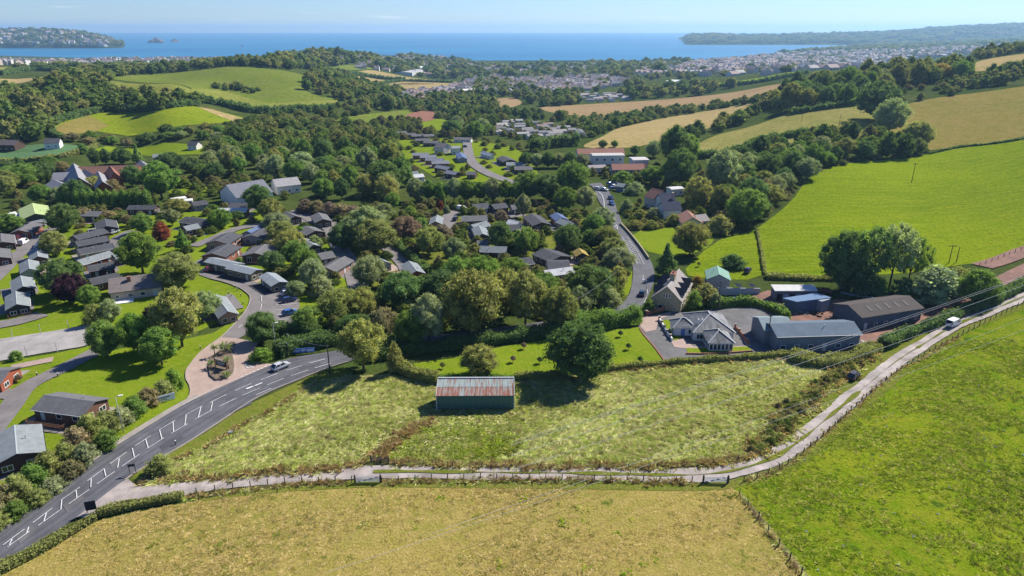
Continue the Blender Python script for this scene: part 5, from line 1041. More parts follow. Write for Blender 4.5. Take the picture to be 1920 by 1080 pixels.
cluster('beside the red-roofed school blocks', [(1262, 232, 322, 66, 'tall', 'd'), (1225, 262, 297, 32, 'round', 'gr'), (1272, 277, 352, 62, 'round', 'd'), (1222, 310, 348, 50, 'round', 'g'), (1260, 318, 352, 36, 'tall', 'gr'), (1167, 320, 347, 46, 'bush', 'g'), (1190, 340, 366, 42, 'bush', 'gr'), (1190, 272, 292, 20, 'round', 'd'), (1130, 262, 278, 18, 'round', 'd'), (1152, 263, 277, 14, 'round', 'g'), (1285, 250, 310, 50, 'round', 'g')] + [(985 + i * 21, 284 + (i % 2) * 3, 316, 27, 'round', 'gr' if i % 2 else 'd') for i in range(6)])
cluster('around the roadside gardens', [(1307, 330, 394, 54, 'round', 'o'), (1316, 367, 392, 27, 'bush', 'au'), (1350, 278, 374, 80, 'tall', 'gr'), (1396, 353, 428, 80, 'round', 'g'), (1430, 335, 378, 32, 'round', 'bp'), (1347, 402, 443, 54, 'bush', 'o'), (1292, 415, 486, 70, 'round', 'o'), (1372, 476, 509, 54, 'bush', 'd'), (1247, 455, 524, 56, 'cone', 'd'), (1216, 560, 588, 26, 'bush', 'b'), (1175, 372, 400, 26, 'bush', 'gr'), (1200, 392, 412, 30, 'bush', 'y'), (1225, 388, 412, 30, 'bush', 'gr'), (1190, 412, 432, 34, 'bush', 'o'), (1220, 412, 432, 30, 'bush', 'y'), (1262, 400, 425, 34, 'bush', 'o'), (1320, 530, 575, 54, 'bush', 'o'), (1300, 545, 582, 36, 'bush', 'g'), (1340, 548, 580, 30, 'bush', 'gr'), (1306, 516, 540, 26, 'bush', 'au'), (1255, 505, 525, 20, 'bush', 'd'), (1390, 300, 360, 60, 'tall', 'd'), (1405, 330, 400, 60, 'round', 'd')])
cluster('on the ridge right of centre', [(1640, 150, 232, 84, 'round', 'd'), (1665, 182, 254, 64, 'round', 'gr'), (1716, 226, 280, 58, 'round', 'o'), (1690, 262, 290, 40, 'bush', 'd'), (1757, 118, 152, 46, 'round', 'au'), (1655, 128, 158, 36, 'round', 'gr'), (1800, 112, 150, 40, 'round', 'g')])
cluster('above the farmyard', [(1573, 430, 556, 92, 'round', 'd'), (1625, 424, 548, 84, 'open', 'd'), (1665, 418, 546, 84, 'open', 'gr'), (1700, 440, 545, 66, 'open', 'g'), (1610, 480, 560, 70, 'bush', 'd'), (1745, 498, 580, 112, 'bush', 'gr'), (1826, 505, 580, 72, 'round', 'g'), (1790, 500, 560, 60, 'bush', 'o'), (1690, 520, 568, 60, 'bush', 'd'), (1640, 520, 562, 60, 'bush', 'g')])
# roadside thicket at the lower left
_th = [(310, 712, 752, 46), (282, 726, 768, 50), (256, 742, 790, 52), (232, 762, 806, 50), (205, 770, 822, 54), (178, 775, 838, 60), (150, 800, 858, 60), (205, 805, 850, 48), (165, 830, 880, 54), (130, 830, 886, 56), (100, 845, 905, 60), (140, 862, 905, 50), (70, 870, 930, 62), (105, 895, 932, 50), (40, 890, 950, 60), (75, 918, 955, 48), (10, 905, 968, 62), (35, 940, 980, 50), (-15, 930, 985, 60), (5, 962, 1000, 46)]
cluster('in the roadside thicket at lower left', [(a, b, c, d, 'bush', ('o', 'br', 'g', 'gr', 'y')[i % 5]) for i, (a, b, c, d) in enumerate(_th)], 'shrubs of the roadside thicket')
cluster('in the row of cypresses below the brick hall', [(118 + i * 14.5, 352 + (i * 7) % 5, 388, 17, 'column', 'g') for i in range(12)], 'cypress row below the brick hall')
cluster('around the brick hall', [(305, 300, 378, 82, 'tall', 'g'), (250, 309, 352, 40, 'round', 'd'), (147, 336, 386, 52, 'round', 'd'), (180, 330, 362, 40, 'round', 'o'), (322, 284, 322, 52, 'round', 'd'), (230, 276, 310, 40, 'round', 'd'), (200, 277, 312, 24, 'tall', 'd'), (180, 275, 314, 27, 'tall', 'd'), (260, 270, 308, 28, 'cone', 'g'), (157, 269, 290, 24, 'bush', 'g'), (90, 302, 336, 40, 'round', 'd'), (118, 302, 330, 30, 'round', 'br'), (50, 306, 352, 56, 'round', 'g'), (15, 318, 360, 46, 'round', 'y'), (80, 345, 385, 40, 'round', 'g'), (110, 350, 382, 36, 'bush', 'gr'), (215, 335, 365, 40, 'bush', 'br')])
# woods: trees scattered in world metres inside outlines
def poly_w(pix): return np.array([(p.x, p.y) for p in (P(*q) for q in pix)])
def free(x, y, rad):
    for a, b, c in KEEP:
        if (a - x) ** 2 + (b - y) ** 2 < (c + rad) ** 2: return False
    return True
_lp = np.concatenate([l for l, w in LINES]); _lw = np.concatenate([np.full(len(l), np.max(w) / 2) for l, w in LINES])
def clear_road(x, y, rad): return not np.any((_lp[:, 0] - x) ** 2 + (_lp[:, 1] - y) ** 2 < (_lw + rad) ** 2)
NOTREE = [q for _, q in PATCHES['field'] + PATCHES['building_site']] + [poly_w([(925, 252), (930, 236), (965, 227), (1040, 236), (1100, 252), (1088, 270), (1000, 266)]), poly_w([(1082, 187), (1100, 175), (1160, 177), (1187, 187), (1120, 194)])]
_nb = [(q.min(0), q.max(0)) for q in NOTREE]
SETTLING = False
def blocked(x, y):
    if SETTLING: return False
    for q, (a, b) in zip(NOTREE, _nb):
        if a[0] < x < b[0] and a[1] < y < b[1] and inside(q, np.array([x]), np.array([y]))[0]: return True
    return False
def spots(pix, gap, avoid=True, limit=100000, rr=None):
    rr = rr or random.Random(int(pix[0][0] * 7 + pix[0][1] * 3 + gap * 11)); poly = poly_w(pix); x0, y0 = poly.min(0); x1, y1 = poly.max(0); out = []
    n = int((x1 - x0) * (y1 - y0) / gap / gap * 3); X = np.array([rr.uniform(x0, x1) for _ in range(n)]); Y = np.array([rr.uniform(y0, y1) for _ in range(n)])
    k = inside(poly, X, Y) if n else []; cell = {}
    for x, y in zip(X[k], Y[k]) if n else ():
        c = (int(x // gap), int(y // gap))
        if any((x - a) ** 2 + (y - b) ** 2 < gap * gap for i in (-1, 0, 1) for j in (-1, 0, 1) for a, b in cell.get((c[0] + i, c[1] + j), ())): continue
        if avoid and blocked(x, y): continue
        if avoid and (not free(x, y, gap * 0.3) or not clear_road(x, y, gap * 0.35)): continue
        if avoid and any((x - a) ** 2 + (y - b) ** 2 < (0.33 * (w_ + gap)) ** 2 for a, b, w_ in TREE_XY): continue
        cell.setdefault(c, []).append((x, y)); out.append((x, y))
        if len(out) >= limit: break
    return out
# far woods and scattered far trees: one mass each, drawn as instances
def instancer(name, pts, objs, label, zrot=True):
    """pts: (x, y, z, sx, sz); one object whose points carry copies of the far-tree meshes"""
    P_ = np.array(pts, np.float32); me = bpy.data.meshes.new(name); me.vertices.add(len(P_)); me.vertices.foreach_set('co', P_[:, :3].ravel())
    a = me.attributes.new('scl', 'FLOAT_VECTOR', 'POINT'); a.data.foreach_set('vector', np.c_[P_[:, 3], P_[:, 3], P_[:, 4]].astype(np.float32).ravel())
    b = me.attributes.new('rot', 'FLOAT_VECTOR', 'POINT'); rr = np.zeros((len(P_), 3), np.float32); rr[:, 2] = rng.uniform(0, 6.28, len(P_)) if zrot else P_[:, 5]; b.data.foreach_set('vector', rr.ravel())
    e = me.attributes.new('pick', 'INT', 'POINT'); e.data.foreach_set('value', rng.integers(0, len(objs), len(P_)).astype(np.int32))
    o = ob(name, me); tag(o, label, kind='stuff')
    g = bpy.data.node_groups.new(name, 'GeometryNodeTree'); g.interface.new_socket('Geometry', in_out='INPUT', socket_type='NodeSocketGeometry'); g.interface.new_socket('Geometry', in_out='OUTPUT', socket_type='NodeSocketGeometry')
    n, l = g.nodes, g.links; gi, go = n.new('NodeGroupInput'), n.new('NodeGroupOutput'); j = n.new('GeometryNodeJoinGeometry')
    def attr(nm, t):
        q = n.new('GeometryNodeInputNamedAttribute'); q.data_type = t; q.inputs[0].default_value = nm; return q.outputs[0]
    for i, me_o in enumerate(objs):
        io = n.new('GeometryNodeObjectInfo'); io.inputs[0].default_value = me_o; io.inputs['As Instance'].default_value = True
        ip = n.new('GeometryNodeInstanceOnPoints'); cmp = n.new('FunctionNodeCompare'); cmp.data_type = 'INT'; cmp.operation = 'EQUAL'
        l.new(attr('pick', 'INT'), cmp.inputs[2]); cmp.inputs[3].default_value = i
        l.new(gi.outputs[0], ip.inputs['Points']); l.new(cmp.outputs[0], ip.inputs['Selection']); l.new(io.outputs['Geometry'], ip.inputs['Instance'])
        l.new(attr('rot', 'FLOAT_VECTOR'), ip.inputs['Rotation']); l.new(attr('scl', 'FLOAT_VECTOR'), ip.inputs['Scale']); l.new(ip.outputs[0], j.inputs[0])
    l.new(j.outputs[0], go.inputs[0]); m = o.modifiers.new('scatter', 'NODES'); m.node_group = g; return o
def proto_obj(name, me): return bpy.data.objects.new(name, me)
MIDP = []
def wood(pix, gap, w, hgt, tints, label, group, kinds=('round', 'tall', 'round'), limit=40):
    """the nearest trees of a wood stand as objects of their own, the rest as one mass"""
    sp = sorted(spots(pix, gap), key=lambda q: q[0] ** 2 + q[1] ** 2)
    items = []
    for x, y in sp[:limit]:
        k = random.uniform(0.8, 1.25); items.append((proj((x, y, h1(x, y)))[0], x, y, random.uniform(*w) * k, random.uniform(*hgt) * k, random.choice(kinds), random.choice(tints)))
    seen = {}
    for it in items: seen.setdefault((NOUN[it[5]][1], ADJ[it[6]]), []).append(it[0])
    for v in seen.values(): v.sort()
    for px_, x, y, ww, hh, kd, tn in items:
        l = seen[NOUN[kd][1], ADJ[tn]]; put_tree(x, y, ww, hh, kd, tn, '%s %s %s, %s' % (ADJ[tn], NOUN[kd][1], label.replace('tree ', ''), ordinal(l.index(px_), len(l)).replace('single', 'the only one')), group)
    rest = []
    for x, y in sp[limit:]:
        k = random.uniform(0.8, 1.25); rest.append((x, y, h1(x, y) - 0.3, random.uniform(*w) * k, random.uniform(*hgt) * k)); TREE_XY.append((x, y, w[0]))
    if rest: instancer('wood', rest, MIDP, 'mass of ' + label.replace('tree in', 'trees deeper in'))
MIDP += [proto_obj('wood_tree', crown_mesh('wood_tree', 80 + i, (pr_round, pr_tall)[i % 2], 0.05, 28, 0.155, 80, 0.025, 0.75, 'leaf_far')) for i in range(4)]
wood([(385, 345), (400, 290), (480, 258), (600, 268), (690, 246), (745, 262), (735, 300), (770, 330), (760, 365), (700, 395), (600, 370), (500, 335), (430, 335)], 9.5, (9, 13), (8, 14), ('g', 'd', 'gr', 'o', 'g', 'gr'), 'tree in the dense wood behind the central lodges', 'trees of the central wood', limit=60)
wood([(1450, 262), (1500, 250), (1560, 242), (1600, 245), (1735, 262), (1735, 288), (1600, 303), (1545, 314), (1508, 340), (1485, 370), (1462, 393), (1425, 425), (1400, 410), (1330, 400), (1330, 330), (1400, 300)], 8.5, (8, 12), (7, 12), ('d', 'd', 'g', 'gr', 'o'), 'tree in the wood edging the bright green field', 'trees edging the bright green field', limit=45)
wood([(1445, 206), (1475, 180), (1560, 158), (1640, 146), (1720, 137), (1800, 131), (1822, 138), (1770, 152), (1700, 160), (1640, 188), (1600, 194), (1500, 212)], 11, (12, 16), (13, 19), ('d', 'g', 'g', 'o', 'd'), 'tree in the wood on the right-hand ridge', 'trees of the right-hand ridge wood', limit=30)
wood([(0, 365), (0, 330), (40, 320), (100, 322), (100, 345), (140, 380), (60, 385)], 10, (9, 13), (7, 11), ('g', 'd', 'o', 'y'), 'tree beside the brick hall at the left', 'trees left of the brick hall')
wood([(390, 280), (400, 240), (470, 226), (560, 222), (640, 238), (690, 236), (640, 262), (520, 262)], 12, (10, 14), (6, 10), ('d', 'gr', 'o', 'g'), 'tree in the valley scrub below the rounded hill', 'valley trees below the rounded hill', ('round', 'round'), limit=12)
wood([(840, 258), (870, 232), (920, 205), (1000, 215), (1060, 225), (1040, 232), (960, 224), (925, 234), (915, 256), (890, 262)], 14, (10, 14), (8, 12), ('d', 'g', 'g', 'gr'), 'tree in the valley beyond the lodge park', 'valley trees beyond the lodge park', limit=12)
wood([(398, 302), (420, 264), (480, 258), (440, 300), (400, 335), (350, 345), (325, 335), (350, 314)], 10, (9, 13), (7, 11), ('g', 'd', 'gr', 'o'), 'tree between the paddock and the large hall', 'trees beside the paddock', limit=14)
wood([(110, 268), (180, 261), (300, 256), (420, 248), (400, 265), (300, 266), (200, 272), (150, 275)], 9, (8, 12), (5, 7.5), ('gr', 'd', 'o', 'g', 'br'), 'tree in the belt behind the paddock', 'tree belt behind the paddock', limit=14)
print('individual trees', len(TREE_XY))
FAR = [proto_obj('far_tree', crown_mesh('far_tree', 60 + i, pr_round, 0.0, 12, 0.24, 24, 0.06, 0.85, 'leaf_far')) for i in range(4)]
def far_wood(name, pix, gap, w, hgt, label, avoid=True, keep=1.0):
    global SETTLING
    SETTLING = 'clump of bushes' in label
    pts = []
    for x, y in spots(pix, gap, avoid):
        if random.random() > keep or h1(x, y) < SEA_Z + 1.5: continue
        k = random.uniform(0.75, 1.3); pts.append((x, y, h1(x, y) - 0.5, random.uniform(*w) * k, random.uniform(*hgt) * k))
    if pts: instancer(name, pts, FAR, label)
    return len(pts)
FW = 0
for pix, gap, w, hg, lb in (
    ([(-150, 190), (0, 178), (60, 170), (100, 160), (150, 156), (200, 170), (250, 184), (330, 190), (372, 194), (372, 198), (300, 206), (200, 210), (120, 220), (90, 245), (60, 270), (0, 272), (-150, 280)], 10, (12, 17), (10, 15), 'dense mixed wood covering the left-hand hill'),
    ([(95, 150), (150, 138), (190, 142), (210, 152), (150, 156)], 14, (13, 18), (9, 13), 'upper edge of the left-hand hill wood'),
    ([(500, 128), (530, 110), (580, 104), (640, 101), (690, 106), (712, 116), (700, 128), (640, 122)], 22, (20, 28), (14, 22), 'wood crowning the knoll left of centre'),
    ([(200, 147), (230, 137), (320, 133), (400, 123), (500, 121), (560, 126), (540, 131), (470, 126), (400, 127), (300, 138)], 13, (13, 18), (10, 15), 'tree belt along the crest of the rounded hill'),
    ([(575, 172), (580, 150), (600, 140), (650, 140), (680, 160), (760, 176), (740, 190), (640, 190)], 13, (12, 17), (10, 14), 'woodland on the right shoulder of the rounded hill'),
    ([(398, 166), (440, 161), (485, 170), (488, 176), (440, 172)], 9.0, (9, 12), (6, 9), 'clump of bushes in the middle of the rounded hill field'),
    ([(640, 235), (660, 205), (700, 190), (800, 185), (900, 175), (930, 205), (860, 230), (790, 222), (760, 205), (690, 212)], 13, (11, 16), (9, 13), 'valley woodland around the red building site'),
    ([(880, 180), (900, 150), (1000, 175), (1100, 178), (1200, 172), (1320, 160), (1400, 160), (1300, 180), (1150, 190), (1010, 200), (960, 182)], 17, (13, 19), (10, 15), 'tree belt between the brown field and the far town'),
    ([(1060, 225), (1130, 222), (1250, 208), (1400, 190), (1450, 180), (1440, 192), (1380, 200), (1250, 220), (1160, 240), (1100, 262), (1085, 250)], 10, (8, 12), (6, 9), 'hedgerow trees between the brown and straw fields'),
    ([(1230, 245), (1300, 232), (1380, 205), (1440, 205), (1400, 232), (1320, 255), (1290, 285), (1240, 270)], 10, (9, 12), (7, 10), 'trees below the pale yellow field'),
    ([(1770, 165), (1850, 140), (1920, 122), (2200, 90), (2200, 110), (1920, 150), (1850, 165), (1780, 180)], 8, (7, 11), (6, 10), 'hedgerow trees above the olive pasture'),
    ([(1820, 105), (1920, 92), (2200, 62), (2300, 80), (2200, 70), (1920, 98), (1836, 112)], 12, (11, 15), (9, 13), 'tree line on the right skyline')):
    FW += far_wood('far_wood', pix, gap, w, hg, lb)
for pix, gap, w, hg, lb, kp in (
    ([(-300, 124), (0, 116), (200, 112), (420, 110), (560, 106), (560, 118), (420, 122), (250, 132), (100, 132), (0, 124)], 34, (22, 32), (8, 13), 'trees between the houses of the coastal town on the left', 0.4),
    ([(700, 128), (760, 108), (900, 100), (1000, 102), (1100, 98), (1250, 104), (1300, 112), (1250, 140), (1150, 150), (900, 146), (850, 150), (780, 142)], 30, (24, 36), (14, 22), 'wooded parkland behind the central town', 0.62),
    ([(840, 160), (900, 142), (1150, 150), (1250, 140), (1320, 150), (1200, 168), (1000, 178), (900, 176)], 22, (14, 20), (9, 13), 'garden trees in the central town', 0.35),
    ([(1250, 140), (1300, 112), (1500, 100), (1700, 92), (1900, 84), (2100, 80), (2100, 100), (1820, 100), (1700, 112), (1560, 130), (1480, 135), (1330, 150)], 34, (20, 30), (8, 14), 'trees across the town on the right', 0.5),
    ([(1290, 98), (1400, 90), (1600, 84), (1900, 74), (2300, 66), (2300, 84), (1900, 86), (1600, 98), (1400, 104)], 60, (50, 70), (16, 24), 'distant woods inland of the right headland', 0.9)):
    FW += far_wood('far_wood', pix, gap, w, hg, lb, False, kp)
def hill_scatter(V, n, w, hg, label, jlo, jhi):
    pts = []; a, b = V.shape[:2]
    for _ in range(n):
        i = random.uniform(0, a - 2); j = random.uniform(jlo, jhi); p = V[int(i), int(j)] * (1 - i % 1) + V[int(i) + 1, int(j)] * (i % 1); q = V[int(i), int(j) + 1]; p = p + (q - p) * (j % 1)
        if p[2] < SEA_Z + 8: continue
        k = random.uniform(0.7, 1.4); pts.append((*p, random.uniform(*w) * k, random.uniform(*hg) * k))
    instancer('far_wood', pts, FAR, label); return len(pts)
FW += hill_scatter(HEAD_L, 1100, (30, 55), (14, 26), 'woods on the left-hand headland', 0.5, 8)
FW += hill_scatter(HEAD_R, 1500, (60, 110), (16, 30), 'woods on the right-hand headland', 0.5, 9)
print('far trees', FW)
# ------------------------------------------------------------------ hedges
def hedge(pix, hgt, wid, tint, label, name='hedge', loose=0.16, step=1.0, cat='hedge'):
    line = wline(pix, max(step, P(*pix[0]).y * 0.008)); r = np.random.default_rng(int(abs(pix[0][0] * 3 + pix[0][1])))
    d = np.gradient(line, axis=0); ds = np.hypot(d[:, 0], d[:, 1]); d /= ds[:, None]; nr = np.c_[-d[:, 1], d[:, 0]]
    seg = np.hypot(*np.diff(line, axis=0).T); L = seg.sum(); Ym = line[:, 1].mean()
    size = min(max(Ym * 0.0013, 0.14), 1.2); surf = L * (2 * hgt + wid); n = int(min(60000, surf * 1.25 / size ** 2))
    t = r.uniform(0, L, n); cum = np.r_[0, np.cumsum(seg)]; px = np.interp(t, cum, line[:, 0]); py = np.interp(t, cum, line[:, 1]); nx = np.interp(t, cum, nr[:, 0]); ny = np.interp(t, cum, nr[:, 1])
    wob = 1 + loose * np.sin(t * 0.23 + 1) * np.sin(t * 0.11) + loose * 0.7 * np.sin(t * 0.71) + r.normal(0, 0.09, n)
    a = r.uniform(-0.15, math.pi + 0.15, n); ca, sa = np.cos(a), np.sin(a); q = 0.55
    cx = np.sign(ca) * np.abs(ca) ** q * wid / 2 * wob; cz = np.abs(sa) ** q * hgt * wob
    k = r.uniform(0.85, 1.08, n); cx *= k; cz *= k
    x = px + nx * cx; y = py + ny * cx; z = H(px, py) + cz
    nn = np.c_[nx * ca, ny * ca, np.maximum(sa, 0.1)] + r.normal(size=(n, 3)) * 0.6; nn /= np.linalg.norm(nn, axis=1)[:, None]
    V, F = leaf_quads(np.c_[x, y, z], nn, size, r)
    Vc = []; m = len(line); zl = H(line[:, 0], line[:, 1])                     # woody inside
    tl = np.r_[0, np.cumsum(seg)]; wl_ = 1 + loose * np.sin(tl * 0.23 + 1) * np.sin(tl * 0.11) + loose * 0.7 * np.sin(tl * 0.71)
    for sx, sz in ((-0.42, -0.1), (-0.36, 0.75), (0, 0.88), (0.36, 0.75), (0.42, -0.1)): Vc.append(np.c_[line + nr * (sx * wid * wl_)[:, None], zl + sz * hgt * wl_])
    i = np.arange(m - 1); Fc = np.concatenate([np.c_[i + j * m, i + (j + 1) * m, i + (j + 1) * m + 1, i + j * m + 1] for j in range(4)])
    V = np.concatenate([V] + Vc); F = np.concatenate([F, Fc + 4 * n])
    o = ob(name, npmesh(name, V, F, [M['leaf']]), color=TINT[tint]); tag(o, label, cat, kind='thing' if False else None); return o
HD = [
    ([(742, 690), (772, 706), (800, 713), (822, 717)], 2.2, 2.2, 'o', 'thick hedge sweeping from the tall yellow-green tree to the barn'),
    ([(822, 717), (900, 716), (965, 714)], 1.6, 1.4, 'g', 'dark hedge directly behind the rusty-roofed barn'),
    ([(965, 713), (1030, 708), (1062, 704)], 1.5, 1.3, 'o', 'hedge between the barn and the large dark tree'),
    ([(1112, 699), (1200, 689), (1300, 680), (1420, 673), (1485, 669)], 1.3, 1.2, 'o', 'low dark hedge below the bungalow driveway'),
    ([(1480, 672), (1545, 684), (1600, 672), (1640, 655)], 2.0, 4.0, 'o', 'bramble bank below the blue-grey warehouse'),
    ([(1636, 658), (1578, 694), (1522, 742), (1474, 788), (1440, 826), (1416, 850)], 0.8, 2.2, 'o', 'tall weedy hedge between the meadow and the lane bend'),
    ([(-60, 1105), (0, 1072), (60, 1043), (120, 1008), (180, 973)], 1.3, 1.6, 'o', 'roadside hedge at the bottom left corner'),
    ([(182, 968), (230, 955), (300, 942), (345, 934)], 1.1, 1.4, 'o', 'dark hedge at the mouth of the farm lane'),
    ([(1062, 622), (1100, 618), (1140, 612), (1196, 603)], 4.2, 4.5, 'g', 'tall dark hedge left of the bungalow driveway'),
    ([(690, 674), (760, 664), (850, 652), (950, 640), (1062, 624)], 2.6, 3.5, 'd', 'dark hedge between the bungalow lawn and the shaded road'),
    ([(520, 668), (560, 655), (620, 645), (655, 640)], 3.0, 4.0, 'd', 'dark hedge behind the blue banner at the entrance'),
    ([(505, 628), (545, 626), (600, 632)], 2.6, 3.0, 'd', 'hedge below the park car bays'),
    ([(1330, 578), (1400, 572), (1450, 584), (1474, 600)], 2.3, 2.6, 'g', 'clipped hedge around the far side of the bungalow yard'),
    ([(1436, 521), (1500, 524), (1560, 524), (1620, 520)], 1.4, 3.0, 'o', 'bramble hedge along the bottom of the bright green field'),
    ([(1419, 432), (1427, 470), (1434, 515)], 1.1, 0.9, 'o', 'thin brown hedge between the striped lawn and the bright field'),
    ([(1742, 289), (1800, 277), (1920, 261), (2200, 214)], 1.0, 1.2, 'd', 'dark hedge line along the top of the bright green field'),
    ([(1655, 652), (1700, 630), (1750, 613), (1800, 592), (1860, 569), (1920, 538), (2000, 505)], 2.2, 3.2, 'd', 'overgrown hedge between the lane and the red track'),
    ([(736, 452), (760, 478), (790, 505), (802, 516)], 2.4, 2.4, 'd', 'straight clipped hedge crossing the central lodges'),
    ([(374, 191), (420, 199), (470, 211), (520, 212), (622, 208)], 6, 9, 'd', 'hedgerow at the foot of the rounded hill'),
    ([(95, 233), (200, 208), (300, 204), (372, 197)], 4, 8, 'd', 'shaded hedge along the wood above the strip field'),
    ([(96, 240), (100, 252), (118, 262)], 3, 4, 'd', 'hedge at the left end of the strip field'),
    ([(1480, 216), (1560, 203), (1612, 196)], 4, 6, 'd', 'dark hedge above the pale yellow field'),
    ([(1300, 297), (1380, 288), (1440, 266), (1520, 253), (1600, 254)], 4, 6, 'd', 'hedge below the pale yellow field'),
    ([(1330, 164), (1430, 154), (1512, 139)], 5, 8, 'd', 'hedge below the thin bright green field'),
    ([(600, 133), (650, 140), (690, 145), (760, 152)], 7, 10, 'd', 'hedge left of the pale straw field'),
    ([(712, 158), (760, 153), (850, 156)], 5, 8, 'd', 'hedge between the two straw fields'),
    ([(0, 141), (60, 133), (120, 134)], 6, 9, 'd', 'hedge between the two fields at the left edge'),
    ([(0, 306), (100, 298), (150, 288), (180, 276)], 2.5, 3, 'o', 'hedge beside the blue-green crop field'),
    ([(1000, 283), (1040, 276), (1085, 272)], 7, 8, 'd', 'tall clipped conifer hedge left of the school blocks')]
for px_, a, b, t, lb in HD: hedge(px_, a, b, t, lb)
cluster('at the meadow tip beside the lane junction', [(306, 852, 897, 56, 'bush', 'o')])
# ------------------------------------------------------------------ fences, gates, walls
POST = mesh('post', *(lambda m: (m.v, m.f))(MB().box(-0.065, 0.065, -0.065, 0.065, -0.3, 1.25)), [M['post']])
def along(line, gap):
    seg = np.hypot(*np.diff(line, axis=0).T); cum = np.r_[0, np.cumsum(seg)]; t = np.arange(0, cum[-1], gap)
    return np.c_[np.interp(t, cum, line[:, 0]), np.interp(t, cum, line[:, 1])]
def fence(pix, gap, label, scale=1.0, wires=(0.35, 0.7, 1.05), post=None, wmat='steel', wd=0.02, name='post_fence'):
    pts = along(wline(pix, 1.0), gap); z0 = h1(*pts[0]); root = thing(name, (pts[0][0], pts[0][1], z0), label, 'fence'); P3 = [Vector((x, y, h1(x, y))) - root.location for x, y in pts]
    for i, p in enumerate(P3):
        o = ob('post', post or POST, root, p, random.uniform(-0.3, 0.3)); o.scale = (scale, scale, scale * random.uniform(0.92, 1.1)); o.rotation_euler = (random.uniform(-0.05, 0.05), random.uniform(-0.05, 0.05), random.uniform(-0.4, 0.4))
    for wz in wires:
        m = MB()
        for a, b in zip(P3[:-1], P3[1:]): m.bar(a + Vector((0, 0, wz * scale)), b + Vector((0, 0, wz * scale)), wd, n=3)
        m.build('wire', M[wmat], root)
    return root
fence([(300, 938), (400, 922), (500, 911), (600, 905), (664, 905)], 2.7, 'post and wire fence on the left part of the lane')
fence([(716, 905), (800, 901), (900, 899), (1000, 900), (1150, 902), (1316, 905)], 2.7, 'post and wire fence along the middle of the lane')
fence([(1366, 906), (1400, 903), (1430, 894), (1470, 876), (1520, 839), (1580, 786), (1650, 723), (1700, 687), (1760, 652), (1830, 614), (1920, 570), (2010, 530)], 2.7, 'post and wire fence climbing beside the lane on the right')
fence([(1386, 928), (1402, 950), (1421, 972), (1440, 998), (1460, 1022), (1484, 1054), (1512, 1090), (1560, 1160)], 3.0, 'leaning post fence dividing the tan and green pastures', 1.05)
fence([(740, 872), (900, 878), (1100, 880), (1300, 875), (1400, 861), (1428, 852)], 5.0, 'thin fence along the lower meadow edge', 0.9)
fence([(1836, 499), (1870, 487), (1920, 468), (2000, 440)], 3.0, 'dark fence along the bottom corner of the bright green field')
fence([(1690, 640), (1740, 622), (1800, 600), (1860, 577), (1920, 545)], 4.0, 'old fence on the far side of the lane')
SPOST = mesh('post', *(lambda m: (m.v, m.f))(MB().box(-0.05, 0.05, -0.05, 0.05, -0.2, 2.7)), [M['steel']])
fence([(-30, 643), (60, 630), (120, 620), (185, 608)], 6.0, 'tall steel mesh fence behind the court', 1.0, (0.1, 1.3, 2.6), SPOST)
fence([(52, 668), (100, 661), (150, 653), (196, 643)], 6.0, 'tall steel mesh fence in front of the court', 1.0, (0.1, 1.3, 2.6), SPOST)
def gate(p, q, label, hgt=1.2, mat='timber', name='field_gate'):
    a, b = P(*p), P(*q); L = (b - a).length; root = thing(name, a, label, 'gate', rz=math.atan2(b.y - a.y, b.x - a.x))
    for xx in (0, L): MB().box(xx - 0.12, xx + 0.12, -0.12, 0.12, -0.3, hgt + 0.35).build('gate_post', M['post'], root)
    for k in range(5): MB().bar((0.15, 0, 0.25 + k * (hgt - 0.25) / 4), (L - 0.15, 0, 0.25 + k * (hgt - 0.25) / 4), 0.08, 0.1).build('rail', M[mat], root)
    MB().bar((0.15, 0.05, 0.25), (L - 0.15, 0.05, hgt), 0.07).build('brace', M[mat], root); return root
gate((666, 906), (714, 905), 'open-barred gate into the tan pasture', mat='steel'); gate((1318, 906), (1364, 907), 'grey barred gate at the pasture corner', mat='steel'); gate((696, 868), (729, 870), 'weathered wooden gate into the meadow', mat='post')
gate((1834, 527), (1846, 518), 'white barred gate beside the red track', mat='steel')
def wall_run(pix, hgt, th, mat, label, piers=0, pier_mat='brick', name='garden_wall', color=None):
    line = wline(pix, 1.5); x, y = line[0]; root = thing(name, (x, y, h1(x, y)), label, 'wall'); o_ = root.location
    d = np.gradient(line, axis=0); d /= np.hypot(d[:, 0], d[:, 1])[:, None]; nr = np.c_[-d[:, 1], d[:, 0]] * th / 2; z = H(line[:, 0], line[:, 1]); n = len(line)
    V = np.concatenate([np.c_[line + s * nr, z + k] for s, k in ((1, -0.3), (1, hgt), (-1, hgt), (-1, -0.3))]) - np.array(o_); i = np.arange(n - 1)
    F = np.concatenate([np.c_[i + k * n, i + (k + 1) * n, i + (k + 1) * n + 1, i + k * n + 1] for k in range(3)]); ob('wall', npmesh('wall', V, F, [M[mat]]), root, color=color)
    e = MB(); 
    for k in (0, n - 1): e.add([V[k], V[k + n], V[k + 2 * n], V[k + 3 * n]], [(0, 1, 2, 3)])
    e.build('wall_end', M[mat], root, color=color)
    if piers:
        for px_, py_ in along(line, piers):
            zz = h1(px_, py_) - o_.z; pr = MB().box(px_ - o_.x - th * 0.8, px_ - o_.x + th * 0.8, py_ - o_.y - th * 0.8, py_ - o_.y + th * 0.8, zz - 0.3, zz + hgt + 0.35).build('pier', M[pier_mat], root)
            MB().box(px_ - o_.x - th, px_ - o_.x + th, py_ - o_.y - th, py_ - o_.y + th, zz + hgt + 0.35, zz + hgt + 0.45).build('cap', M['kerb'], pr)
    return root
wall_run([(1212, 592), (1235, 585), (1262, 577)], 1.1, 0.3, 'brick', 'brick wall with piers in front of the stone house', 3.2)
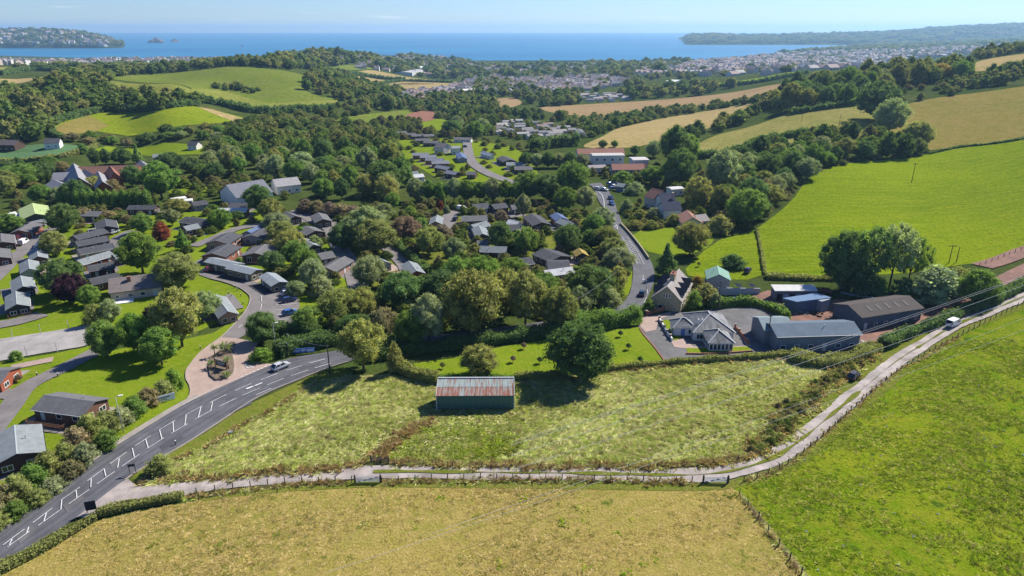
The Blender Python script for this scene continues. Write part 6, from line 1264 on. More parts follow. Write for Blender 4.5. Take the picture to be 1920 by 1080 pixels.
wall_run([(1236, 602), (1244, 616), (1252, 630), (1260, 641)], 1.0, 0.3, 'white', 'white garden wall with brick piers left of the bungalow', 3.0)
wall_run([(1378, 616), (1392, 632), (1404, 648)], 0.9, 0.25, 'brick', 'brick wall with piers right of the bungalow', 3.0)
wall_run([(1286, 665), (1340, 665), (1410, 660)], 0.5, 0.3, 'brick', 'low brick wall below the bungalow lawn strip')
wall_run([(1163, 422), (1180, 440), (1200, 465), (1216, 488)], 1.2, 0.4, 'stone', 'stone wall along the right side of the road')
wall_run([(1199, 616), (1208, 630), (1228, 653), (1246, 678)], 0.3, 0.3, 'brick', 'low red edging between the lawn and the driveway')
# raised bed with palms at the park entrance
_bed = patch('flower_bed', [(394, 707), (405, 716), (427, 712), (437, 704), (440, 690), (436, 662), (442, 645), (434, 644), (410, 662), (395, 675), (391, 690)], 'bed', 7, 'raised earth bed in the middle of the park entrance', True, 0.25, None, 'flower bed')
wall_run([(394, 707), (405, 716), (427, 712), (437, 704), (440, 690), (436, 662), (442, 645), (434, 644), (410, 662), (395, 675), (391, 690), (394, 707)], 0.4, 0.25, 'kerb', 'curved kerb around the entrance flower bed', name='bed_edging')
def palm(px_, py_, hgt, label, w=2.4):
    p = P(px_, py_, 0.25); r = random.Random(px_); root = thing('palm', p, label, 'palm', 'palms in the entrance bed'); MB().bar((0, 0, -0.3), (0.1, 0.05, hgt), 0.26, n=7, w2=0.18).build('trunk', M['bark'], root, smooth=True)
    m = MB()
    for i in range(46):
        a = r.uniform(0, 6.28); e = r.uniform(-0.5, 1.35); L = w / 2 * r.uniform(0.7, 1.15); d = Vector((math.cos(a) * math.cos(e), math.sin(a) * math.cos(e), math.sin(e))); s = Vector((-math.sin(a), math.cos(a), 0)) * 0.07
        c = Vector((0.1, 0.05, hgt)); mid = c + d * L * 0.55; tip = c + d * L - Vector((0, 0, 0.25 * L)); m.add([c - s * 0.5, c + s * 0.5, mid + s, tip, mid - s], [(0, 1, 2, 3, 4)])
    m.build('crown', M['leaf'], root, color=TINT['gr'])
for i, (a, b, hh, lb) in enumerate(((403, 668, 2.2, 'small palm at the upper left of the entrance bed'), (429, 694, 2.6, 'palm at the right of the entrance bed'), (396, 690, 1.2, 'low palm at the left of the entrance bed'), (424, 708, 0.8, 'low spiky palm at the front of the entrance bed'), (422, 664, 1.8, 'broad palm at the back of the entrance bed'))): palm(a, b, hh, lb, 2.6 if i != 4 else 4.2)
p_ = P(416, 692, 0.3); sg = thing('timber_sign', p_, 'timber entrance sign frame among the palms', 'sign', rz=-0.45)
for xx in (-1.7, 1.7): MB().box(xx - 0.12, xx + 0.12, -0.12, 0.12, -0.4, 2.3).build('sign_post', M['timber'], sg)
MB().box(-1.9, 1.9, -0.1, 0.1, 2.1, 2.3).build('cross_beam', M['kerb'], sg); MB().box(-1.5, 1.5, -0.05, 0.05, 0.7, 1.9).build('sign_board', M['dark'], sg); MB().box(-1.2, 1.2, -0.07, -0.055, 1.45, 1.6).box(-1.0, 0.7, -0.07, -0.055, 1.05, 1.2).build('lettering', M['white'], sg)
# roadside signs
def board(px_, py_, w, z0, z1, rz, label, color, posts=True, marks=(), name='sign_board', frame=False):
    p = P(px_, py_); root = thing(name, p, label, 'sign', rz=rz); MB().box(-w / 2, w / 2, -0.04, 0.04, z0, z1).build('panel', M['render'], root, color=color)
    if posts:
        for xx in (-w * 0.42, w * 0.42): MB().box(xx - 0.05, xx + 0.05, 0.045, 0.14, -0.3, z1 + (0.2 if frame else 0)).build('leg', M['white' if frame else 'post'], root)
    for i, (x0, x1, a, b, c) in enumerate(marks): MB().box(x0 * w, x1 * w, -0.055, -0.045, z0 + (z1 - z0) * a, z0 + (z1 - z0) * b).build('lettering', M['render'], root, color=c)
    return root
board(299, 757, 6.0, 0.2, 1.6, 0.66, 'long white board sign beside the road left of the entrance', (0.72, 0.72, 0.7), True, ((-0.4, -0.3, 0.2, 0.8, (0.05, 0.05, 0.06)), (-0.25, 0.35, 0.55, 0.7, (0.08, 0.1, 0.12)), (-0.25, 0.2, 0.3, 0.4, (0.08, 0.1, 0.12))))
board(534, 668, 1.8, 0.9, 3.2, 0.1, 'white framed upright sign at the entrance', (0.06, 0.065, 0.08), True, ((-0.3, 0.3, 0.6, 0.75, (0.6, 0.6, 0.6)), (-0.3, 0.2, 0.3, 0.42, (0.6, 0.6, 0.6))), frame=True)
board(566, 664, 6.0, 0.4, 1.5, 0.16, 'blue and white banner on the grass beside the entrance', (0.10, 0.20, 0.48), True, ((-0.46, -0.05, 0.35, 0.65, (0.55, 0.6, 0.7)), (0.0, 0.15, 0.3, 0.8, (0.6, 0.65, 0.7)), (0.2, 0.45, 0.2, 0.75, (0.62, 0.65, 0.7)))).name
board(173, 962, 1.5, 0.6, 2.2, 0.3, 'dark upright board at the mouth of the farm lane', (0.03, 0.03, 0.032)); board(250, 890, 1.1, 1.6, 2.1, 0.25, 'small dark road sign opposite the farm lane', (0.05, 0.05, 0.055)); board(434, 822, 0.8, 1.2, 1.55, 0.4, 'little white finger sign on the verge', (0.7, 0.7, 0.7))
def marker(px_, py_, label, c=(0.6, 0.6, 0.58), hgt=0.9):
    p = P(px_, py_); root = thing('marker_post', p, label, 'post', 'low marker posts'); MB().box(-0.08, 0.08, -0.08, 0.08, -0.2, hgt).build('shaft', M['post'], root); MB().box(-0.09, 0.09, -0.09, 0.09, hgt, hgt + 0.15).build('cap', M['render'], root, color=c)
for a, b, lb in ((330, 835, 'dark marker post on the verge beside the road hatching'), (70, 706, 'white-topped post on the lawn beside the path'), (376, 655, 'white-topped post on the verge left of the entrance road'), (109, 707, 'small dark post on the near side of the path'), (434, 557, 'bollard left of two beside the little path'), (452, 556, 'bollard right of two beside the little path'), (429, 552, 'bollard at the edge of the entrance lawn'), (439, 541, 'bollard near the bend of the park road'), (445, 546, 'bollard at the tip of the entrance lawn'), (456, 571, 'bollard on the lower entrance lawn')): marker(a, b, lb)
# ------------------------------------------------------------------ poles, lamps, cables
def pole(px_, base, top, label, arm=1.6, name='utility_pole', r=0.3):
    p = P(px_, base); dx, dy, dz = ray(px_, top); hg = max(5.0, CAM_Z + dz / dy * p.y - p.z); root = thing(name, p, label, 'pole', rz=random.uniform(-0.3, 0.3))
    MB().bar((0, 0, -0.5), (0, 0, hg), r, n=8, w2=r * 0.65).build('shaft', M['pole'], root, smooth=True)
    if arm:
        MB().box(-arm / 2, arm / 2, -0.07, 0.07, hg - 0.5, hg - 0.34).build('cross_arm', M['pole'], root)
        for xx in (-arm * 0.45, 0, arm * 0.45): MB().bar((xx, 0, hg - 0.34), (xx, 0, hg - 0.1), 0.1, n=6).build('insulator', M['dark'], root)
    return root
for a, b, c, arm, lb in ((1709, 343, 306, 1.8, 'lone utility pole standing in the bright green field'), (1503, 228, 202, 1.8, 'utility pole in the pale yellow field, left of two'), (1572, 241, 214, 0, 'utility pole in the pale yellow field, right of two'), (1779, 493, 459, 2.6, 'utility pole with wide cross arm at the bright field edge'), (1793, 491, 465, 0, 'bare utility pole beside the wide cross-arm pole'), (1688, 290, 262, 2.2, 'utility pole against the dark trees on the ridge side'), (619, 702, 647, 0, 'utility pole at the road bend beside the tall yellow-green tree'), (1577, 562, 518, 0, 'bare pole behind the dark farm barn'), (1345, 584, 527, 0, 'utility pole at the back of the bungalow yard'), (1438, 645, 590, 0.8, 'dark pole at the corner of the blue-grey warehouse'), (1155, 562, 508, 0, 'pole on the grass strip opposite the stone house')): pole(a, b, c, lb, arm)
def lamp(px_, base, top, label, rz=0.4):
    p = P(px_, base); dx, dy, dz = ray(px_, top); hg = max(5.0, CAM_Z + dz / dy * p.y - p.z); root = thing('street_lamp', p, label, 'street lamp', rz=rz)
    MB().bar((0, 0, -0.3), (0, 0, hg), 0.16, n=8, w2=0.09).build('column', M['steel'], root, smooth=True); MB().bar((0, 0, hg), (0.9, 0, hg + 0.12), 0.08).build('arm', M['steel'], root); MB().box(0.5, 1.2, -0.14, 0.14, hg + 0.05, hg + 0.2).build('lamp_head', M['white'], root)
lamp(232, 812, 744, 'street lamp on the verge beside the roadside thicket', 0.3); lamp(519, 664, 607, 'street lamp beside the dark round entrance tree', 0.4); lamp(1210, 562, 525, 'street lamp on the road beside the stone house', 3.0)
def at_height(px_, py_, z):
    dx, dy, dz = ray(px_, py_); t = (CAM_Z - z) / -dz; return Vector((dx * t, dy * t, z))
def cable(pts, label, r=0.05, sag=1.2):
    a, b = pts; n = 40; m = MB(); prev = None; L = b - a
    for i in range(n + 1):
        t = i / n; p = a.lerp(b, t); p.z -= sag * 4 * t * (1 - t)
        if prev is not None: m.bar(prev, p, r * 2, n=5)
        prev = p
    o = m.build('overhead_cable', M['wire']); tag(o, label, 'cable', 'overhead cables sweeping across the meadow'); return o
for (a, b, z, lb) in (((1925, 512), (1120, 776), 9.5, 'uppermost cable of the bundle crossing the warehouse'), ((1925, 515), (1120, 781), 9.5, 'second cable hugging the uppermost one over the warehouse'), ((1925, 530), (1120, 800), 9.0, 'third cable down, passing right of the warehouse'), ((1925, 551), (1120, 826), 9.0, 'fourth cable down, crossing the parked white vehicle'), ((1925, 591), (1000, 930), 8.0, 'fifth cable down, crossing the lane by the dark car'), ((1925, 613), (847, 991), 8.0, 'lowest cable, crossing the lower right pasture')):
    A, B = at_height(*a, z), at_height(*b, z); d = (B - A); cable((A - d * 0.15, B + d * 0.12), lb, 0.03 if z > 8.5 else 0.02)
cable((P(1155, 508, 0) if False else at_height(1155, 510, 9), at_height(1070, 566, 7)), 'cable dropping from the pole opposite the stone house', 0.02, 0.6)
cable((at_height(617, 648, 9), at_height(535, 625, 8.5)), 'cable between the road-bend pole and the entrance lamp', 0.02, 0.8)
# garden dots on the bungalow lawn
for a, b, lb in ((1163, 632, 'small clipped tree at the top of the bungalow lawn'), (1178, 656, 'small clipped tree lower on the bungalow lawn'), (1012, 682, 'spiky dark shrub beside the large dark tree'), (982, 655, 'pinkish shrub on the shaded bungalow lawn'), (962, 680, 'small reddish shrub in the middle of the lawn'), (830, 692, 'young sapling near the lawn hedge'), (1200, 681, 'small dark shrub on the hedge line'), (38, 716, 'young tree on the lawn by the red-brick lodge'), (1310, 500, 'young bare tree in the striped garden')):
    p = P(a, b); root = thing('garden_shrub', p, lb, 'shrub'); k = 1.5; o = ob('crown', PROTO['bush', 1][0], root, (0, 0, 0.7), color=TINT['d' if 'dark' in lb or 'clipped' in lb else 'bp' if 'red' in lb or 'pink' in lb else 'o']); o.scale = (k, k, 1.1)
    MB().bar((0, 0, -0.1), (0, 0, 1.0), 0.1, n=5).build('stem', M['bark'], root)

# undergrowth filling the gaps between lodges, roads and trees
M['leaf_shrub'] = leafmat('shrub foliage', False, [(0.0, (0.085, 0.125, 0.030)), (0.25, (0.13, 0.17, 0.035)), (0.5, (0.17, 0.18, 0.055)), (0.7, (0.19, 0.18, 0.07)), (0.88, (0.18, 0.155, 0.085)), (1.0, (0.14, 0.19, 0.04))])
SHR = [proto_obj('shrub', crown_mesh('shrub', 120 + i, pr_bush, -0.05, 18, 0.2, 70, 0.032, 0.75, 'leaf_shrub')) for i in range(4)]
def undergrowth(pix, gap, w, hgt, label, keep=1.0):
    pts = [(x, y, h1(x, y), random.uniform(*w), random.uniform(*hgt)) for x, y in spots(pix, gap) if random.random() < keep]
    if pts: instancer('undergrowth', pts, SHR, label)
    return len(pts)
nu_ = 0
for pix, gap, w, hg, lb, kp in (
    ([(-60, 400), (100, 385), (260, 378), (480, 375), (560, 385), (640, 470), (690, 520), (650, 600), (560, 560), (480, 500), (380, 480), (240, 470), (120, 460), (0, 470), (-60, 480)], 4.2, (3.0, 6.0), (1.6, 3.6), 'shrubs and garden planting among the left-hand lodges', 0.55),
    ([(620, 400), (700, 385), (820, 380), (1000, 385), (1110, 395), (1170, 470), (1180, 520), (1000, 540), (820, 510), (700, 510), (640, 470)], 4.2, (3.5, 7.0), (2.0, 4.5), 'shrubs and young trees among the central lodges', 0.8),
    ([(820, 505), (900, 500), (1000, 505), (1100, 500), (1170, 510), (1180, 560), (1140, 590), (1000, 600), (800, 620), (720, 640), (640, 630), (600, 600), (680, 540), (760, 520)], 4.0, (4.0, 8.0), (2.5, 6.0), 'understorey of the wooded belt behind the bungalow lawn', 0.9),
    ([(740, 262), (860, 250), (1000, 280), (1040, 340), (900, 345), (780, 335)], 6, (4, 7), (2, 4), 'planting among the upper lodge rows', 0.35),
    ([(20, 390), (0, 330), (100, 340), (300, 345), (420, 330), (520, 340), (540, 380), (300, 378), (120, 385)], 6, (5, 9), (3, 6), 'shrubbery around the brick hall and large hall', 0.8),
    ([(1160, 395), (1200, 380), (1240, 395), (1330, 425), (1200, 432), (1168, 422)], 3.5, (3, 5), (1.5, 3), 'garden planting right of the road', 1.0),
    ([(1100, 330), (1145, 318), (1230, 318), (1300, 300), (1330, 330), (1300, 372), (1240, 345), (1180, 340), (1150, 338)], 5, (4, 7), (2.5, 5), 'shrubbery around the school blocks', 0.9),
    ([(1280, 395), (1340, 380), (1420, 400), (1410, 428), (1350, 445), (1325, 425)], 4.5, (4, 7), (2.5, 5), 'shrubs behind the red tile bungalow', 0.9),
    ([(1140, 350), (1220, 330), (1290, 340), (1300, 390), (1240, 350), (1170, 365)], 5, (5, 8), (3, 6), 'shrubbery behind the older houses', 0.7),
    ([(1560, 560), (1600, 530), (1700, 545), (1820, 560), (1800, 585), (1740, 600), (1720, 570), (1640, 548)], 4, (4, 7), (2.5, 5), 'brambles behind the farm barns', 0.8),
    ([(380, 250), (480, 235), (640, 245), (800, 200), (900, 190), (940, 230), (880, 262), (740, 262), (600, 262)], 9, (7, 11), (4, 7), 'hedgerow scrub in the valley', 0.8),
    ([(560, 205), (640, 192), (700, 198), (660, 228), (600, 222)], 9, (8, 12), (4, 7), 'scrub below the right end of the rounded hill', 0.8),
    ([(1590, 198), (1690, 168), (1780, 152), (1790, 172), (1700, 198), (1660, 214)], 8, (6, 10), (3, 6), 'scrub along the edge of the ridge wood', 0.7),
    ([(1400, 430), (1440, 402), (1500, 345), (1540, 318), (1600, 305), (1735, 290), (1735, 284), (1600, 298), (1530, 312), (1490, 350), (1450, 385), (1400, 415)], 4, (4, 7), (2, 4.5), 'bramble skirt of the wood edging the bright green field', 0.9)):
    nu_ += undergrowth(pix, gap, w, hg, lb, kp)
print('undergrowth', nu_)
# ------------------------------------------------------------------ vehicles
def car_meshes(van=False):
    if van: L, W, Hh = 5.0, 1.95, 2.0; prof = [(-2.5, 0.95, 1.9), (-2.35, 1.05, 1.98), (0.9, 1.05, 2.0), (1.6, 1.05, 1.15), (2.5, 0.85, 0.85)]
    else: L, W, Hh = 4.3, 1.8, 1.5; prof = None
    st = [(-2.12, 0.42, 0.70, 0.70), (-2.05, 0.28, 0.86, 0.80), (-1.2, 0.24, 0.92, 0.88), (0.3, 0.24, 0.92, 0.90), (1.0, 0.24, 0.90, 0.88), (1.75, 0.26, 0.80, 0.82), (2.08, 0.32, 0.68, 0.74), (2.15, 0.45, 0.58, 0.66)]
    if van: st = [(x * 1.17, a, b + (0.12 if x < 1.2 else 0.05), c * 1.06) for x, a, b, c in st]
    V, F = [], []; k = 6
    for x, zb, zt, hw in st: V += [(x, -hw * 0.92, zb), (x, -hw, (zb + zt) / 2), (x, -hw * 0.93, zt), (x, hw * 0.93, zt), (x, hw, (zb + zt) / 2), (x, hw * 0.92, zb)]
    n = len(st)
    for i in range(n - 1):
        for j in range(k): a, b = i * k + j, i * k + (j + 1) % k; F.append((a, a + k, b + k, b)[::-1])
    F += [tuple(range(k)), tuple(range((n - 1) * k + k - 1, (n - 1) * k - 1, -1))]
    if van: base = [(-2.42, -0.0), (1.75, 0)]; top = [(-2.38, 1.95), (0.75, 1.95)]; bz = 1.0; wb, wt = 0.90, 0.82
    else: base = [(-1.95, 0), (1.15, 0)]; top = [(-1.35, 1.47), (0.25, 1.47)]; bz = 0.89; wb, wt = 0.80, 0.62
    x0, x1 = base[0][0], base[1][0]; t0, t1 = top[0][0], top[1][0]; zt = top[0][1]
    cv = [(x0, -wb, bz), (x1, -wb, bz), (x1, wb, bz), (x0, wb, bz), (t0, -wt, zt - 0.05), (t1, -wt, zt - 0.05), (t1, wt, zt - 0.05), (t0, wt, zt - 0.05)]
    body = MB().add(V, F); body.add([(t0 - 0.05, -wt - 0.02, zt - 0.06), (t1 + 0.08, -wt - 0.02, zt - 0.06), (t1 + 0.08, wt + 0.02, zt - 0.06), (t0 - 0.05, wt + 0.02, zt - 0.06), (t0, -wt * 0.85, zt + 0.03), (t1 - 0.05, -wt * 0.85, zt + 0.03), (t1 - 0.05, wt * 0.85, zt + 0.03), (t0, wt * 0.85, zt + 0.03)], [(4, 5, 6, 7), (0, 1, 5, 4), (1, 2, 6, 5), (2, 3, 7, 6), (3, 0, 4, 7)])
    for a, b in ((0, 4), (1, 5), (2, 6), (3, 7)): body.bar(cv[a], cv[b], 0.09)
    xm = (x0 + x1) / 2; tm = (t0 + t1) / 2
    for s in (-1, 1): body.bar((xm, s * wb, bz), (tm, s * wt, zt - 0.05), 0.09)
    if van: body.add([(x0, -wb - 0.01, bz), (xm + 0.3, -wb - 0.01, bz), (tm + 0.3, -wt - 0.01, zt - 0.05), (t0, -wt - 0.01, zt - 0.05), (x0, wb + 0.01, bz), (xm + 0.3, wb + 0.01, bz), (tm + 0.3, wt + 0.01, zt - 0.05), (t0, wt + 0.01, zt - 0.05)], [(0, 1, 2, 3), (7, 6, 5, 4), (0, 3, 7, 4)])
    glass = dict(side_window=[(0, 1, 5, 4), (2, 3, 7, 6)], windscreen=[(1, 2, 6, 5)], rear_window=[(3, 0, 4, 7)])
    bm = mesh('body', body.v, body.f, [M['carpaint']]); gl = [(nm, mesh(nm, cv, [f], [M['glass']])) for nm, fs in glass.items() for f in fs]
    ty = MB(); rm = MB(); ty.bar((0, -0.1, 0), (0, 0.1, 0), 0.62, n=14); rm.bar((0, -0.11, 0), (0, 0.11, 0), 0.38, n=10)
    sc_ = 1.17 if van else 1.0
    return bm, gl, mesh('wheel', ty.v, ty.f, [M['dark']]), mesh('rim', rm.v, rm.f, [M['steel']]), mesh('headlight', *(lambda m: (m.v, m.f))(MB().box(-0.06, 0.05, -0.2, 0.2, -0.07, 0.07)), [M['head']]), mesh('tail_light', *(lambda m: (m.v, m.f))(MB().box(-0.05, 0.06, -0.13, 0.13, -0.1, 0.1)), [M['tail']]), sc_
CARM = {False: car_meshes(), True: car_meshes(True)}
def car(p, q, color, label, van=False, name=None):
    a, b = P(*p), P(*q); c = (a + b) / 2; z = h1(c.x, c.y) + float(off(5, c.y)); bm, gl, wh, rim, hl, tl, s = CARM[van]
    root = thing(name or ('parked_van' if van else 'car'), (c.x, c.y, z + 0.02), label, 'van' if van else 'car', rz=math.atan2(b.y - a.y, b.x - a.x))
    ob('body', bm, root, color=color)
    for nm, g in gl: ob(nm, g, root)
    for x in (-1.3 * s, 1.35 * s):
        for y in (-0.78, 0.78): w = ob('wheel', wh, root, (x, y * (1.06 if van else 1), 0.31)); ob('rim', rim, w)
    for y in (-0.55, 0.55): ob('headlight', hl, root, (2.1 * s, y, 0.6)); ob('tail_light', tl, root, (-2.1 * s, y * 1.1, 0.66))
    KEEP.append((c.x, c.y, 3)); return root
SIL, WH, NAVY, BLK, BLUE, CRIM = (0.42, 0.43, 0.45), (0.72, 0.72, 0.72), (0.02, 0.04, 0.12), (0.02, 0.021, 0.024), (0.04, 0.12, 0.34), (0.22, 0.015, 0.02)
for p, q, c, lb, v in (
    ((513, 698), (540, 687), SIL, 'silver car driving along the main road past the entrance', 0), ((1200, 564), (1207, 546), (0.03, 0.05, 0.075), 'dark blue car driving past the stone house', 0),
    ((528, 547), (554, 541), WH, 'white car parked at the top of the car park', 0), ((526, 557), (554, 551), WH, 'white car parked second from the top of the car park', 0), ((528, 570), (556, 564), NAVY, 'navy car parked in the middle of the car park', 0), ((530, 594), (558, 588), BLUE, 'blue car parked at the bottom of the car park', 0),
    ((387, 511), (405, 507), (0.30, 0.04, 0.04), 'red car parked beside the olive caravan', 0), ((1590, 718), (1609, 702), BLK, 'black car parked on the grass beside the lane', 0), ((1771, 620), (1802, 604), WH, 'white van parked on the lane at the right', 1),
    ((1350, 541), (1353, 528), WH, 'white car parked below the green-roofed garage', 0), ((1398, 515), (1405, 508), (0.06, 0.04, 0.05), 'dark car on the grass right of the green-roofed garage', 0),
    ((1001, 486), (1013, 494), WH, 'white car parked beside the low slate lodge', 0), ((860, 395), (874, 397), WH, 'white van parked on the central park road', 1), ((851, 417), (857, 412), BLK, 'dark car parked left of the wide brown lodge', 0), ((867, 428), (876, 425), NAVY, 'navy car parked below the wide brown lodge', 0),
    ((866, 303), (876, 299), WH, 'white car beside the winding park road', 0), ((1118, 324), (1130, 321), WH, 'white van in front of the school garages', 1), ((1122, 330), (1132, 327), BLK, 'dark car in front of the white school van', 0),
    ((1117, 357), (1126, 358), WH, 'white car leftmost of those at the top of the road', 0), ((1128, 358), (1138, 360), SIL, 'silver car second of those at the top of the road', 0), ((1142, 373), (1149, 377), NAVY, 'navy car parked at the roadside, upper of two', 0), ((1144, 383), (1150, 387), BLUE, 'blue car parked at the roadside, lower of two', 0),
    ((1139, 349), (1147, 347), BLUE, 'blue car in the packed parking corner, rear left', 0), ((1147, 354), (1155, 351), WH, 'white car in the packed parking corner, front', 0), ((1152, 347), (1160, 350), NAVY, 'navy car in the packed parking corner, right', 0), ((1144, 357), (1152, 356), BLUE, 'blue car in the packed parking corner, front left', 0),
    ((32, 450), (46, 447), CRIM, 'crimson car beside the orange-red lodge', 0), ((39, 462), (52, 455), WH, 'white pickup on the park road at the left', 1), ((211, 440), (219, 437), SIL, 'silver car beside the end-on dark lodge', 0), ((0, 496), (10, 493), NAVY, 'navy car at the left edge lawn', 0), ((24, 415), (36, 412), CRIM, 'red van near the green-roofed shed', 1),
    ((1252, 409), (1265, 406), WH, 'white car in front of the slate-roofed house', 0), ((222, 478), (232, 475), BLK, 'dark car beside the parallel lodge row', 0), ((455, 457), (466, 452), NAVY, 'navy car between the large lodges', 0), ((875, 278), (868, 277), BLK, 'dark car below the long white lodge', 0)):
    car(p, q, c, lb, bool(v))
# ------------------------------------------------------------------ the distant town
def randmat(name, stops, rough=0.8):
    n = N(name); oi = n.n.new('ShaderNodeObjectInfo'); n.col(n.ramp(oi.outputs['Random'], stops)).set(Roughness=rough); return n.mat
M['hwall'] = randmat('town walls', [(0.0, (0.62, 0.60, 0.55)), (0.3, (0.55, 0.50, 0.43)), (0.5, (0.68, 0.67, 0.64)), (0.7, (0.40, 0.30, 0.25)), (0.85, (0.60, 0.58, 0.55)), (1.0, (0.5, 0.47, 0.43))])
M['hroof'] = randmat('town roofs', [(0.0, (0.22, 0.19, 0.19)), (0.25, (0.30, 0.19, 0.16)), (0.45, (0.27, 0.26, 0.27)), (0.65, (0.34, 0.23, 0.20)), (0.8, (0.20, 0.195, 0.205)), (1.0, (0.42, 0.39, 0.37))])
M['wwall'] = randmat('white park home walls', [(0.0, (0.68, 0.68, 0.66)), (0.6, (0.62, 0.61, 0.57)), (1.0, (0.55, 0.50, 0.45))]); M['wroof'] = randmat('park home roofs', [(0.0, (0.22, 0.21, 0.21)), (0.4, (0.14, 0.135, 0.14)), (0.7, (0.32, 0.31, 0.30)), (1.0, (0.20, 0.14, 0.12))])
def town_house(name, L, w, he, hr, wm, rm, ext):
    m = MB(); v, f = gable_walls(L, w, he, hr, -1.5); m.add(v, f, 0); v, f = gable_roof(L, w, he, hr, 0.3, 0.15); m.add(v, f, 1)
    for s in (-1, 1):
        for i in range(3):
            for z in ((1.0, 3.4) if he > 4 else (0.9,)):
                x = -L / 2 + (i + 0.5) * L / 3; y = s * (w / 2 + 0.02); q = [(x - 0.7, y, z), (x + 0.7, y, z), (x + 0.7, y, z + 1.3), (x - 0.7, y, z + 1.3)]; m.add(q, [(0, 1, 2, 3) if s < 0 else (3, 2, 1, 0)], 2)
    m.box(L * 0.25, L * 0.25 + 0.9, -0.5, 0.5, hr - 0.6, hr + 1.3, 0) if he > 4 else None
    if ext: v, f = gable_walls(w * 0.8, w * 0.7, he * 0.85, hr * 0.85, -1.5); m.add([(-L * 0.2 + b, a - w * 0.45, c) for a, b, c in v], f, 0); v, f = gable_roof(w * 0.8, w * 0.7, he * 0.85, hr * 0.85, 0.3, 0.15); m.add([(-L * 0.2 + b, a - w * 0.45, c) for a, b, c in v], f, 1)
    return mesh(name, m.v, m.f, [M[wm], M[rm], M['glass']], m.m)
HS = [town_house('town_house', 11, 8, 5, 8, 'hwall', 'hroof', False), town_house('town_house', 9, 7.5, 5, 7.8, 'hwall', 'hroof', True), town_house('town_house', 16, 8, 5.2, 8.2, 'hwall', 'hroof', True), town_house('town_house', 12, 9, 2.8, 5.6, 'hwall', 'hroof', False)]
PH = [town_house('park_home', 12, 6, 2.6, 3.7, 'wwall', 'wroof', False), town_house('park_home', 10, 6, 2.6, 3.6, 'wwall', 'wroof', False)]
_hp = [proto_obj('town_house', m) for m in HS]; _pp = [proto_obj('park_home', m) for m in PH]
def settle(pix, gap, n_ind, meshes, protos, name, cat, label, group, ang, mass, scale=1.0, avoid=True):
    sp = sorted(spots(pix, gap, avoid), key=lambda q: q[0] ** 2 + q[1] ** 2); rest = []
    sp = [q for q in sp if h1(*q) > SEA_Z + 1.5]
    for i, (x, y) in enumerate(sp):
        a = ang + random.choice((0, 0, 0, math.pi / 2)) + random.uniform(-0.25, 0.25)
        if i < n_ind:
            o = ob(name, random.choice(meshes), None, (x, y, h1(x, y)), a); o.scale = (scale,) * 3; tag(o, label, cat, group); TREE_XY.append((x, y, 8))
        else: rest.append((x, y, h1(x, y), scale, scale, a))
    if rest: instancer('town_houses', rest, protos, mass, False)
    return len(sp)
nt = 0
SETTLING = True
nt += settle([(925, 250), (930, 238), (965, 229), (1040, 238), (1095, 253), (1085, 268), (1000, 264)], 14, 60, PH, _pp, 'park_home', 'park home', 'white park home in the cluster beyond the lodge park', 'white park homes beyond the lodge park', 0.3, 'rest of the white park homes')
nt += settle([(1082, 186), (1100, 176), (1160, 178), (1185, 187), (1120, 193)], 15, 25, PH, _pp, 'park_home', 'park home', 'white home at the edge of the long brown field', 'white homes by the long brown field', 0.2, 'rest of the white homes by the brown field', 1.1)
nt += settle([(845, 168), (890, 150), (960, 140), (1060, 141), (1160, 148), (1180, 158), (1100, 170), (1000, 177), (900, 177)], 17, 110, HS, _hp, 'town_house', 'house', 'house in the terraced town in the valley centre', 'houses of the central town', 0.15, 'rest of the central town houses', 1.15)
nt += settle([(700, 196), (720, 180), (790, 168), (850, 168), (850, 182), (780, 192)], 19, 20, HS, _hp, 'town_house', 'house', 'house at the near edge of the valley village', 'houses at the near edge of the village', 0.4, 'rest of the village houses')
nt += settle([(670, 128), (720, 118), (800, 124), (860, 138), (840, 146), (760, 138)], 26, 20, HS, _hp, 'town_house', 'house', 'house beside the white sports dome', 'houses beside the white dome', 0.2, 'rest of the houses beside the white dome', 1.3)
nt += settle([(-200, 118), (0, 116), (200, 112), (420, 109), (570, 104), (570, 112), (420, 116), (220, 122), (0, 122)], 40, 25, HS, _hp, 'town_house', 'house', 'pale house in the coastal town at the left', 'houses of the coastal town', 0.1, 'rest of the coastal town houses', 1.5, False)
nt += settle([(1480, 128), (1540, 108), (1620, 100), (1670, 104), (1640, 116), (1560, 128)], 26, 25, PH, _pp, 'estate_house', 'house', 'bright white house in the far estate on the right', 'white houses of the far estate', 0.6, 'rest of the far white estate', 2.0, False)
nt += settle([(1190, 142), (1240, 112), (1400, 104), (1500, 108), (1480, 128), (1330, 145)], 34, 15, HS, _hp, 'town_house', 'house', 'house in the leafy far suburb right of centre', 'houses of the far suburb', 0.4, 'rest of the far suburb houses', 1.5, False)
nt += settle([(700, 116), (760, 106), (860, 108), (800, 116)], 40, 10, HS, _hp, 'town_house', 'house', 'house on the wooded rise before the sea', 'houses on the rise before the sea', 0.4, 'rest of the houses on the rise', 1.8, False)
nt += settle([(560, 112), (640, 120), (720, 112), (900, 108), (1100, 104), (1250, 108), (1250, 130), (1100, 138), (900, 138), (800, 124), (700, 124)], 42, 0, HS, _hp, 'town_house', 'house', 'x', 'x', 0.3, 'houses scattered through the wooded parkland behind the town', 1.5, False)
nt += settle([(1250, 135), (1320, 112), (1500, 100), (1700, 92), (1880, 86), (1850, 100), (1700, 112), (1560, 132), (1400, 145)], 40, 0, HS, _hp, 'town_house', 'house', 'x', 'x', 0.3, 'houses spread across the town on the right', 1.6, False)
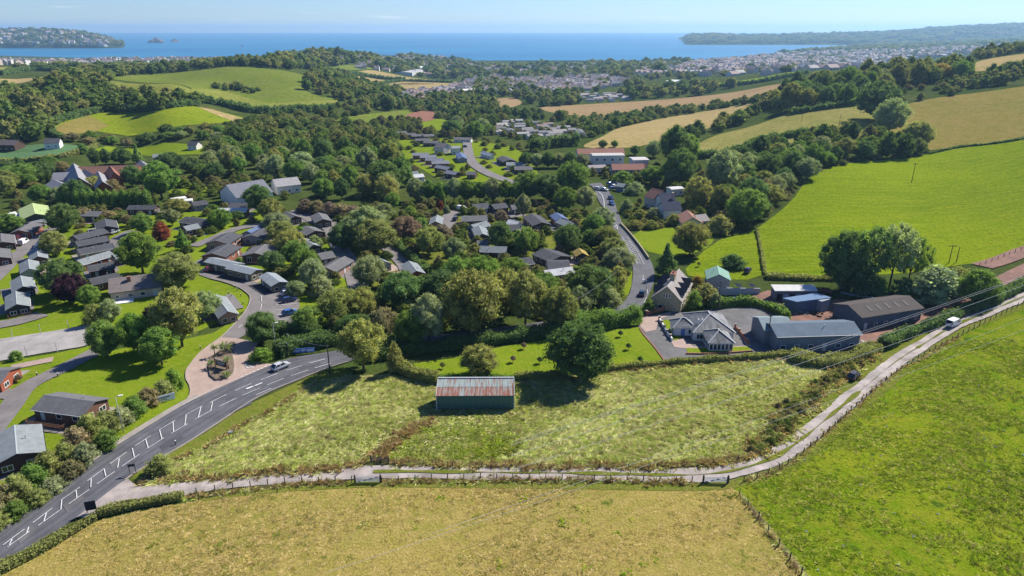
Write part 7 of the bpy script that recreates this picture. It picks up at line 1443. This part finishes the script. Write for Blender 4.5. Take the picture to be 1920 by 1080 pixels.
nt += settle([(1540, 112), (1600, 100), (1680, 96), (1700, 102), (1640, 112), (1580, 122)], 30, 0, PH, _pp, 'estate_house', 'house', 'x', 'x', 0.6, 'brilliant white roofs of the far estate', 1.9, False)
pts = []
for _ in range(420):
    i = random.randrange(8, 112); j = random.randrange(1, 7); p = HEAD_L[i, j]
    if p[2] > SEA_Z + 6: pts.append((p[0] + random.uniform(-40, 40), p[1] + random.uniform(-30, 30) - 20, p[2] + 4, 2.6, 2.6, random.uniform(0, 3)))
instancer('headland_houses', pts, _pp + _hp[:2], 'pale houses and hotels dotted over the left-hand headland', False)
print('houses', nt)
def big_shed(p1, p2, w, he, hr, wall, roof, label): lodge(p1, p2, w, wall, roof, label, 'building', 'warehouse', he, hr, wmat='render', rmat='render', far=True)
for a, b, w, lb, c in (((757, 133), (778, 131), 40, 'white flat works building beside the white dome', (0.35, 0.35, 0.36)), ((1205, 124), (1240, 122), 45, 'long white factory roof in the far town', (0.6, 0.6, 0.58)), ((1255, 150), (1275, 149), 25, 'white shed beside the far green field', (0.6, 0.6, 0.58)), ((1390, 126), (1440, 122), 40, 'pale retail shed in the far right suburb', (0.55, 0.55, 0.55)), ((1285, 127), (1310, 125), 35, 'blue-roofed works in the far suburb', (0.12, 0.25, 0.45)), ((900, 137), (935, 136), 30, 'long pale hall roof in the central town', (0.55, 0.52, 0.5)), ((860, 167), (890, 166), 18, 'white flat-roofed store near the village', (0.6, 0.58, 0.57))): big_shed(a, b, w, 7, 9, (0.6, 0.6, 0.58), c, lb)
c = P(786, 134); dome = thing('sports_dome', c, 'white domed sports hall in front of the knoll', 'hall'); V = []; n_, m_ = 20, 8
for j in range(m_ + 1):
    for i in range(n_): a = 2 * math.pi * i / n_; e = j / m_ * math.pi / 2; V.append((math.cos(a) * math.cos(e) * 26, math.sin(a) * math.cos(e) * 22, -1 + 6 + 9 * math.sin(e) if j else -2))
ob('roof', mesh('roof', V, [(j * n_ + i, j * n_ + (i + 1) % n_, (j + 1) * n_ + (i + 1) % n_, (j + 1) * n_ + i) for j in range(m_) for i in range(n_)], [M['white']], smooth=True), dome)
SETTLING = True
undergrowth([(920, 254), (928, 234), (965, 225), (1045, 234), (1100, 252), (1088, 272), (1000, 268)], 9, (5, 9), (3, 6), 'gardens between the white park homes', 0.6)
# a sail out on the bay
t_ = at_height(453, 89, SEA_Z); bt = thing('sailing_boat', t_, 'tiny white sailing boat out on the bay', 'boat'); k = 1.8
MB().add([(-6 * k, -2 * k, 0.2), (6 * k, 0, 1), (-6 * k, 2 * k, 0.2), (-5 * k, 0, -1)], [(0, 1, 2), (0, 3, 1), (2, 1, 3), (0, 2, 3)]).build('hull', M['white'], bt); MB().add([(-4 * k, 0.1, 2), (1 * k, 0.1, 2), (1 * k, 0.1, 18 * k), (1.3 * k, 0, 2), (6 * k, 0, 2), (1.3 * k, 0, 15 * k), (-4 * k, 0.3, 2), (1 * k, 0.3, 2), (1 * k, 0.3, 18 * k)], [(0, 1, 2), (3, 4, 5), (8, 7, 6)]).build('sail', M['white'], bt)
# ------------------------------------------------------------------ standing grass
def tuft_mesh(name, seed, n, hgt, spread, wid, lean, mat):
    r = np.random.default_rng(seed); V, F = [], []
    for i in range(n):
        a = r.uniform(0, 6.28); b = np.array([math.cos(a), math.sin(a), 0]) * spread * r.uniform(0, 1); s = np.array([-math.sin(a), math.cos(a), 0]) * wid * r.uniform(0.6, 1.2); d = np.array([math.cos(a), math.sin(a), 0]) * spread * r.uniform(0.3, 1.2) + np.array([lean, -lean * 0.4, 0]) * r.uniform(0.5, 1.3); h_ = hgt * r.uniform(0.55, 1.1)
        k = len(V); V += [b - s, b + s, b + d * 0.5 + s * 0.8 + (0, 0, h_ * 0.75), b + d + (0, 0, h_), b + d * 0.5 - s * 0.8 + (0, 0, h_ * 0.75)]; F.append((k, k + 1, k + 2, k + 3, k + 4))
    return mesh(name, V, F, [M[mat]])
def mat_tuft(name, stops): M[name] = leafmat(name, False, stops, tr=0.25, up=0.8); return name
mat_tuft('tuft_tan', [(0.0, (0.26, 0.20, 0.06)), (0.4, (0.36, 0.28, 0.10)), (0.75, (0.44, 0.35, 0.16)), (0.9, (0.15, 0.14, 0.03)), (1.0, (0.09, 0.11, 0.02))])
mat_tuft('tuft_green', [(0.0, (0.11, 0.18, 0.008)), (0.4, (0.17, 0.23, 0.014)), (0.7, (0.24, 0.27, 0.035)), (0.9, (0.30, 0.28, 0.08)), (1.0, (0.07, 0.12, 0.008))])
MT = [proto_obj('meadow_tuft', tuft_mesh('meadow_tuft', i, 16, 0.34, 0.45, 0.07, 0.62, 'tuft')) for i in range(4)]
TT = [proto_obj('pasture_tuft', tuft_mesh('pasture_tuft', 20 + i, 9, 0.09, 0.24, 0.05, 0.06, 'tuft_tan')) for i in range(3)]
GT = [proto_obj('pasture_tuft', tuft_mesh('pasture_tuft', 30 + i, 10, 0.11, 0.26, 0.06, 0.06, 'tuft_green')) for i in range(3)]
mat_tuft('tuft_brown', [(0.0, (0.36, 0.24, 0.11)), (0.5, (0.46, 0.34, 0.17)), (1.0, (0.24, 0.16, 0.08))])
BT = [proto_obj('weed', tuft_mesh('weed', 40 + i, 14, 0.55, 0.40, 0.07, 0.12, 'tuft_brown')) for i in range(3)]
def scatter_poly(poly, dens, ymax=260.0, xlim=0.95):
    x0, y0 = poly.min(0); x1, y1 = poly.max(0); y0 = max(y0, 60.0); y1 = min(y1, ymax); x0 = max(x0, -ymax * xlim); x1 = min(x1, ymax * xlim)
    n = int((x1 - x0) * (y1 - y0) * dens); X = rng.uniform(x0, x1, n); Y = rng.uniform(y0, y1, n); k = inside(poly, X, Y) & (np.abs(X) < Y * xlim); return X[k], Y[k]
def grass_mass(name, poly, dens, protos, s0, s1, label, patch_scale=6.0, thr=0.0, ymax=260.0, wave=0.5, comb=False):
    X, Y = scatter_poly(poly, dens, ymax); q = np.sin(X / patch_scale + 1.7 * np.sin(Y / patch_scale * 0.8)) * np.sin(Y / patch_scale * 1.3 + np.sin(X / patch_scale * 0.6)) + rng.normal(0, wave, len(X)); k = q > thr; X, Y, q = X[k], Y[k], q[k]
    s = rng.uniform(s0, s1, len(X)) * (1 + 0.15 * np.clip(q, -1, 2)); instancer(name, np.c_[X, Y, H(X, Y) + off(1, Y) - 0.02, s, s * rng.uniform(0.7, 1.2, len(X)), 1.1 * np.sin(X / 9 + np.sin(Y / 7)) + rng.normal(0, 0.55, len(X))], protos, label, not comb); return len(X)
ng = 0
ng += grass_mass('meadow_grass', PATCHES['meadow'][0][1], 6.0, MT, 0.45, 0.95, 'tall tussocky pale grass of the meadow', 5.0, -0.6, comb=True)
ng += grass_mass('weeds', poly_w([(812, 782), (780, 790), (740, 815), (700, 850), (690, 866), (716, 866), (735, 850), (770, 818), (815, 796)]), 2.6, BT, 0.7, 1.6, 'band of brown dock weeds from the barn to the meadow gate', 4.0, -1.5)
ng += grass_mass('lush_grass', poly_w([(724, 862), (745, 838), (800, 802), (900, 806), (985, 826), (960, 850), (880, 866)]), 6.0, GT, 1.6, 2.8, 'greener grass patch below the barn', 4.0, -0.5)
ng += grass_mass('pasture_grass', PATCHES['field'][0][1], 7.0, TT, 0.7, 1.5, 'short dry grass of the tan pasture', 7.0, 0.0, 125.0)
ng += grass_mass('pasture_grass', PATCHES['field'][1][1], 6.0, GT, 0.7, 1.7, 'short tufted grass of the lower right pasture', 5.0, -0.1, 150.0)
X_, Y_ = scatter_poly(PATCHES['field'][0][1], 0.014, 125.0); s_ = rng.uniform(1.4, 3.2, len(X_)); instancer('green_tufts', np.c_[X_, Y_, H(X_, Y_) + 0.02, s_, s_ * 0.8], GT, 'scattered greener tufts in the tan pasture')
X_, Y_ = scatter_poly(PATCHES['field'][1][1], 0.02, 130.0); s_ = rng.uniform(0.5, 1.0, len(X_)); WT = [proto_obj('pale_thistle', tuft_mesh('pale_thistle', 50, 8, 0.3, 0.16, 0.09, 0.0, 'white'))]; instancer('pale_thistles', np.c_[X_, Y_, H(X_, Y_) + 0.02, s_, s_], WT, 'tiny pale thistle heads in the lower right pasture')
def margin(pix, width, dens, protos, s0, s1, label, zk=1.0):
    line = wline(pix, 1.0); seg = np.hypot(*np.diff(line, axis=0).T); cum = np.r_[0, np.cumsum(seg)]; n = int(cum[-1] * width * dens); t = rng.uniform(0, cum[-1], n)
    d = np.gradient(line, axis=0); d /= np.hypot(d[:, 0], d[:, 1])[:, None]; o_ = rng.normal(0, width * 0.32, n) + np.sin(t * 0.4) * width * 0.15
    X = np.interp(t, cum, line[:, 0]) - np.interp(t, cum, d[:, 1]) * o_; Y = np.interp(t, cum, line[:, 1]) + np.interp(t, cum, d[:, 0]) * o_; s = rng.uniform(s0, s1, n)
    instancer('weeds', np.c_[X, Y, H(X, Y), s, s * zk * rng.uniform(0.8, 1.5, n)], protos, label); return n
MIX = BT[:2] + MT[:3] + GT[:1]
ng += margin([(345, 935), (450, 921), (560, 909), (650, 906)], 0.9, 14, MIX, 0.5, 1.1, 'rough grass under the left part of the lane fence')
ng += margin([(725, 906), (900, 902), (1100, 902), (1300, 906)], 0.9, 14, MIX, 0.5, 1.1, 'rough grass under the middle of the lane fence')
ng += margin([(285, 906), (400, 897), (520, 888), (640, 878), (690, 868)], 1.6, 11, MIX, 0.7, 1.5, 'weedy margin along the left end of the meadow')
ng += margin([(735, 870), (900, 875), (1100, 877), (1300, 873), (1412, 857)], 1.5, 11, MIX, 0.7, 1.5, 'weedy margin along the lower meadow edge')
ng += margin([(262, 915), (300, 880), (380, 842), (440, 808), (520, 763), (598, 716)], 0.9, 12, MIX, 0.6, 1.2, 'rough bank between the verge and the meadow')
ng += margin([(1400, 903), (1430, 894), (1470, 876), (1520, 839), (1580, 786), (1650, 723), (1700, 687), (1800, 632)], 0.8, 10, MIX, 0.5, 1.0, 'rough grass under the fence climbing beside the lane')
ng += margin([(1386, 928), (1421, 972), (1460, 1022), (1512, 1090)], 0.7, 10, MIX, 0.4, 0.9, 'dry grass along the leaning dividing fence')
ng += margin([(1636, 658), (1578, 694), (1522, 742), (1474, 788), (1440, 826), (1416, 850)], 3.0, 0.9, SHR, 1.2, 2.6, 'scruffy shrubs along the hedge by the lane bend', 0.5)
ng += margin([(1636, 660), (1578, 698), (1522, 746), (1474, 792), (1440, 830), (1416, 854)], 3.4, 7, MIX, 0.8, 1.7, 'tall weeds along the hedge by the lane bend')
ng += margin([(1112, 701), (1200, 691), (1300, 682), (1420, 675), (1485, 672)], 1.6, 6, MIX, 0.7, 1.3, 'weeds below the driveway hedge')
print('ground z range', _GZ.min(), _GZ.max())
print('tufts', ng)
# ------------------------------------------------------------------ the air
nh = bpy.data.materials.new('haze air'); nh.use_nodes = True; t = nh.node_tree; t.nodes.remove(t.nodes['Principled BSDF'])
pv = t.nodes.new('ShaderNodeVolumePrincipled'); pv.inputs['Color'].default_value = (0.40, 0.68, 1.0, 1); pv.inputs['Density'].default_value = HAZE_D; pv.inputs['Anisotropy'].default_value = 0.3
t.links.new(pv.outputs[0], t.nodes['Material Output'].inputs['Volume'])
hb = MB().box(-31000, 31000, -600, 23500, -77, 160).build('haze', nh); tag(hb, 'thin blue air over the whole valley', kind='stuff')
